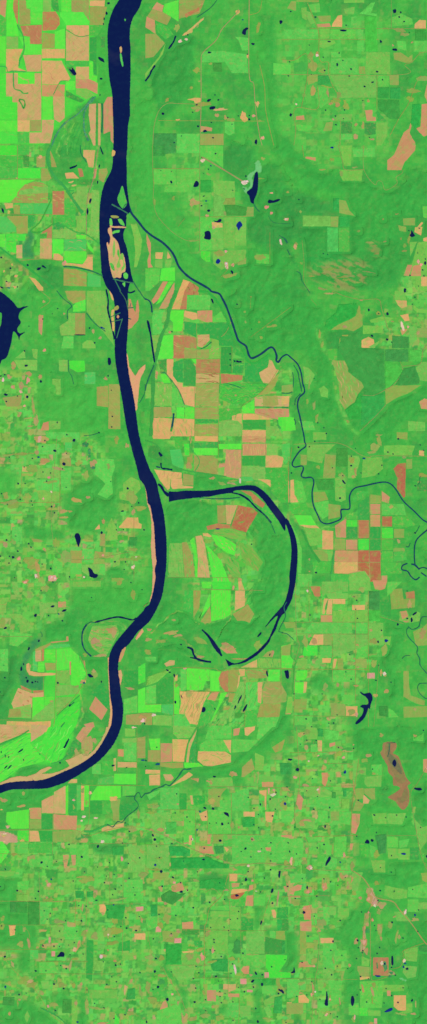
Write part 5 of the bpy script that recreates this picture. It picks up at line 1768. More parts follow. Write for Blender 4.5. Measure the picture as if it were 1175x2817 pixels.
L hooked black pond in a tan y shaped field|985,862 1000,866 1020,880 1025,892 1018,894 1005,882 985,872
P tall dark pond near the salmon cone|163,938,9,12,-20
P black pond at the left lower farms|94,846,10,8,-30
P upright dark pond at left|70,732,7,11,20
P flat black pond by the hill wood|266,143,13,8,-15
P tall dark pond at the upper right|744,52,8,14,10
P small eye like pool inside the brick red pit|676,170,12,9,0
P flat pond at lower middle|364,958,9,7,0
P dark pond near the bottom right woods|832,1102,8,11,-20
p 204,37,9,7 262,76,6,6 125,102,7,8 312,131,6,6 476,222,7,7 355,261,8,6 226,317,7,5 101,310,5,5 716,86,6,4 586,200,5,6 852,145,4,5 940,227,9,6 690,289,5,5 682,342,5,5 582,404,6,6 628,347,6,4 483,408,6,5 508,496,6,6 509,517,6,5 480,573,6,6 722,597,7,7 562,622,7,5 79,636,9,6 645,676,6,6 396,741,6,6 375,694,5,5 522,768,8,6 356,785,7,5 552,882,6,5 552,916,5,4 732,881,6,7 799,848,6,7 648,957,5,5 562,963,6,6 816,1005,5,8 984,895,7,7 865,756,8,6 933,698,7,6 372,855,6,6 57,865,5,5 60,491,6,5 192,453,6,5 880,42,6,5 648,1093,5,4 10,1105,6,12 513,578,5,4 687,850,4,4 634,745,5,5 192,735,5,5 543,803,4,4 1050,103,5,6 549,77,5,4 117,2,6,4 1040,1108,5,5 445,1022,5,4 616,430,5,4 1032,645,5,4 445,940,5,5 590,895,4,4
T 775 2400|in the bottom right corner around the square strip mine
Z w 10|618,110 660,110 712,215 700,255 660,250 630,215
Z w 8|588,485 628,485 632,560 590,590
F r|rosy tan square of bare mine ground|675,628 790,628 790,765 675,760
F o|olive tan field left of the mine|560,690 650,700 650,770 580,765 560,725
F p|cream square with a tiny pond inside|828,908 918,908 918,1020 860,1020 828,990
F y|olive rim field around a cream square|920,970 965,965 965,1030 890,1050 850,1040 920,1022
F p|cream rectangle beside a black pond|285,485 383,483 383,523 288,523
F g|large light field below a cream rectangle|305,525 400,525 415,580 390,720 305,700
F g|light square right of a large light field|418,575 480,575 478,655 418,655
F s|tan bent field with a dark pond at its end|160,250 222,240 215,350 165,350
F s|tan olive block below a bent field|135,362 220,360 220,435 135,430
F o|tall tan field foot|135,435 180,435 180,605 135,605
F s|tan bar with pink house at its end|130,665 190,655 200,680 245,682 245,700 130,698
F s|tan hook field at the upper left|55,120 120,90 150,95 140,130 95,140 90,165 58,160
F s|thin tan bar under a hook field|55,172 135,172 138,186 58,184
F o|tan half round field at upper left|55,190 140,200 130,240 90,240 55,220
F s|tan round plot with white spots|295,85 330,75 340,120 310,140
F y|pale green square in upper middle|425,265 500,265 495,330 425,340
F y|light upright plot by pale square|350,250 405,255 400,315 350,315
F g|lighter plot left of light upright plot|305,255 345,255 345,350 310,345
F g|bright rounded right edge field|935,110 1074,80 1074,190 930,180
F g|broad light field upper right|930,200 1010,200 1010,290 930,290
F y|pastures above the curved main road|760,95 930,130 925,190 830,200 760,170
F y|olive pasture below the curved main road|830,290 900,290 960,360 850,360
F y|teardrop pale field right of the mine|905,570 1005,550 1000,660 910,650
F y|rounded green field below a teal pool|900,690 1000,695 990,770 930,785 895,740
F b|lime square near the bottom|573,1000 635,1000 635,1060 573,1058
F y|pale bar right of a lime square|638,1018 730,1020 730,1060 640,1058
F p|cream square by the lower lane|125,910 165,900 202,940 200,965 125,962
F o|olive tan field at the lower left corner|35,965 160,965 160,1045 35,1045
F y|tan upright plot by the black tall pond|265,798 300,798 300,875 270,875
F o|small tan upright bar|445,730 465,725 450,800 435,800
F y|pale striped plot|405,712 475,710 465,728 405,728
F y|olive pasture around a small dark pond|305,700 385,715 385,785 305,785
F d|dark forest edge square|0,505 25,510 25,605 0,605
F g|light pasture right of black oval pond|575,805 760,800 740,1000 580,1000
F y|olive bar below the mine|740,830 905,830 905,875 745,885
F p|cream strip under an olive tan field|578,770 650,768 648,785 580,795
F w|pink square near the bottom|683,1078 705,1078 705,1118 683,1118
F s|pink plot right of the mine foot|778,872 805,872 805,912 778,912
F g|big pale pasture at the lower left|40,785 130,785 125,910 40,930
F g|pale block left of pond pair|495,970 570,965 570,1055 495,1055
F g|light block at lower middle|345,800 445,800 440,960 350,990
F g|light field block by the top|60,10 180,10 170,70 65,80
F o|brown olive square at the top right corner|1028,5 1074,0 1074,75 1040,60
F e|emerald plot at the far left|0,345 50,345 50,430 0,430
F e|emerald wood at the right road end|1015,545 1074,530 1074,590 1015,580
F o|tan strip field along the north south town road|612,300 648,300 640,400 605,400
F y|light bar pasture at the right edge|1010,225 1074,220 1074,270 1010,275
F y|pasture left of a rosy tan square|590,620 650,640 645,695 590,690
F y|pale rough field by town|520,0 600,0 560,140 520,140
F s|salmon upright block left of the north south road|600,400 620,395 615,490 600,490
F o|olive upright strip right of the town road|705,380 745,380 735,500 710,450
C s|625,130,1,1 640,140,18,24 648,190,22,30 670,230,20,20 630,320,16,20 625,380,16,14 610,440,10,40 605,515,22,28 550,505,12,24 625,580,14,24 670,350,8,14 582,187,14,10 725,420,20,30 735,490,8,20 600,860,8,40 672,880,10,30 230,860,8,40 505,685,9,14 810,745,24,20 660,1112,20,8 990,970,6,24 975,1045,20,9 200,130,30,24 275,425,14,14 870,475,8,16 910,295,10,14 835,325,12,10 30,120,14,24 430,960,6,30 985,350,24,14 140,890,18,8 520,50,8,24 490,95,14,24 745,240,30,30 445,25,14,20
C o|250,510,20,16 250,560,16,14 240,650,20,24 540,155,14,20 720,290,16,20 800,390,14,24 850,470,8,50 700,80,16,14 530,1080,14,20 340,1040,24,14 380,640,8,30 250,120,10,14 290,370,30,30 360,930,8,24 150,820,24,14 320,830,8,20 680,830,14,20 670,940,8,30 880,1045,40,6 250,1030,10,24
C w|640,195,9,12 683,222,12,14 605,512,12,14 195,145,9,8 165,265,9,8 243,690,7,6 310,105,6,9 640,295,6,6 672,350,6,9 690,245,8,10 740,670,9,12 905,655,8,12 330,1050,8,8 358,935,6,8 220,905,6,12 540,1070,5,14 915,290,6,16 248,880,5,6
C k|765,690,12,34 635,430,16,20 810,740,18,10 800,768,14,8 705,690,6,24
Z F 50|560,0 1020,0 1040,100 930,130 760,100 660,80
Z F 40|500,260 610,270 600,500 580,640 560,900 480,980 440,1120 420,1120 470,800 480,580 300,440 420,410
Z F 50|1000,360 1074,340 1074,1120 1000,1120 980,900 900,800 830,820 760,790 800,760 890,680 890,560
Z F 30|740,400 840,380 850,530 960,540 890,600 800,640 800,500 740,500
Z F 26|0,440 130,440 130,730 0,735 30,610
Z F 26|250,70 300,140 420,180 560,250 500,180 420,150 340,140
Z a 8|865,795 890,785 930,788 920,798 870,800
R 9|530,-10 600,40 650,110 700,185 820,215 870,275 960,380 1030,480 1074,535
R 4|690,190 620,330 600,450 600,640
R 4|655,300 655,760
R 4|820,712 880,690 900,610 905,575 1055,520
R 4|200,210 260,430 280,480 265,700 250,780 220,1120
R 3|0,785 560,790
R 4|660,625 660,780 700,795 780,770
R 3|0,180 340,170
R 3|330,250 410,250
R 3|430,140 600,225
R 3|800,630 815,715
L tall black pond with a broad foot|330,880 338,890 342,930 342,980 330,985 318,975 322,950 328,925
L black oval pond in light pasture|515,920 530,915 538,945 530,980 518,985 512,960
L long blue slanted pond|760,1028 775,1018 800,1003 818,1002 818,1015 800,1026 775,1032
L black spike pond above the mine|812,625 822,620 826,660 824,682 812,680
L black winged pond above a lime bar|68,742 85,728 92,698 98,720 100,738 85,744
P blue pool along the foot of the mine|710,766,24,6,5
P black round pond in tan field end|165,295,10,10,0
P black pond beside a cream rectangle|380,510,6,9,0
P teal bright pool east of the mine|911,672,9,7,0
P blue dark pool below a teal one|902,700,7,9,20
P black pond right of the mine road|928,712,11,8,-10
P small black pond inside a cream square|859,961,6,6,0
P dark blue pond at upper right pasture|985,315,7,9,0
P upright navy pond at upper left|189,111,6,13,0
P slanted dark pond right of a cream square|963,945,7,10,30
P black pond below the curved road|816,368,7,6,0
P dark pond by the white town works|562,503,8,8,0
p 47,103,5,6 152,46,5,5 313,48,5,5 260,177,7,5 102,192,6,5 433,355,7,5 241,323,5,5 728,135,7,6 831,139,5,5 712,208,6,6 968,126,5,4 1011,277,5,5 1006,436,5,5 897,485,6,6 724,555,6,6 705,598,5,7 596,592,5,6 600,577,5,7 567,556,5,5 812,702,6,6 840,758,7,6 370,756,6,7 363,576,6,5 445,613,5,5 323,708,6,5 411,693,5,5 152,664,6,5 488,711,5,4 583,769,6,6 641,785,5,4 581,868,6,5 558,906,5,5 628,958,6,6 757,965,5,5 898,852,6,5 813,911,6,5 283,938,5,6 186,905,5,5 112,916,5,5 411,1067,6,5 222,808,5,4 772,858,5,5 590,293,5,5 195,470,5,5 470,37,4,4 363,70,5,5 687,393,4,5 553,636,5,4 697,428,4,4 360,1043,4,5 415,95,4,4 760,675,8,8
L small curved pond cut by the left block edge|0,862 10,872 18,888 10,894 0,884
"""

# ------------------------------------------------------------------ parse
def pts(s): return [tuple(float(v) for v in q.split(',')) for q in s.split()]
items = []
ox = oy = 0; place = ''; ts = 1.
for line in DATA.strip().splitlines():
    line = line.strip()
    if not line: continue
    k = line[0]
    f = line[2:].split('|')
    if k == 'T':
        ox, oy = (float(v) for v in f[0].split()); place = f[1]; ts = float(f[2]) if len(f) > 2 else 1.; continue
    cv = lambda P: [(ox + p[0]*ZF*ts, oy + p[1]*ZF*ts) + tuple(v*ZF for v in p[2:3]) for p in P]
    if k == 'G':
        h = line[2:].split(); last.setdefault('G', []).append((tuple(int(v) for v in h[0].split(',')) if ',' in h[0] else PAL[h[0]],)+tuple(float(v) for v in h[1:])); continue
    it = dict(k=k, place=place, oy=oy, ox=ox)
    if k in 'FIAD':
        P = pts(f[2])
        if len(P) == 2:
            (a, b), (c, d) = P; P = [(a, b), (c, b), (c, d), (a, d)]
        it.update(c=f[0], label=f[1], P=cv(P))
        last = it
    elif k == 'L': it.update(label=f[0], P=cv(pts(f[1])))
    elif k == 'P':
        v = [float(t) for t in f[1].split(',')] + [0]
        it.update(label=f[0], e=[(ox+v[0]*ZF, oy+v[1]*ZF, v[2]*ZF, v[3]*ZF, v[4])])
    elif k == 'p': it.update(e=[(ox+v[0]*ZF, oy+v[1]*ZF, v[2]*ZF, v[3]*ZF, random.uniform(-25, 25)) for v in pts(f[0]) if v[2] > 2])
    elif k == 'C': it.update(c=f[0], e=[(ox+v[0]*ZF, oy+v[1]*ZF, v[2]*ZF, v[3]*ZF, random.uniform(-12, 12)) for v in pts(f[1]) if v[2] > 2])
    elif k in 'RSHJQ': it.update(w=float(f[0])*ZF, P=cv(pts(f[1])))
    elif k == 'U': it.update(label0=f[0], label=f[1], w=float(f[2])*ZF, P=cv(pts(f[3])))
    elif k == 'V':
        h = f[0].split(); it.update(c=h[0], w=float(h[1])*ZF, bl=float(h[2])*ZF, P=cv(pts(f[1])))
    elif k == 'Z':
        h = f[0].split(); it.update(c=h[0], bl=float(h[1])*ZF, P=cv(pts(f[1])))
    elif k == 'X': it.update(c=f[0], P=cv(pts(f[1])))
    items.append(it)
of = lambda ks: [i for i in items if i['k'] in ks]
def seg(*rows):
    out = []
    for ox, oy, s in rows: out += [(ox+a*ZF, oy+b*ZF) for a, b in (p[:2] for p in pts(s))]
    return out

# ------------------------------------------------------------------ curves
def crom(P, closed=False, n=6):
    out = []; N = len(P); D = len(P[0])
    for i in range(N if closed else N-1):
        g = (lambda j: P[j % N]) if closed else (lambda j: P[max(0, min(N-1, j))])
        p0, p1, p2, p3 = g(i-1), g(i), g(i+1), g(i+2)
        for j in range(n):
            t = j/n
            out.append(tuple(.5*((2*p1[d]) + (-p0[d]+p2[d])*t + (2*p0[d]-5*p1[d]+4*p2[d]-p3[d])*t*t + (-p0[d]+3*p1[d]-3*p2[d]+p3[d])*t**3) for d in range(D)))
    if not closed: out.append(tuple(P[-1]))
    return out
def dense(P, step, closed=True):
    out = []; N = len(P)
    for i in range(N if closed else N-1):
        a, b = P[i], P[(i+1) % N]
        n = max(1, int(math.hypot(b[0]-a[0], b[1]-a[1])/step))
        for j in range(n):
            t = j/n; out.append(tuple(a[d]+(b[d]-a[d])*t for d in range(len(a))))
    if not closed: out.append(tuple(P[-1]))
    return out
def wob(P, amp, sc):
    return [(p[0]+amp*mn.noise((p[0]*sc, p[1]*sc, 3.1)), p[1]+amp*mn.noise((p[0]*sc, p[1]*sc, 9.7))) for p in P]
def blob(cx, cy, rx, ry, rot, irr=.25, n=16):
    a = math.radians(rot); ph = random.uniform(0, 99); out = []
    for i in range(n):
        t = 2*math.pi*i/n
        r = 1 + irr*mn.noise((math.cos(t)*1.3+ph, math.sin(t)*1.3, ph))*1.6
        x, y = rx*r*math.cos(t), ry*r*math.sin(t)
        out.append((cx+x*math.cos(a)-y*math.sin(a), cy+x*math.sin(a)+y*math.cos(a)))
    return out
def ribbon(P, w, jit=.18):
    P = [(p[0], p[1], p[2] if len(p) > 2 else w) for p in P]
    if len(P) > 2: P = crom(P, n=8)
    else: P = dense(P, 6, False)
    L, R = [], []
    for i, p in enumerate(P):
        a, b = P[max(0, i-1)], P[min(len(P)-1, i+1)]
        dx, dy = b[0]-a[0], b[1]-a[1]; d = math.hypot(dx, dy) or 1
        h = p[2]/2*(1+jit*2*mn.noise((p[0]*.13, p[1]*.13, 1.7)))
        L.append((p[0]-dy/d*h, p[1]+dx/d*h)); R.append((p[0]+dy/d*h, p[1]-dx/d*h))
    return L, R
def area(P): return abs(sum(P[i][0]*P[i-1][1]-P[i-1][0]*P[i][1] for i in range(len(P))))/2
def inside(x, y, P):
    r = False
    for i in range(len(P)):
        a, b = P[i], P[i-1]
        if (a[1] > y) != (b[1] > y) and x < (b[0]-a[0])*(y-a[1])/(b[1]-a[1])+a[0]: r = not r
    return r

# ------------------------------------------------------------------ materials
def nodes(name):
    m = bpy.data.materials.new(name); m.use_nodes = True
    nt = m.node_tree; nt.nodes.clear()
    o = nt.nodes.new('ShaderNodeOutputMaterial'); p = nt.nodes.new('ShaderNodeBsdfPrincipled')
    nt.links.new(p.outputs[0], o.inputs[0])
    return m, nt, p
def nd(nt, t, **kw):
    n = nt.nodes.new(t)
    for k, v in kw.items(): setattr(n, k, v)
    return n
def mth(nt, op, a, b=None, c=None):
    n = nd(nt, 'ShaderNodeMath', operation=op)
    for i, v in enumerate((a, b, c)):
        if v is None: continue
        if isinstance(v, (int, float)): n.inputs[i].default_value = v
        else: nt.links.new(v, n.inputs[i])
    return n.outputs[0]
def noi(nt, vec, scale, detail=3, rough=.55, dist=0):
    n = nd(nt, 'ShaderNodeTexNoise'); n.inputs['Scale'].default_value = scale
    n.inputs['Detail'].default_value = detail; n.inputs['Roughness'].default_value = rough; n.inputs['Distortion'].default_value = dist
    nt.links.new(vec, n.inputs['Vector']); return n.outputs['Fac']
def mixc(nt, fac, a, b, mode='MIX'):
    n = nd(nt, 'ShaderNodeMix', data_type='RGBA', blend_type=mode)
    for i, v in ((0, fac), (6, a), (7, b)):
        if isinstance(v, (int, float)): n.inputs[i].default_value = v
        elif isinstance(v, tuple): n.inputs[i].default_value = v if len(v) == 4 else v+(1,)
        else: nt.links.new(v, n.inputs[i])
    return n.outputs[2]
def rampv(nt, v, lo, hi, a=0., b=1.):
    n = nd(nt, 'ShaderNodeMapRange'); nt.links.new(v, n.inputs[0])
    for i, x in enumerate((lo, hi, a, b)): n.inputs[i+1].default_value = x
    return n.outputs[0]
def land_material(name, stripes, mottle, hue, grain, rough=.95, bump=0., clump=0.):
    m, nt, p = nodes(name)
    at = nd(nt, 'ShaderNodeAttribute', attribute_name='Col')
    geo = nd(nt, 'ShaderNodeNewGeometry'); P = geo.outputs['Position']
    oi = nd(nt, 'ShaderNodeObjectInfo')
    col = at.outputs['Color']
    n1 = noi(nt, P, .55, 4, .6, .4)
    if hue:
        gp, tp = alb((88, 198, 78)), alb((186, 160, 94))
        n3 = noi(nt, P, .5, 6, .68, .9)
        n4 = noi(nt, P, 1.3, 4, .65, .5)
        col = mixc(nt, rampv(nt, n3, .5, .66, 0, hue*.75), col, gp)
        col = mixc(nt, rampv(nt, n4, .52, .7, 0, hue*.75), col, tp)
        col = mixc(nt, rampv(nt, n4, .46, .3, 0, hue*.6), col, gp)
    if clump:
        n5 = noi(nt, P, 1.1, 5, .7, 1.2)
        col = mixc(nt, rampv(nt, n5, .54, .66, 0, clump), col, alb((62, 158, 68)))
    f = rampv(nt, n1, .28, .72, 1-mottle, 1+mottle)
    if stripes:
        rot = nd(nt, 'ShaderNodeVectorRotate', rotation_type='Z_AXIS')
        nt.links.new(P, rot.inputs['Vector'])
        a = mth(nt, 'MULTIPLY', mth(nt, 'ROUND', mth(nt, 'MULTIPLY', oi.outputs['Random'], 5)), math.pi/4)
        nt.links.new(a, rot.inputs['Angle'])
        mp = nd(nt, 'ShaderNodeMapping'); nt.links.new(rot.outputs[0], mp.inputs[0]); mp.inputs['Scale'].default_value = (2.4, .16, 1)
        st = noi(nt, mp.outputs[0], 1.0, 3, .6, .15)
        f = mth(nt, 'MULTIPLY', f, rampv(nt, st, .25, .75, 1-stripes, 1+stripes))
    g = noi(nt, P, 4.2, 2, .7)
    f = mth(nt, 'MULTIPLY', f, rampv(nt, g, .2, .8, 1-grain, 1+grain))
    cc = nd(nt, 'ShaderNodeCombineColor')
    for i in range(3): nt.links.new(f, cc.inputs[i])
    col = mixc(nt, 1., col, cc.outputs[0], 'MULTIPLY')
    nt.links.new(col, p.inputs['Base Color'])
    p.inputs['Roughness'].default_value = rough; p.inputs['Specular IOR Level'].default_value = .05
    if bump:
        b = nd(nt, 'ShaderNodeBump'); b.inputs['Strength'].default_value = bump; b.inputs['Distance'].default_value = .12
        nt.links.new(noi(nt, P, 2.6, 4, .65), b.inputs['Height']); nt.links.new(b.outputs[0], p.inputs['Normal'])
    return m
def water_material(name, c, grey=.5):
    m, nt, p = nodes(name)
    P = nd(nt, 'ShaderNodeNewGeometry').outputs['Position']
    base, gr, sh = alb(c), alb((42, 48, 84)), alb((c[0]+8, c[1]+16, c[2]+6))
    col = mixc(nt, rampv(nt, noi(nt, P, .09, 4, .55, .5), .56, .72, 0, grey), base, gr)  # broad greyish patches: haze over the water, painted into its colour
    col = mixc(nt, rampv(nt, noi(nt, P, .8, 4, .6), .5, .75, 0, .5), col, sh)
    nt.links.new(col, p.inputs['Base Color'])
    p.inputs['Roughness'].default_value = .35; p.inputs['IOR'].default_value = 1.2; p.inputs['Specular IOR Level'].default_value = .1
    return m
M_FIELD = land_material('field_soil', .075, .06, .55, .07)
M_PASTURE = land_material('pasture_grass', .06, .1, .55, .12, clump=.45)
M_CROP = land_material('green_crop', .06, .05, .28, .06)
M_GROUND = land_material('open_ground', 0, .06, .16, .09)
M_WOOD = land_material('woodland_canopy', 0, .07, .12, .13, 1., .3)
M_SAND = land_material('river_sand', .05, .06, .3, .07)
M_ROAD = land_material('lane_surface', 0, .12, .5, .15)
M_WATER = water_material('river_water', PAL['water'])
M_POND = water_material('pond_water', (15, 28, 72), .25)
M_BLUE = water_material('blue_pond_water', (20, 44, 128), 0)
M_TEAL = water_material('teal_pond_water', (20, 80, 118), 0)
M_CREEK = water_material('creek_water', (40, 108, 84), 0)
M_REED = land_material('reed_marsh', .12, .25, .5, .2)
M_STREAM = water_material('stream_water', PAL['stream'], 0)

# ------------------------------------------------------------------ mesh builders
def setcol(me, cols):
    a = me.color_attributes.new('Col', 'FLOAT_COLOR', 'POINT')
    n = len(me.vertices)
    arr = np.ones((n, 4), np.float32)
    arr[:, :3] = np.asarray(cols, np.float32)
    a.data.foreach_set('color', arr.ravel())
def link(name, V, F, mat, cols=None, parent=None):
    me = bpy.data.meshes.new(name); me.from_pydata(V, [], F); me.update()
    if cols is not None: setcol(me, cols)
    me.materials.append(mat)
    o = bpy.data.objects.new(name, me); C.objects.link(o)
    if parent: o.parent = parent
    return o
def tag(o, label=None, cat=None, group=None, kind=None):
    if label: o['label'] = label
    if cat: o['category'] = cat
    if group: o['group'] = group
    if kind: o['kind'] = kind
    return o
def flat(P, z):
    P = [(bx(p[0]), by(p[1]), z) for p in P]
    if sum(P[i-1][0]*P[i][1]-P[i][0]*P[i-1][1] for i in range(len(P))) < 0: P.reverse()
    return P, [list(range(len(P)))]
def own(name, V, F, mat, cols=None):
    """mesh with its origin at its own middle, standing where it lies"""
    cx = sum(v[0] for v in V)/len(V); cy = sum(v[1] for v in V)/len(V)
    o = link(name, [(v[0]-cx, v[1]-cy, v[2]) for v in V], F, mat, cols)
    o.location = (cx, cy, 0); return o
def streaks(f, z):
    V, F, cols = [], [], []
    P = f['P']; xs = [p[0] for p in P]; ys = [p[1] for p in P]
    cx, cy = (min(xs)+max(xs))/2, (min(ys)+max(ys))/2; R_ = math.hypot(max(xs)-min(xs), max(ys)-min(ys))/2
    for gi, (c, ang, sp, w, ln, den) in enumerate(f.get('G', [])):
        a = math.radians(ang); d = (math.cos(a), math.sin(a)); nrm = (-d[1], d[0]); sp *= ZF; w *= ZF*1.5; ln *= ZF
        v = -R_
        while v < R_:
            u = -R_+random.uniform(0, ln)
            while u < R_:
                l = ln*random.uniform(.4, 1.6)
                if random.random() < den:
                    run = []; o = v+random.uniform(-.35, .35)*sp; n = max(3, int(l/2.5))
                    for i in range(n+1):
                        s = u+l*i/n; b = o+1.6*mn.noise((s*.05, o*.12, 7+gi))*sp*.5+.6*mn.noise((s*.25, o, 3))
                        q = (cx+d[0]*s+nrm[0]*b, cy+d[1]*s+nrm[1]*b)
                        if inside(q[0], q[1], P): run.append((q[0], q[1], w*random.uniform(.55, 1.1)*min(1, .25+1.6*min(i, n-i)/n)))
                        elif run: break
                    if len(run) > 2:
                        k = len(V); A, B = [], []
                        for (x, y, ww) in run:
                            A.append((x+nrm[0]*ww/2, y+nrm[1]*ww/2)); B.append((x-nrm[0]*ww/2, y-nrm[1]*ww/2))
                        m = len(A)
                        zz = z+.0005+.0003*gi
                        V += [(bx(p[0]), by(p[1]), zz) for p in A+B]
                        F += [[k+m+i, k+m+i+1, k+i+1, k+i] for i in range(m-1)]
                        t = random.uniform(.55, 1.); base_ = PAL[f['c']]
                        cols += [alb(tuple(base_[j]*(1-t)+c[j]*t for j in range(3)))]*(2*m)
                u += l+random.uniform(.2, .8)*ln
            v += sp
    return V, F, cols
def ribmesh(P, w, z, jit=.18):
    L, R = ribbon(P, w, jit); n = len(L)
    V = [(bx(p[0]), by(p[1]), z) for p in L+R]
    return V, [[i, i+1, n+i+1, n+i] for i in range(n-1)]
def canopy(P, z, rgb):
    """a wood: outline filled with a bumpy crown surface"""
    cell = max(2.4, math.sqrt(area(P))/14)
    xs = [p[0] for p in P]; ys = [p[1] for p in P]
    co = [Vector((p[0], p[1])) for p in P]; nb = len(co)
    x = min(xs)
    while x < max(xs):
        y = min(ys)
        while y < max(ys):
            q = (x+random.uniform(-.4, .4)*cell, y+random.uniform(-.4, .4)*cell)
            if inside(q[0], q[1], P): co.append(Vector(q))
            y += cell
        x += cell
    r = delaunay_2d_cdt(co, [(i, (i+1) % nb) for i in range(nb)], [], 1, 1e-4)
    V, cols = [], []
    for v, orig in zip(r[0], r[3]):
        edge = any(i < nb for i in orig)
        h = 0 if edge else .03+.05*(mn.noise((v.x*.3, v.y*.3, 5))+.6)
        V.append((bx(v.x), by(v.y), z+h))
        s = 1+.22*mn.noise((v.x*.09, v.y*.09, 2))+.12*mn.noise((v.x*.3, v.y*.3, 4))
        cols.append(tuple(c*s for c in rgb))
    F = [list(f) for f in r[2]]
    for f in F:
        a, b, c = (V[i] for i in f[:3])
        if (b[0]-a[0])*(c[1]-a[1])-(b[1]-a[1])*(c[0]-a[0]) < 0: f.reverse()
    return V, F, cols

class Layers:                       # greedy stacking: a sheet lies just above every earlier sheet it crosses
    def __init__(s, z0, step): s.z0, s.step, s.b = z0, step, []
    def z(s, P, m=.6):
        x0 = min(p[0] for p in P)+m; x1 = max(p[0] for p in P)-m; y0 = min(p[1] for p in P)+m; y1 = max(p[1] for p in P)-m
        l = 0
        for (a, b, c, d, k) in s.b:
            if k >= l and a < x1 and b > x0 and c < y1 and d > y0: l = k+1
        s.b.append((x0, x1, y0, y1, l)); return s.z0 + s.step*l
    def top(s): return s.z0 + s.step*(max([k[4] for k in s.b]+[0])+1)

# ------------------------------------------------------------------ rivers (outlines used for land relief too)
LB = seg((0,0,"1010,-420 960,-200 905,-60 880,0 840,65 812,140 797,220 795,300 800,420 803,520 815,620 830,700 833,800 838,900 840,1000"),
    (0,400,"838,0 835,100 825,180 790,250 760,320 742,420 735,520 735,640 740,760 748,880 755,960 780,1030"),
    (0,800,"808,0 835,40 846,100 850,200 850,350 848,440 858,560 880,680 905,820 925,950"),
    (0,1200,"950,0 975,100 1005,210 1030,310 1050,340 1070,370"),
    (400,1200,"10,425 18,490 38,520 52,600 62,650 68,740 74,850 82,930 70,980 75,1040"),
    (400,1600,"70,0 58,70 42,130 28,170 0,190"),
    (0,1600,"1060,215 1000,280 930,360 870,430 825,500 805,570 803,650 808,740 815,850 830,950 824,1040"),
    (0,2000,"815,0 780,70 720,170 650,235 560,290 480,325 400,360 330,385 258,396 240,382 236,397 150,400 60,410 0,428 -60,440 -220,480 -420,470"))
RB = seg((0,0,"1180,-420 1130,-200 1080,-60 1050,0 1030,60 985,130 965,190 958,270 965,350 965,450 965,550 962,650 960,750 960,850 945,950"),
    (0,400,"942,0 935,100 938,200 938,285 948,370 956,450 962,492 938,512 934,560 930,600 912,650 916,700 935,750 955,850 970,950 985,1008 960,1020"),
    (0,800,"948,0 945,40 945,90 950,200 945,300 937,400 935,450 945,560 960,650 975,720 990,800 1005,900 1015,980"),
    (0,1200,"1030,0 1050,80 1072,150"),
    (400,1200,"30,235 70,310 90,360 96,400 115,480 135,560 145,640 155,740 158,850 155,950 147,1040"),
    (400,1600,"142,0 125,100 90,190 40,280 0,325"),
    (0,1600,"1020,370 985,420 945,470 905,500 880,570 873,650 885,740 895,830 910,920 908,1000"),
    (0,2000,"895,0 860,90 800,180 720,260 620,330 520,390 430,430 330,455 240,458 120,460 60,470 0,490 -60,510 -220,555 -420,545"))
def bank(P, amp): return wob(dense(crom(P, n=4), 2.2, False), amp, .22)
RIVER = bank(LB, 1.1) + bank(RB, 1.3)[::-1]
TRIB = seg((0,400,"948,430 955,460 975,505 1020,560 1065,618"), (400,400,"20,645 60,675 130,720 190,780 220,830 245,890 285,940 340,985 420,1030 470,1060"),
    (400,800,"490,5 545,22 570,60 600,120 640,230 670,320 690,370 740,405 752,430 765,475 790,498 850,470 920,420 950,430 970,480 968,515 980,527 990,518 1010,490"),
    (775,800,"38,472 70,495 120,545 145,610 155,680 170,745 130,790 118,850 135,930 150,1000"),
    (775,1200,"165,0 170,40 178,75 130,115 80,195 95,228 150,220 160,245 145,290 170,308 220,305 238,340 225,420 235,510 270,590 290,630 335,648 400,630 440,605 440,545 495,540 505,515 503,440 540,385 620,365 740,340 800,350 845,395 900,480 980,555 1040,615 1090,645 1200,720 1330,700 1450,760"))
TW = [6.0]*15+[5.2]*18+[3.8]*10+[3.4]*40
TRIB = [(p[0], p[1], TW[min(i, len(TW)-1)]) for i, p in enumerate(TRIB)]
OXB_O = seg((400,1200,"172,408 235,410 300,402 400,404 480,401 540,394 600,384 680,370 770,362 830,375 900,430 980,530 1040,610"),
    (775,1200,"30,600 60,640 95,720 112,790 117,840 116,920 110,1010"), (775,1600,"103,0 92,60 75,130 48,185 22,232 0,245"),
    (400,1600,"1020,235 990,280 965,350 930,410 908,458 840,530 760,585 710,606 650,614 615,626"))
OXB_I = seg((400,1200,"175,485 250,470 330,460 420,450 480,446 520,436 590,425 640,418 665,402 740,398 800,408 870,470 920,540 980,620 1030,700"),
    (775,1200,"30,650 55,720 70,800 72,880 64,960 57,1030"), (775,1600,"58,10 45,80 28,140 5,185"),
    (400,1600,"1000,195 960,240 925,282 885,335 905,318 945,275 978,255 960,310 930,380 905,432 870,470 820,520 740,575 690,600 640,600 590,568"))
OXBOW = wob(dense(crom(OXB_O, n=4), 2, False), .9, .25) + wob(dense(crom(OXB_I, n=4), 2, False), .9, .25)[::-1]
sc = lambda t, s: [(t[0]+p[0]*ZF, t[1]+p[1]*ZF, p[2]*ZF) for p in pts(s)]
ARMS = [sc((400,1600), "418,355,8 460,395,16 490,435,22 515,475,30 540,510,26 565,550,12"),
        sc((400,1600), "310,485,12 345,500,16 358,540,14 385,572,16 440,588,14 485,594,16"),
        sc((400,1600), "330,560,7 378,570,12"),
        sc((400,1200), "95,355,16 118,372,20 140,410,20 175,440,26")]
BACK = [sc((775,1200), "1085,685,9 1010,750,8 985,800,8 980,880,8 985,945,8"), sc((775,1200), "930,940,7 895,955,8 888,985,9 930,998,9 955,1035,9 990,1060,9 1020,1040,8"),
        sc((775,1200), "958,945,9 985,952,13 1018,985,12"), sc((775,1200), "1018,978,7 1050,970,7 1085,985,7"), sc((775,1200), "1030,1008,9 1070,1036,9")]

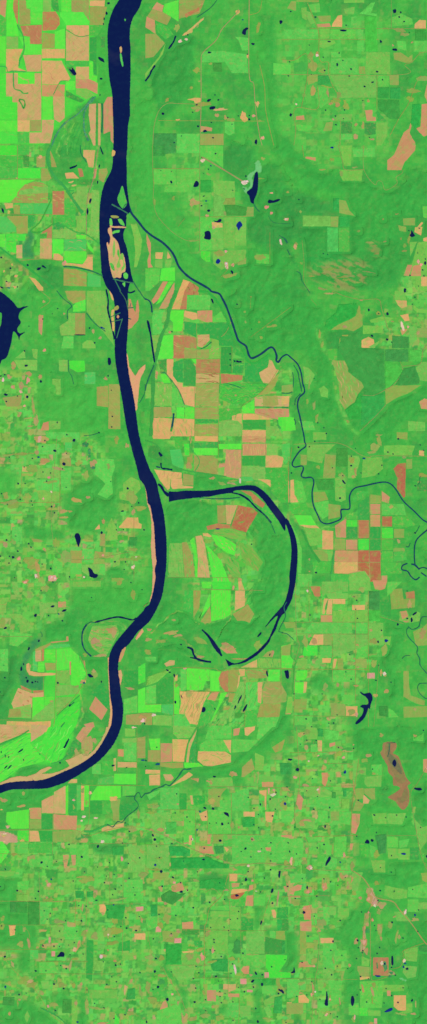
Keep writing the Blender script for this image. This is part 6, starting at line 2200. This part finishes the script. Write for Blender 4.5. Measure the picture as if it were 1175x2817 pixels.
# ------------------------------------------------------------------ land-cover raster (vertex colours of the ground sheet)
STEP = 2.4
PAD = 160
nx = int((W+2*PAD)/STEP)+1; ny = int((H+2*PAD)/STEP)+1
X, Y = np.meshgrid(np.arange(nx)*STEP-PAD, np.arange(ny)*STEP-PAD)
def vnoise(cell, seed, sx=None, sy=None):
    r = np.random.default_rng(seed)
    x = (X if sx is None else sx)/cell; y = (Y if sy is None else sy)/cell
    x = x-x.min(); y = y-y.min()
    G = r.random((int(y.max())+3, int(x.max())+3)).astype(np.float32)
    i = x.astype(int); j = y.astype(int); u = x-i; v = y-j
    u = u*u*(3-2*u); v = v*v*(3-2*v)
    return G[j, i]*(1-u)*(1-v)+G[j, i+1]*u*(1-v)+G[j+1, i]*(1-u)*v+G[j+1, i+1]*u*v
def fbm(cell, seed, n=4, **k):
    s = 0; a = 1; t = 0
    for q in range(n): s = s+a*vnoise(cell/2**q, seed+q, **k); t += a; a *= .55
    return s/t
def pmask(P, gx, gy):
    r = np.zeros(gx.shape, bool)
    for i in range(len(P)):
        a, b = P[i], P[i-1]
        if a[1] == b[1]: continue
        r ^= ((a[1] > gy) != (b[1] > gy)) & (gx < (b[0]-a[0])*(gy-a[1])/(b[1]-a[1])+a[0])
    return r
def box(P, m):
    a, b, c, d = min(p[0] for p in P), max(p[0] for p in P), min(p[1] for p in P), max(p[1] for p in P)
    if a < 15: a = -PAD             # cover reaching the edge of the map runs on beyond it
    if b > W-15: b = W+PAD
    if c < 15: c = -PAD
    if d > H-15: d = H+PAD
    x0 = int(max(0, (a-m+PAD)/STEP)); x1 = int(min(nx, (b+m+PAD)/STEP+2))
    y0 = int(max(0, (c-m+PAD)/STEP)); y1 = int(min(ny, (d+m+PAD)/STEP+2))
    return slice(y0, max(y0+1, y1)), slice(x0, max(x0+1, x1))
def blur(a, r):
    r = int(r)
    for _ in range(2):
        for ax in (0, 1):
            if r < 1: continue
            p = np.pad(a, [(r+1, r) if k == ax else (0, 0) for k in (0, 1)], mode='edge').cumsum(ax)
            n = 2*r+1
            a = (p[n:]-p[:-n])/n if ax == 0 else (p[:, n:]-p[:, :-n])/n
    return a
wx = X+(fbm(34, 50)-.5)*26; wy = Y+(fbm(34, 60)-.5)*26
wx, wy = np.clip(wx, 4, W-4), np.clip(wy, 4, H-4)
L = lambda k: np.array(lin(PAL[k]) if isinstance(k, str) else lin(k), np.float32)
nA, nB, nC = fbm(120, 1), fbm(42, 5, 4), fbm(14, 9, 3)
base = L('F')*np.ones(X.shape+(1,), np.float32)
tB = np.clip((nB-.5)*4+.45, 0, 1)[..., None]
base = base*(1-tB)+L('f')*tB
t = np.clip((nC-.58)*4, 0, .35)[..., None]; base = base*(1-t)+L((88, 186, 76))*t
t = np.clip((.42-nB)*5, 0, .6)[..., None]; base = base*(1-t)+L('e')*t
forest = np.clip((nA*.5+(1-nC)*.5-.46)*6, 0, 1)*.9
farm = np.full(X.shape, .18, np.float32)
WOODY = {'F': 1, 'h': 1, 'e': 1, 'f': .8, 'c': 1, 'k': .6, 'd': 1, 'm': .5}
zc = {'v': (102, 198, 76), 'F': (58, 169, 69), 'e': (54, 153, 69), 'f': (67, 179, 70), 'h': (54, 159, 68), 'y': (106, 194, 80), 'c': (50, 166, 72)}
for z in of('ZV'):
    c = z['c']; bl = max(z['bl'], STEP)
    if z['k'] == 'Z': P = z['P']
    else:
        A, B = ribbon(z['P'], z['w']); P = A+B[::-1]
    s = box(P, bl*2+16)
    m = blur(pmask(P, wx[s], wy[s]).astype(np.float32), bl/STEP*.6)
    wv = .9 if c in WOODY else .8
    n = (.91+.18*nC[s])[..., None]
    col = L(zc.get(c, PAL[c]))*n
    base[s] = base[s]*(1-m[..., None]*wv)+col*m[..., None]*wv
    forest[s] = forest[s]*(1-m)+WOODY.get(c, 0)*m
    farm[s] = farm[s]*(1-m)+(1. if c in 'yov' else .42 if c == 'z' else .06)*m
# procedural patchwork on the section grid: plots too small and plain to stand alone
Q = 32.5; gx0, gy0 = 28.9-3*Q, 9.8-3*Q
pc = [(118,196,82)]*5+[(96,204,84)]*6+[(82,190,72)]*5+[(150,176,84)]*3+[(166,168,90)]+[(60,152,70)]*3+[(70,170,68)]*5+[(132,204,88)]*3+[(196,158,108)]
def split(x0, y0, x1, y1, d):
    w, h = x1-x0, y1-y0
    if d == 0 or (d < 3 and random.random() < .2) or min(w, h) < 8:
        yield x0, y0, x1, y1; return
    t = random.choice((.5, .5, .35, .65))+random.uniform(-.05, .05)
    if (w > h) == (random.random() < .8):
        yield from split(x0, y0, x0+w*t, y1, d-1); yield from split(x0+w*t, y0, x1, y1, d-1)
    else:
        yield from split(x0, y0, x1, y0+h*t, d-1); yield from split(x0, y0+h*t, x1, y1, d-1)
jx = X+(fbm(9, 70, 2)-.5)*5; jy = Y+(fbm(9, 75, 2)-.5)*5
patch = base.copy()
for i in range(int((W+2*PAD)/Q)+3):
    for j in range(int((H+2*PAD)/Q)+3):
        for (a, b, c, d) in split(gx0+i*Q, gy0+j*Q, gx0+i*Q+Q, gy0+j*Q+Q, 3):
            s = box([(a, b), (c, d)], 4)
            if patch[s].size == 0: continue
            m = (jx[s] >= a) & (jx[s] < c) & (jy[s] >= b) & (jy[s] < d)
            patch[s][m] = L(vary(random.choice(pc), 8))
            e_ = m & ((jx[s] < a+1.5) | (jy[s] < b+1.5))
            if random.random() < .6: patch[s][e_] = patch[s][e_]*.45+L((64, 158, 66))*.55
t = (farm*np.clip(.6+(nB-.4)*1.2, .4, .9))[..., None]
lumP = .95+.12*nC[..., None]
base = base*(1-t)+patch*lumP*t
# small tree clumps and little open spots in the farm country
t = (np.clip((fbm(8, 81, 2)-.66)*9, 0, .5)*np.clip(farm+.15, 0, 1))[..., None]; base = base*(1-t)+L((56, 146, 64))*t
t = (np.clip((fbm(7, 91, 2)-.72)*9, 0, .35)*np.clip(farm, 0, 1))[..., None]; base = base*(1-t)+L((176, 160, 92))*t
for z in of('X'):                       # bare streaks down the eroded slope
    s = box(z['P'], 12)
    u = (X*.9+Y*.42)[s]; v = (-X*.42+Y*.9)[s]
    nn = fbm(7, 101, 3, sx=u*.28, sy=v)
    m = blur(pmask(z['P'], wx[s], wy[s]).astype(np.float32), 4)*np.clip((nn-.54)*8, 0, .42)
    base[s] = base[s]*(1-m[..., None])+L('s')*m[..., None]
# where separate sheets lie the ground stays level and open
lev = np.zeros(X.shape, np.float32)
def level(P, m=3.):
    s = box(P, 8); lev[s] = np.maximum(lev[s], pmask(P, X[s], Y[s]))
for it in of('FDIA'): level(it['P'])
for it in of('L'): level(it['P'])
for P in (RIVER, OXBOW): level(P)
for it in of('RSHJUQ'):
    A, B = ribbon(it['P'], it['w']+4.5); level(A+B[::-1])
for R_ in ARMS+BACK+[TRIB]:
    A, B = ribbon([(p[0], p[1], p[2]+4.5) for p in R_], 0); level(A+B[::-1])
for it in of('PpC'):
    for e in it['e']: level(blob(e[0], e[1], e[2]+2.5, e[3]+2.5, e[4], 0))
lev = np.clip(blur(lev, 1)*2.5, 0, 1)
ridge = 1-np.abs(fbm(46, 121, 4, sx=X+.5*Y, sy=Y*.8-.3*X)*2-1)
fine = fbm(7, 131, 2)
forest = np.clip(forest, 0, 1)
isw = (forest > .5) & (lev < .02)
K = np.array([KR, KG, KB], np.float32)
base = np.clip(base, .002, .95)/K
hill = blur(forest*(1-lev), 5)**1.5*(1.25-.6*np.clip(farm, 0, 1))
zg = np.zeros(X.shape, np.float32)
zw = .001+(.38*np.clip(ridge-.25, 0, 1)*hill+.06*fine*(.3+.7*hill))*np.clip(blur(isw.astype(np.float32), 2)*2-1, 0, 1)
vis = (X >= -PAD) & (X <= W+PAD)
def grid_object(name, mask, z, col, mat, ring=False):
    idx = np.full(X.size, -1, np.int64)
    q = mask[:-1, :-1] & mask[1:, :-1] & mask[:-1, 1:] & mask[1:, 1:]
    j, i = np.nonzero(q)
    a = j*nx+i
    F = np.stack([a+nx, a+nx+1, a+1, a], 1)
    used = np.unique(F); idx[used] = np.arange(used.size); F = idx[F]
    V = np.stack([(X.ravel()[used]-W/2)*S, (H/2-Y.ravel()[used])*S, z.ravel()[used]], 1).astype(np.float32)
    cl = col.reshape(-1, 3)[used]
    if ring:                            # carry the sheet on to the horizon
        x0, x1 = V[:, 0].min(), V[:, 0].max(); y0, y1 = V[:, 1].min(), V[:, 1].max(); B = 6000.
        n0 = len(V); xs = [-B, x0, x1, B]; ys = [-B, y0, y1, B]
        V = np.vstack([V, [(x, y, 0) for y in ys for x in xs]]).astype(np.float32)
        cl = np.vstack([cl, np.tile(L((66, 174, 70))/K, (16, 1))])
        rf = [[n0+r*4+c, n0+r*4+c+1, n0+r*4+c+5, n0+r*4+c+4] for r in range(3) for c in range(3) if (r, c) != (1, 1)]
        F = np.vstack([F, rf])
    me = bpy.data.meshes.new(name)
    me.vertices.add(len(V)); me.vertices.foreach_set('co', V.ravel())
    me.loops.add(F.size); me.loops.foreach_set('vertex_index', F.ravel().astype(np.int32))
    me.polygons.add(len(F)); me.polygons.foreach_set('loop_start', (np.arange(len(F))*4).astype(np.int32))
    me.update(calc_edges=True); me.validate()
    setcol(me, cl); me.materials.append(mat)
    me.polygons.foreach_set('use_smooth', np.ones(len(F), bool))
    o = bpy.data.objects.new(name, me); C.objects.link(o); return o
tag(grid_object('ground', np.ones(X.shape, bool), zg, base, M_GROUND, True), kind='structure')
tag(grid_object('woodland', isw, zw, base, M_WOOD), 'bumpy dark green forest and scattered woods between the fields', 'woodland', kind='stuff')

# ------------------------------------------------------------------ fields, pastures, woods
def words(s, n=16): return ' '.join(s.split()[:n])
def kind_of(lb):
    if re.search(r'\bpit\b', lb): return 'pit'
    head = ' '.join(lb.split()[:6])
    if re.search(r'wood|forest|grove', head) and not re.search(r'clearing|field|pasture|meadow|strip below', head): return 'woodlot'
    if re.search(r'wood\b|woods?lot', lb.split(' beside ')[0]) and 'field' not in head: return 'woodlot'
    if re.search(r'pasture|meadow|rangeland', head): return 'pasture'
    if re.search(r'yard|clearing|mine ground', head): return 'clearing'
    return 'field'
GROUPS = dict(field='fields of the farmland', pasture='pastures of the farmland', woodlot='woodlots among the fields', clearing='clearings and yards',
    pond='ponds scattered over the land', belt='tree belts along streams and levees')
used = {}
def full(lb, place):
    s = lb+' '+place
    if len(s.split()) > 16: s = lb
    return words(s)
fields = of('F')
for f in fields:
    f['kind'] = kind_of(f['label']); f['area'] = area(f['P'])
    f['full'] = full(f['label'], f['place'])
cnt = {}
for f in sorted(fields, key=lambda f: -f['area']):
    cnt[f['kind']] = cnt.get(f['kind'], 0)+1; f['solo'] = cnt[f['kind']] <= 300
LF = Layers(.004, .0018)
rest = {}
for f in fields:
    P = wob(dense(f['P'], 5), .9, .16)
    z = LF.z(f['P'])
    big = 4 if f['kind'] != 'woodlot' else 5
    pc_ = PAL[f['c']]
    if f['c'] in 'gymoq' and (f['oy'] > 1990 and f['P'][0][1] > 2130 or f['ox'] > 700 or 'upper middle uplands' in f['place']):
        pc_ = tuple(.72*v+.28*g for v, g in zip(pc_, (92, 192, 76)))
    rgb = alb(vary(pc_, big))
    if f['kind'] == 'woodlot': V, F, cols = canopy(P, z, rgb)
    else:
        V, F = flat(P, z); cols = [rgb]*len(V)
    mat = M_WOOD if f['kind'] == 'woodlot' else M_PASTURE if f['c'] in 'gym' else M_CROP if f['c'] in 'lbcdqej' else M_FIELD
    if f.get('G'):
        v2, f2, c2 = streaks(f, z); n = len(V); V += v2; F += [[i+n for i in q] for q in f2]; cols = list(cols)+c2
    if f['solo']:
        tag(own(f['kind'], V, F, mat, cols), f['full'], f['kind'], GROUPS.get(f['kind']))
    else:
        A = rest.setdefault(f['kind'], ([], [], []))
        n = len(A[0]); A[0].extend(V); A[1].extend([[i+n for i in q] for q in F]); A[2].extend(cols)
for k, (V, F, cols) in rest.items():
    tag(link('small_'+k+'s', V, F, M_FIELD, cols), 'patchwork of the smallest '+k+'s between the larger ones', k+'s', kind='stuff')
def near(x, y):
    best = None
    for f in fields:
        if not f['solo'] or len(f['label'].split()) > 9: continue
        P = f['P']
        if inside(x, y, P):
            if best is None or best[0] > -1 or f['area'] < best[2]: best = (-1, f, f['area'])
        else:
            d = min(math.hypot(p[0]-x, p[1]-y) for p in P)
            if best is None or d < best[0]: best = (d, f, f['area'])
    return best
def whereabouts(pre, x, y):
    d, f, _ = near(x, y)
    s = pre+(' inside the ' if d < 0 else ' beside the ')+f['label']
    return words(full(s, f['place']))

# ------------------------------------------------------------------ drained basin, runway
z = LF.top()
for f in of('D'):
    V, F = flat(wob(dense(crom(f['P'], True, 5), 3), 1.2, .2), z)
    o = own('drained_basin', V, F, M_SAND, [alb((158, 120, 84))]*len(V))
    tag(o, 'brick red bare bed of a drained reservoir with dark wet middle', 'lake bed')
    for k, (rgb, s) in enumerate((((140, 124, 80), "770,125 800,120 805,180 840,225 875,250 900,330 915,390 890,420 850,400 830,350 800,300 775,230 765,180"),
                                  ((112, 112, 82), "785,130 800,130 795,190 845,235 880,300 885,350 850,320 820,290 785,225"), ((136, 122, 80), "905,460 930,470 935,530 910,550 880,560 850,530 885,510"))):
        V, F = flat(wob(dense(crom([(f['ox']+p[0]*ZF, f['oy']+p[1]*ZF) for p in pts(s)], True, 5), 3), 2, .25), z+.0025*(k+1))
        c = link('wet_bed', [(v[0]-o.location.x, v[1]-o.location.y, v[2]) for v in V], F, M_SAND, [alb(rgb)]*len(V), o)
z += .012
for f in of('U'):
    V, F = ribmesh(f['P'], f['w'], z, .06)
    o = own('runway', V, F, M_ROAD, [alb((158, 142, 96))]*len(V)); tag(o, 'straight pinkish tan airfield runway pointing at the long reservoir', 'runway')
LCc = Layers(z+.003, .0015)
clr = []
for it in of('C'):
    for e in it['e']: clr.append((math.pi*e[2]*e[3], it['c'], e, it['place']))
clr.sort(key=lambda c: -c[0])
cw = {'w': 'farmstead', 's': 'bare_patch', 'o': 'grass_clearing', 'p': 'bare_patch', 'i': 'bare_patch', 'k': 'marsh_patch'}
ctxt = {'w': 'pinkish white built up spot', 's': 'small salmon bare patch', 'o': 'small olive grass clearing', 'p': 'small peach bare patch', 'i': 'thin brownish bare streak', 'k': 'dark marshy patch'}
def barns(o, e):
    z = o.data.vertices[0].co.z
    for q in range(2+int(e[2]*e[3] > 12)*2+int(e[2]*e[3] > 30)*3):
        a = random.uniform(0, math.pi); l, w, h = random.uniform(.12, .26), random.uniform(.09, .15), random.uniform(.03, .05)
        x, y = random.uniform(-.6, .6)*e[2]*S, random.uniform(-.6, .6)*e[3]*S
        V = [(-l, -w, z-.004), (l, -w, z-.004), (l, w, z-.004), (-l, w, z-.004), (-l, -w, z+h), (l, -w, z+h), (l, w, z+h), (-l, w, z+h), (-l, 0, z+h*1.8), (l, 0, z+h*1.8)]
        V = [(x+p[0]*math.cos(a)-p[1]*math.sin(a), y+p[0]*math.sin(a)+p[1]*math.cos(a), p[2]) for p in V]
        F = [[0, 1, 5, 4], [2, 3, 7, 6], [1, 2, 6, 9, 5], [3, 0, 4, 8, 7], [4, 5, 9, 8], [6, 7, 8, 9]]
        link('barn', V, F, M_SAND, [alb(random.choice(((240, 214, 206), (232, 190, 178), (214, 216, 214), (226, 160, 150))))]*len(V), o)
AV, AF, AC = [], [], []; n_solo = 0
for a, c, e, pl in clr:
    if c == 'w': e = (e[0], e[1], e[2]*1.25, e[3]*1.25, e[4])
    P = wob(dense(blob(*e, irr=.5, n=12), 2.5), 1.6, .3)
    V, F = flat(P, LCc.z(P, 0))
    col = PAL[c] if c != 'w' else random.choice(((230,162,146), (214,148,130), (236,196,184)))
    if c in 'so': col = tuple(.8*v+.2*g for v, g in zip(col, (80, 180, 72)))
    cols = [alb(vary(col, 9))]*len(V)
    n_solo += 1
    if n_solo <= 300:
        o = own(cw[c], V, F, M_FIELD, cols)
        if c == 'w' and min(e[2:4]) > 1.6: barns(o, e)
        tag(o, whereabouts(ctxt[c], e[0], e[1]), cw[c].replace('_', ' '), 'small '+cw[c].replace('_', ' ')+'s in the countryside')
    else:
        n = len(AV); AV += V; AF += [[i+n for i in q] for q in F]; AC += cols
if AV: tag(link('tiny_clearings', AV, AF, M_FIELD, AC), 'scatter of the tiniest bare and grassy clearings', 'clearings', kind='stuff')

# ------------------------------------------------------------------ lanes, tree belts
LR = Layers(LCc.top()+.002, .0012)
for it in of('R'):
    V, F = ribmesh(it['P'], it['w']*.85, LR.z(it['P'], -2))
    tag(own('road', V, F, M_ROAD, [alb(vary((152, 152, 84) if it['w'] < 2.2 else (166, 142, 96), 8))]*len(V)), kind='structure')
LBt = Layers(LR.top()+.002, .002)
for it in of('HJ'):
    V, F = ribmesh(it['P'], it['w'], LBt.z(it['P'], -3), .3)
    dike = it['k'] == 'J'
    mid = it['P'][len(it['P'])//2]
    if dike:
        it['z'] = 0; continue
    tag(own('tree_belt', V, F, M_WOOD, [alb(vary(PAL['belt'], 8))]*len(V)), whereabouts('winding dark green tree belt', mid[0], mid[1]), 'tree belt', GROUPS['belt'])

# ------------------------------------------------------------------ sand shores, rivers, islands
z = LBt.top()+.002
for i, it in enumerate(of('A')):
    V, F = flat(wob(dense(it['P'], 2.5), 1.4, .25), z+.001*i)
    tag(own('sandbar', V, F, M_SAND, [alb(vary(PAL[it['c']], 4))]*len(V)), full(it['label'], it['place']), 'sandbar', 'sandbars along the big river')
z += .012
V, F = ribmesh(TRIB, 4, z, .12); tag(link('small_river', V, F, M_STREAM), kind='structure')
z += .003
V, F = flat(RIVER, z); tag(link('river', V, F, M_WATER), kind='structure')
V, F = flat(OXBOW, z)
o = own('oxbow_lake', V, F, M_WATER); tag(o, 'long dark blue horseshoe shaped oxbow lake right of the main river', 'oxbow lake')
LS = Layers(z+.002, .0015)
for k, R_ in enumerate(ARMS):
    V, F = ribmesh(R_, 0, LS.z(R_, -2), .15)
    tag(own('slough', V, F, M_WATER), ('slender black slough inside the lower oxbow running to its tail', 'hooked black slough below the island left of the oxbow tail',
        'short black stub on the hooked slough', 'short dark channel joining the big river to the oxbow lake')[k], 'slough', 'dark sloughs around the oxbow')
for R_ in BACK:
    V, F = ribmesh(R_, 0, LS.z(R_, -2), .15); tag(own('backwater', V, F, M_STREAM), kind='structure')
for it in of('S'):
    V, F = ribmesh(it['P'], it['w']*.9, LS.z(it['P'], -2), .3)
    tag(own('stream', V, F, M_WATER if it['w'] > 4.2 else M_STREAM if it['w'] > 3.6 else M_CREEK), kind='structure')
for it in of('Q'):
    V, F = ribmesh(it['P'], it['w'], LS.z(it['P'], -2), .4)
    tag(own('slough', V, F, M_REED, [alb((62, 142, 106))]*len(V)), ('right' if it['w'] > 4.5 else 'left')+' arm of the reedy teal slough loop left of the upper river', 'slough', 'dark sloughs around the oxbow' if 0 else 'reedy slough loop')
LI = Layers(LS.top()+.002, .0015)
for it in of('I'):
    P = wob(dense(crom(it['P'], True, 4), 2), .8, .3)
    V, F = flat(P, LI.z(P, 0))
    nm = 'sandbar' if it['c'] in 'ps' else 'island'
    tag(own(nm, V, F, M_SAND if nm == 'sandbar' else M_FIELD, [alb(vary(PAL[it['c']], 5))]*len(V)), full(it['label'], it['place']), nm, nm+'s in the big river')
for k, it in enumerate(of('J')):
    V, F = ribmesh(it['P'], it['w'], LI.z(it['P'], -2), .3)
    m = it['P'][len(it['P'])//2]
    nf = ['upper', 'second', 'third', 'fourth', 'fifth', 'sixth', 'seventh', 'lowest'][k]
    tag(own('rock_dike', V, F, M_WOOD, [alb(vary(PAL['dike'], 8))]*len(V)), nf+' thin green rock dike counted downstream '+it['place'], 'dike', 'rock dikes across the river')

# ------------------------------------------------------------------ ponds and lakes
ponds = []
for it in of('L'): ponds.append((area(it['P']), it['label'], it['place'], it['P'], None))
for it in of('Pp'):
    for e in it['e']: ponds.append((math.pi*e[2]*e[3], it.get('label'), it['place'], None, e))
ponds.sort(key=lambda p: -p[0])
LP = Layers(LI.top()+.002, .0015); AV, AF = [], []; n = 0
for a, lb, pl, P, e in ponds:
    if P: P = wob(dense(crom(P, True, 5), 1.5), .8, .35)
    else:
        q = 1. if lb else .86
        P = blob(e[0], e[1], e[2]*q, e[3]*q, e[4], .3, 14)
    V, F = flat(P, LP.z(P, 0))
    nm = 'pond'
    if lb and re.search(r'\b(lake|reservoir)\b', lb.split(' of ')[0].split(' in ')[0].split(' right')[0].split(' inside')[0]): nm = 'lake'
    mat = M_POND
    if lb and 'blue' in lb and 'black' not in lb: mat = M_BLUE
    if lb and 'teal' in lb and 'below a teal' not in lb: mat = M_TEAL
    if not lb and random.random() < .12: mat = M_TEAL
    if a > 400: mat = M_WATER
    if nm == 'pond': n += 1
    if n <= 300 or lb:
        s = full(lb, pl) if lb else whereabouts('tiny dark farm pond', e[0], e[1])
        tag(own(nm, V, F, mat), s, nm, GROUPS['pond'] if nm == 'pond' else None)
    else:
        k = len(AV); AV += V; AF += [[i+k for i in q] for q in F]
if AV: tag(link('tiny_ponds', AV, AF, M_POND), 'scatter of the tiniest dark farm ponds', 'ponds', kind='stuff')

# shared labels get one group, as those things cannot be told apart
seen = {}
for o in C.objects:
    if o.get('label') and not o.parent: seen.setdefault(o['label'], []).append(o)
for lb, os_ in seen.items():
    if len(os_) > 1:
        for o in os_:
            if not o.get('group'): o['group'] = 'look alike '+o['category']+'s'

# ------------------------------------------------------------------ light, sky, camera
sun_el, sun_az = math.radians(56), math.radians(138)        # from the south-east, azimuth clockwise from north
sl = bpy.data.lights.new('sun', 'SUN'); sl.energy = 4.0; sl.angle = math.radians(.5); sl.color = (1, .97, .92)
so = bpy.data.objects.new('sun', sl); C.objects.link(so)
d = Vector((math.sin(sun_az)*math.cos(sun_el), math.cos(sun_az)*math.cos(sun_el), math.sin(sun_el)))
so.rotation_euler = d.to_track_quat('Z', 'Y').to_euler(); so.location = d*200
w = bpy.data.worlds.new('World'); bpy.context.scene.world = w; w.use_nodes = True
nt = w.node_tree; sky = nt.nodes.new('ShaderNodeTexSky'); sky.sky_type = 'NISHITA'; sky.sun_disc = False
sky.sun_elevation = sun_el; sky.sun_rotation = sun_az
nt.links.new(sky.outputs[0], nt.nodes['Background'].inputs[0]); nt.nodes['Background'].inputs[1].default_value = .08
cd = bpy.data.cameras.new('camera'); co = bpy.data.objects.new('camera', cd); C.objects.link(co)
HGT = 620.
bpy.context.scene.cycles.filter_width = 1.55
co.location = (0, 0, HGT); cd.sensor_fit = 'VERTICAL'; cd.angle = 2*math.atan(H*S/2/HGT)
cd.clip_start = 1; cd.clip_end = 20000
sc_ = bpy.context.scene; sc_.camera = co
sc_.view_settings.view_transform = 'Standard'; sc_.view_settings.look = 'None'; sc_.view_settings.exposure = 0
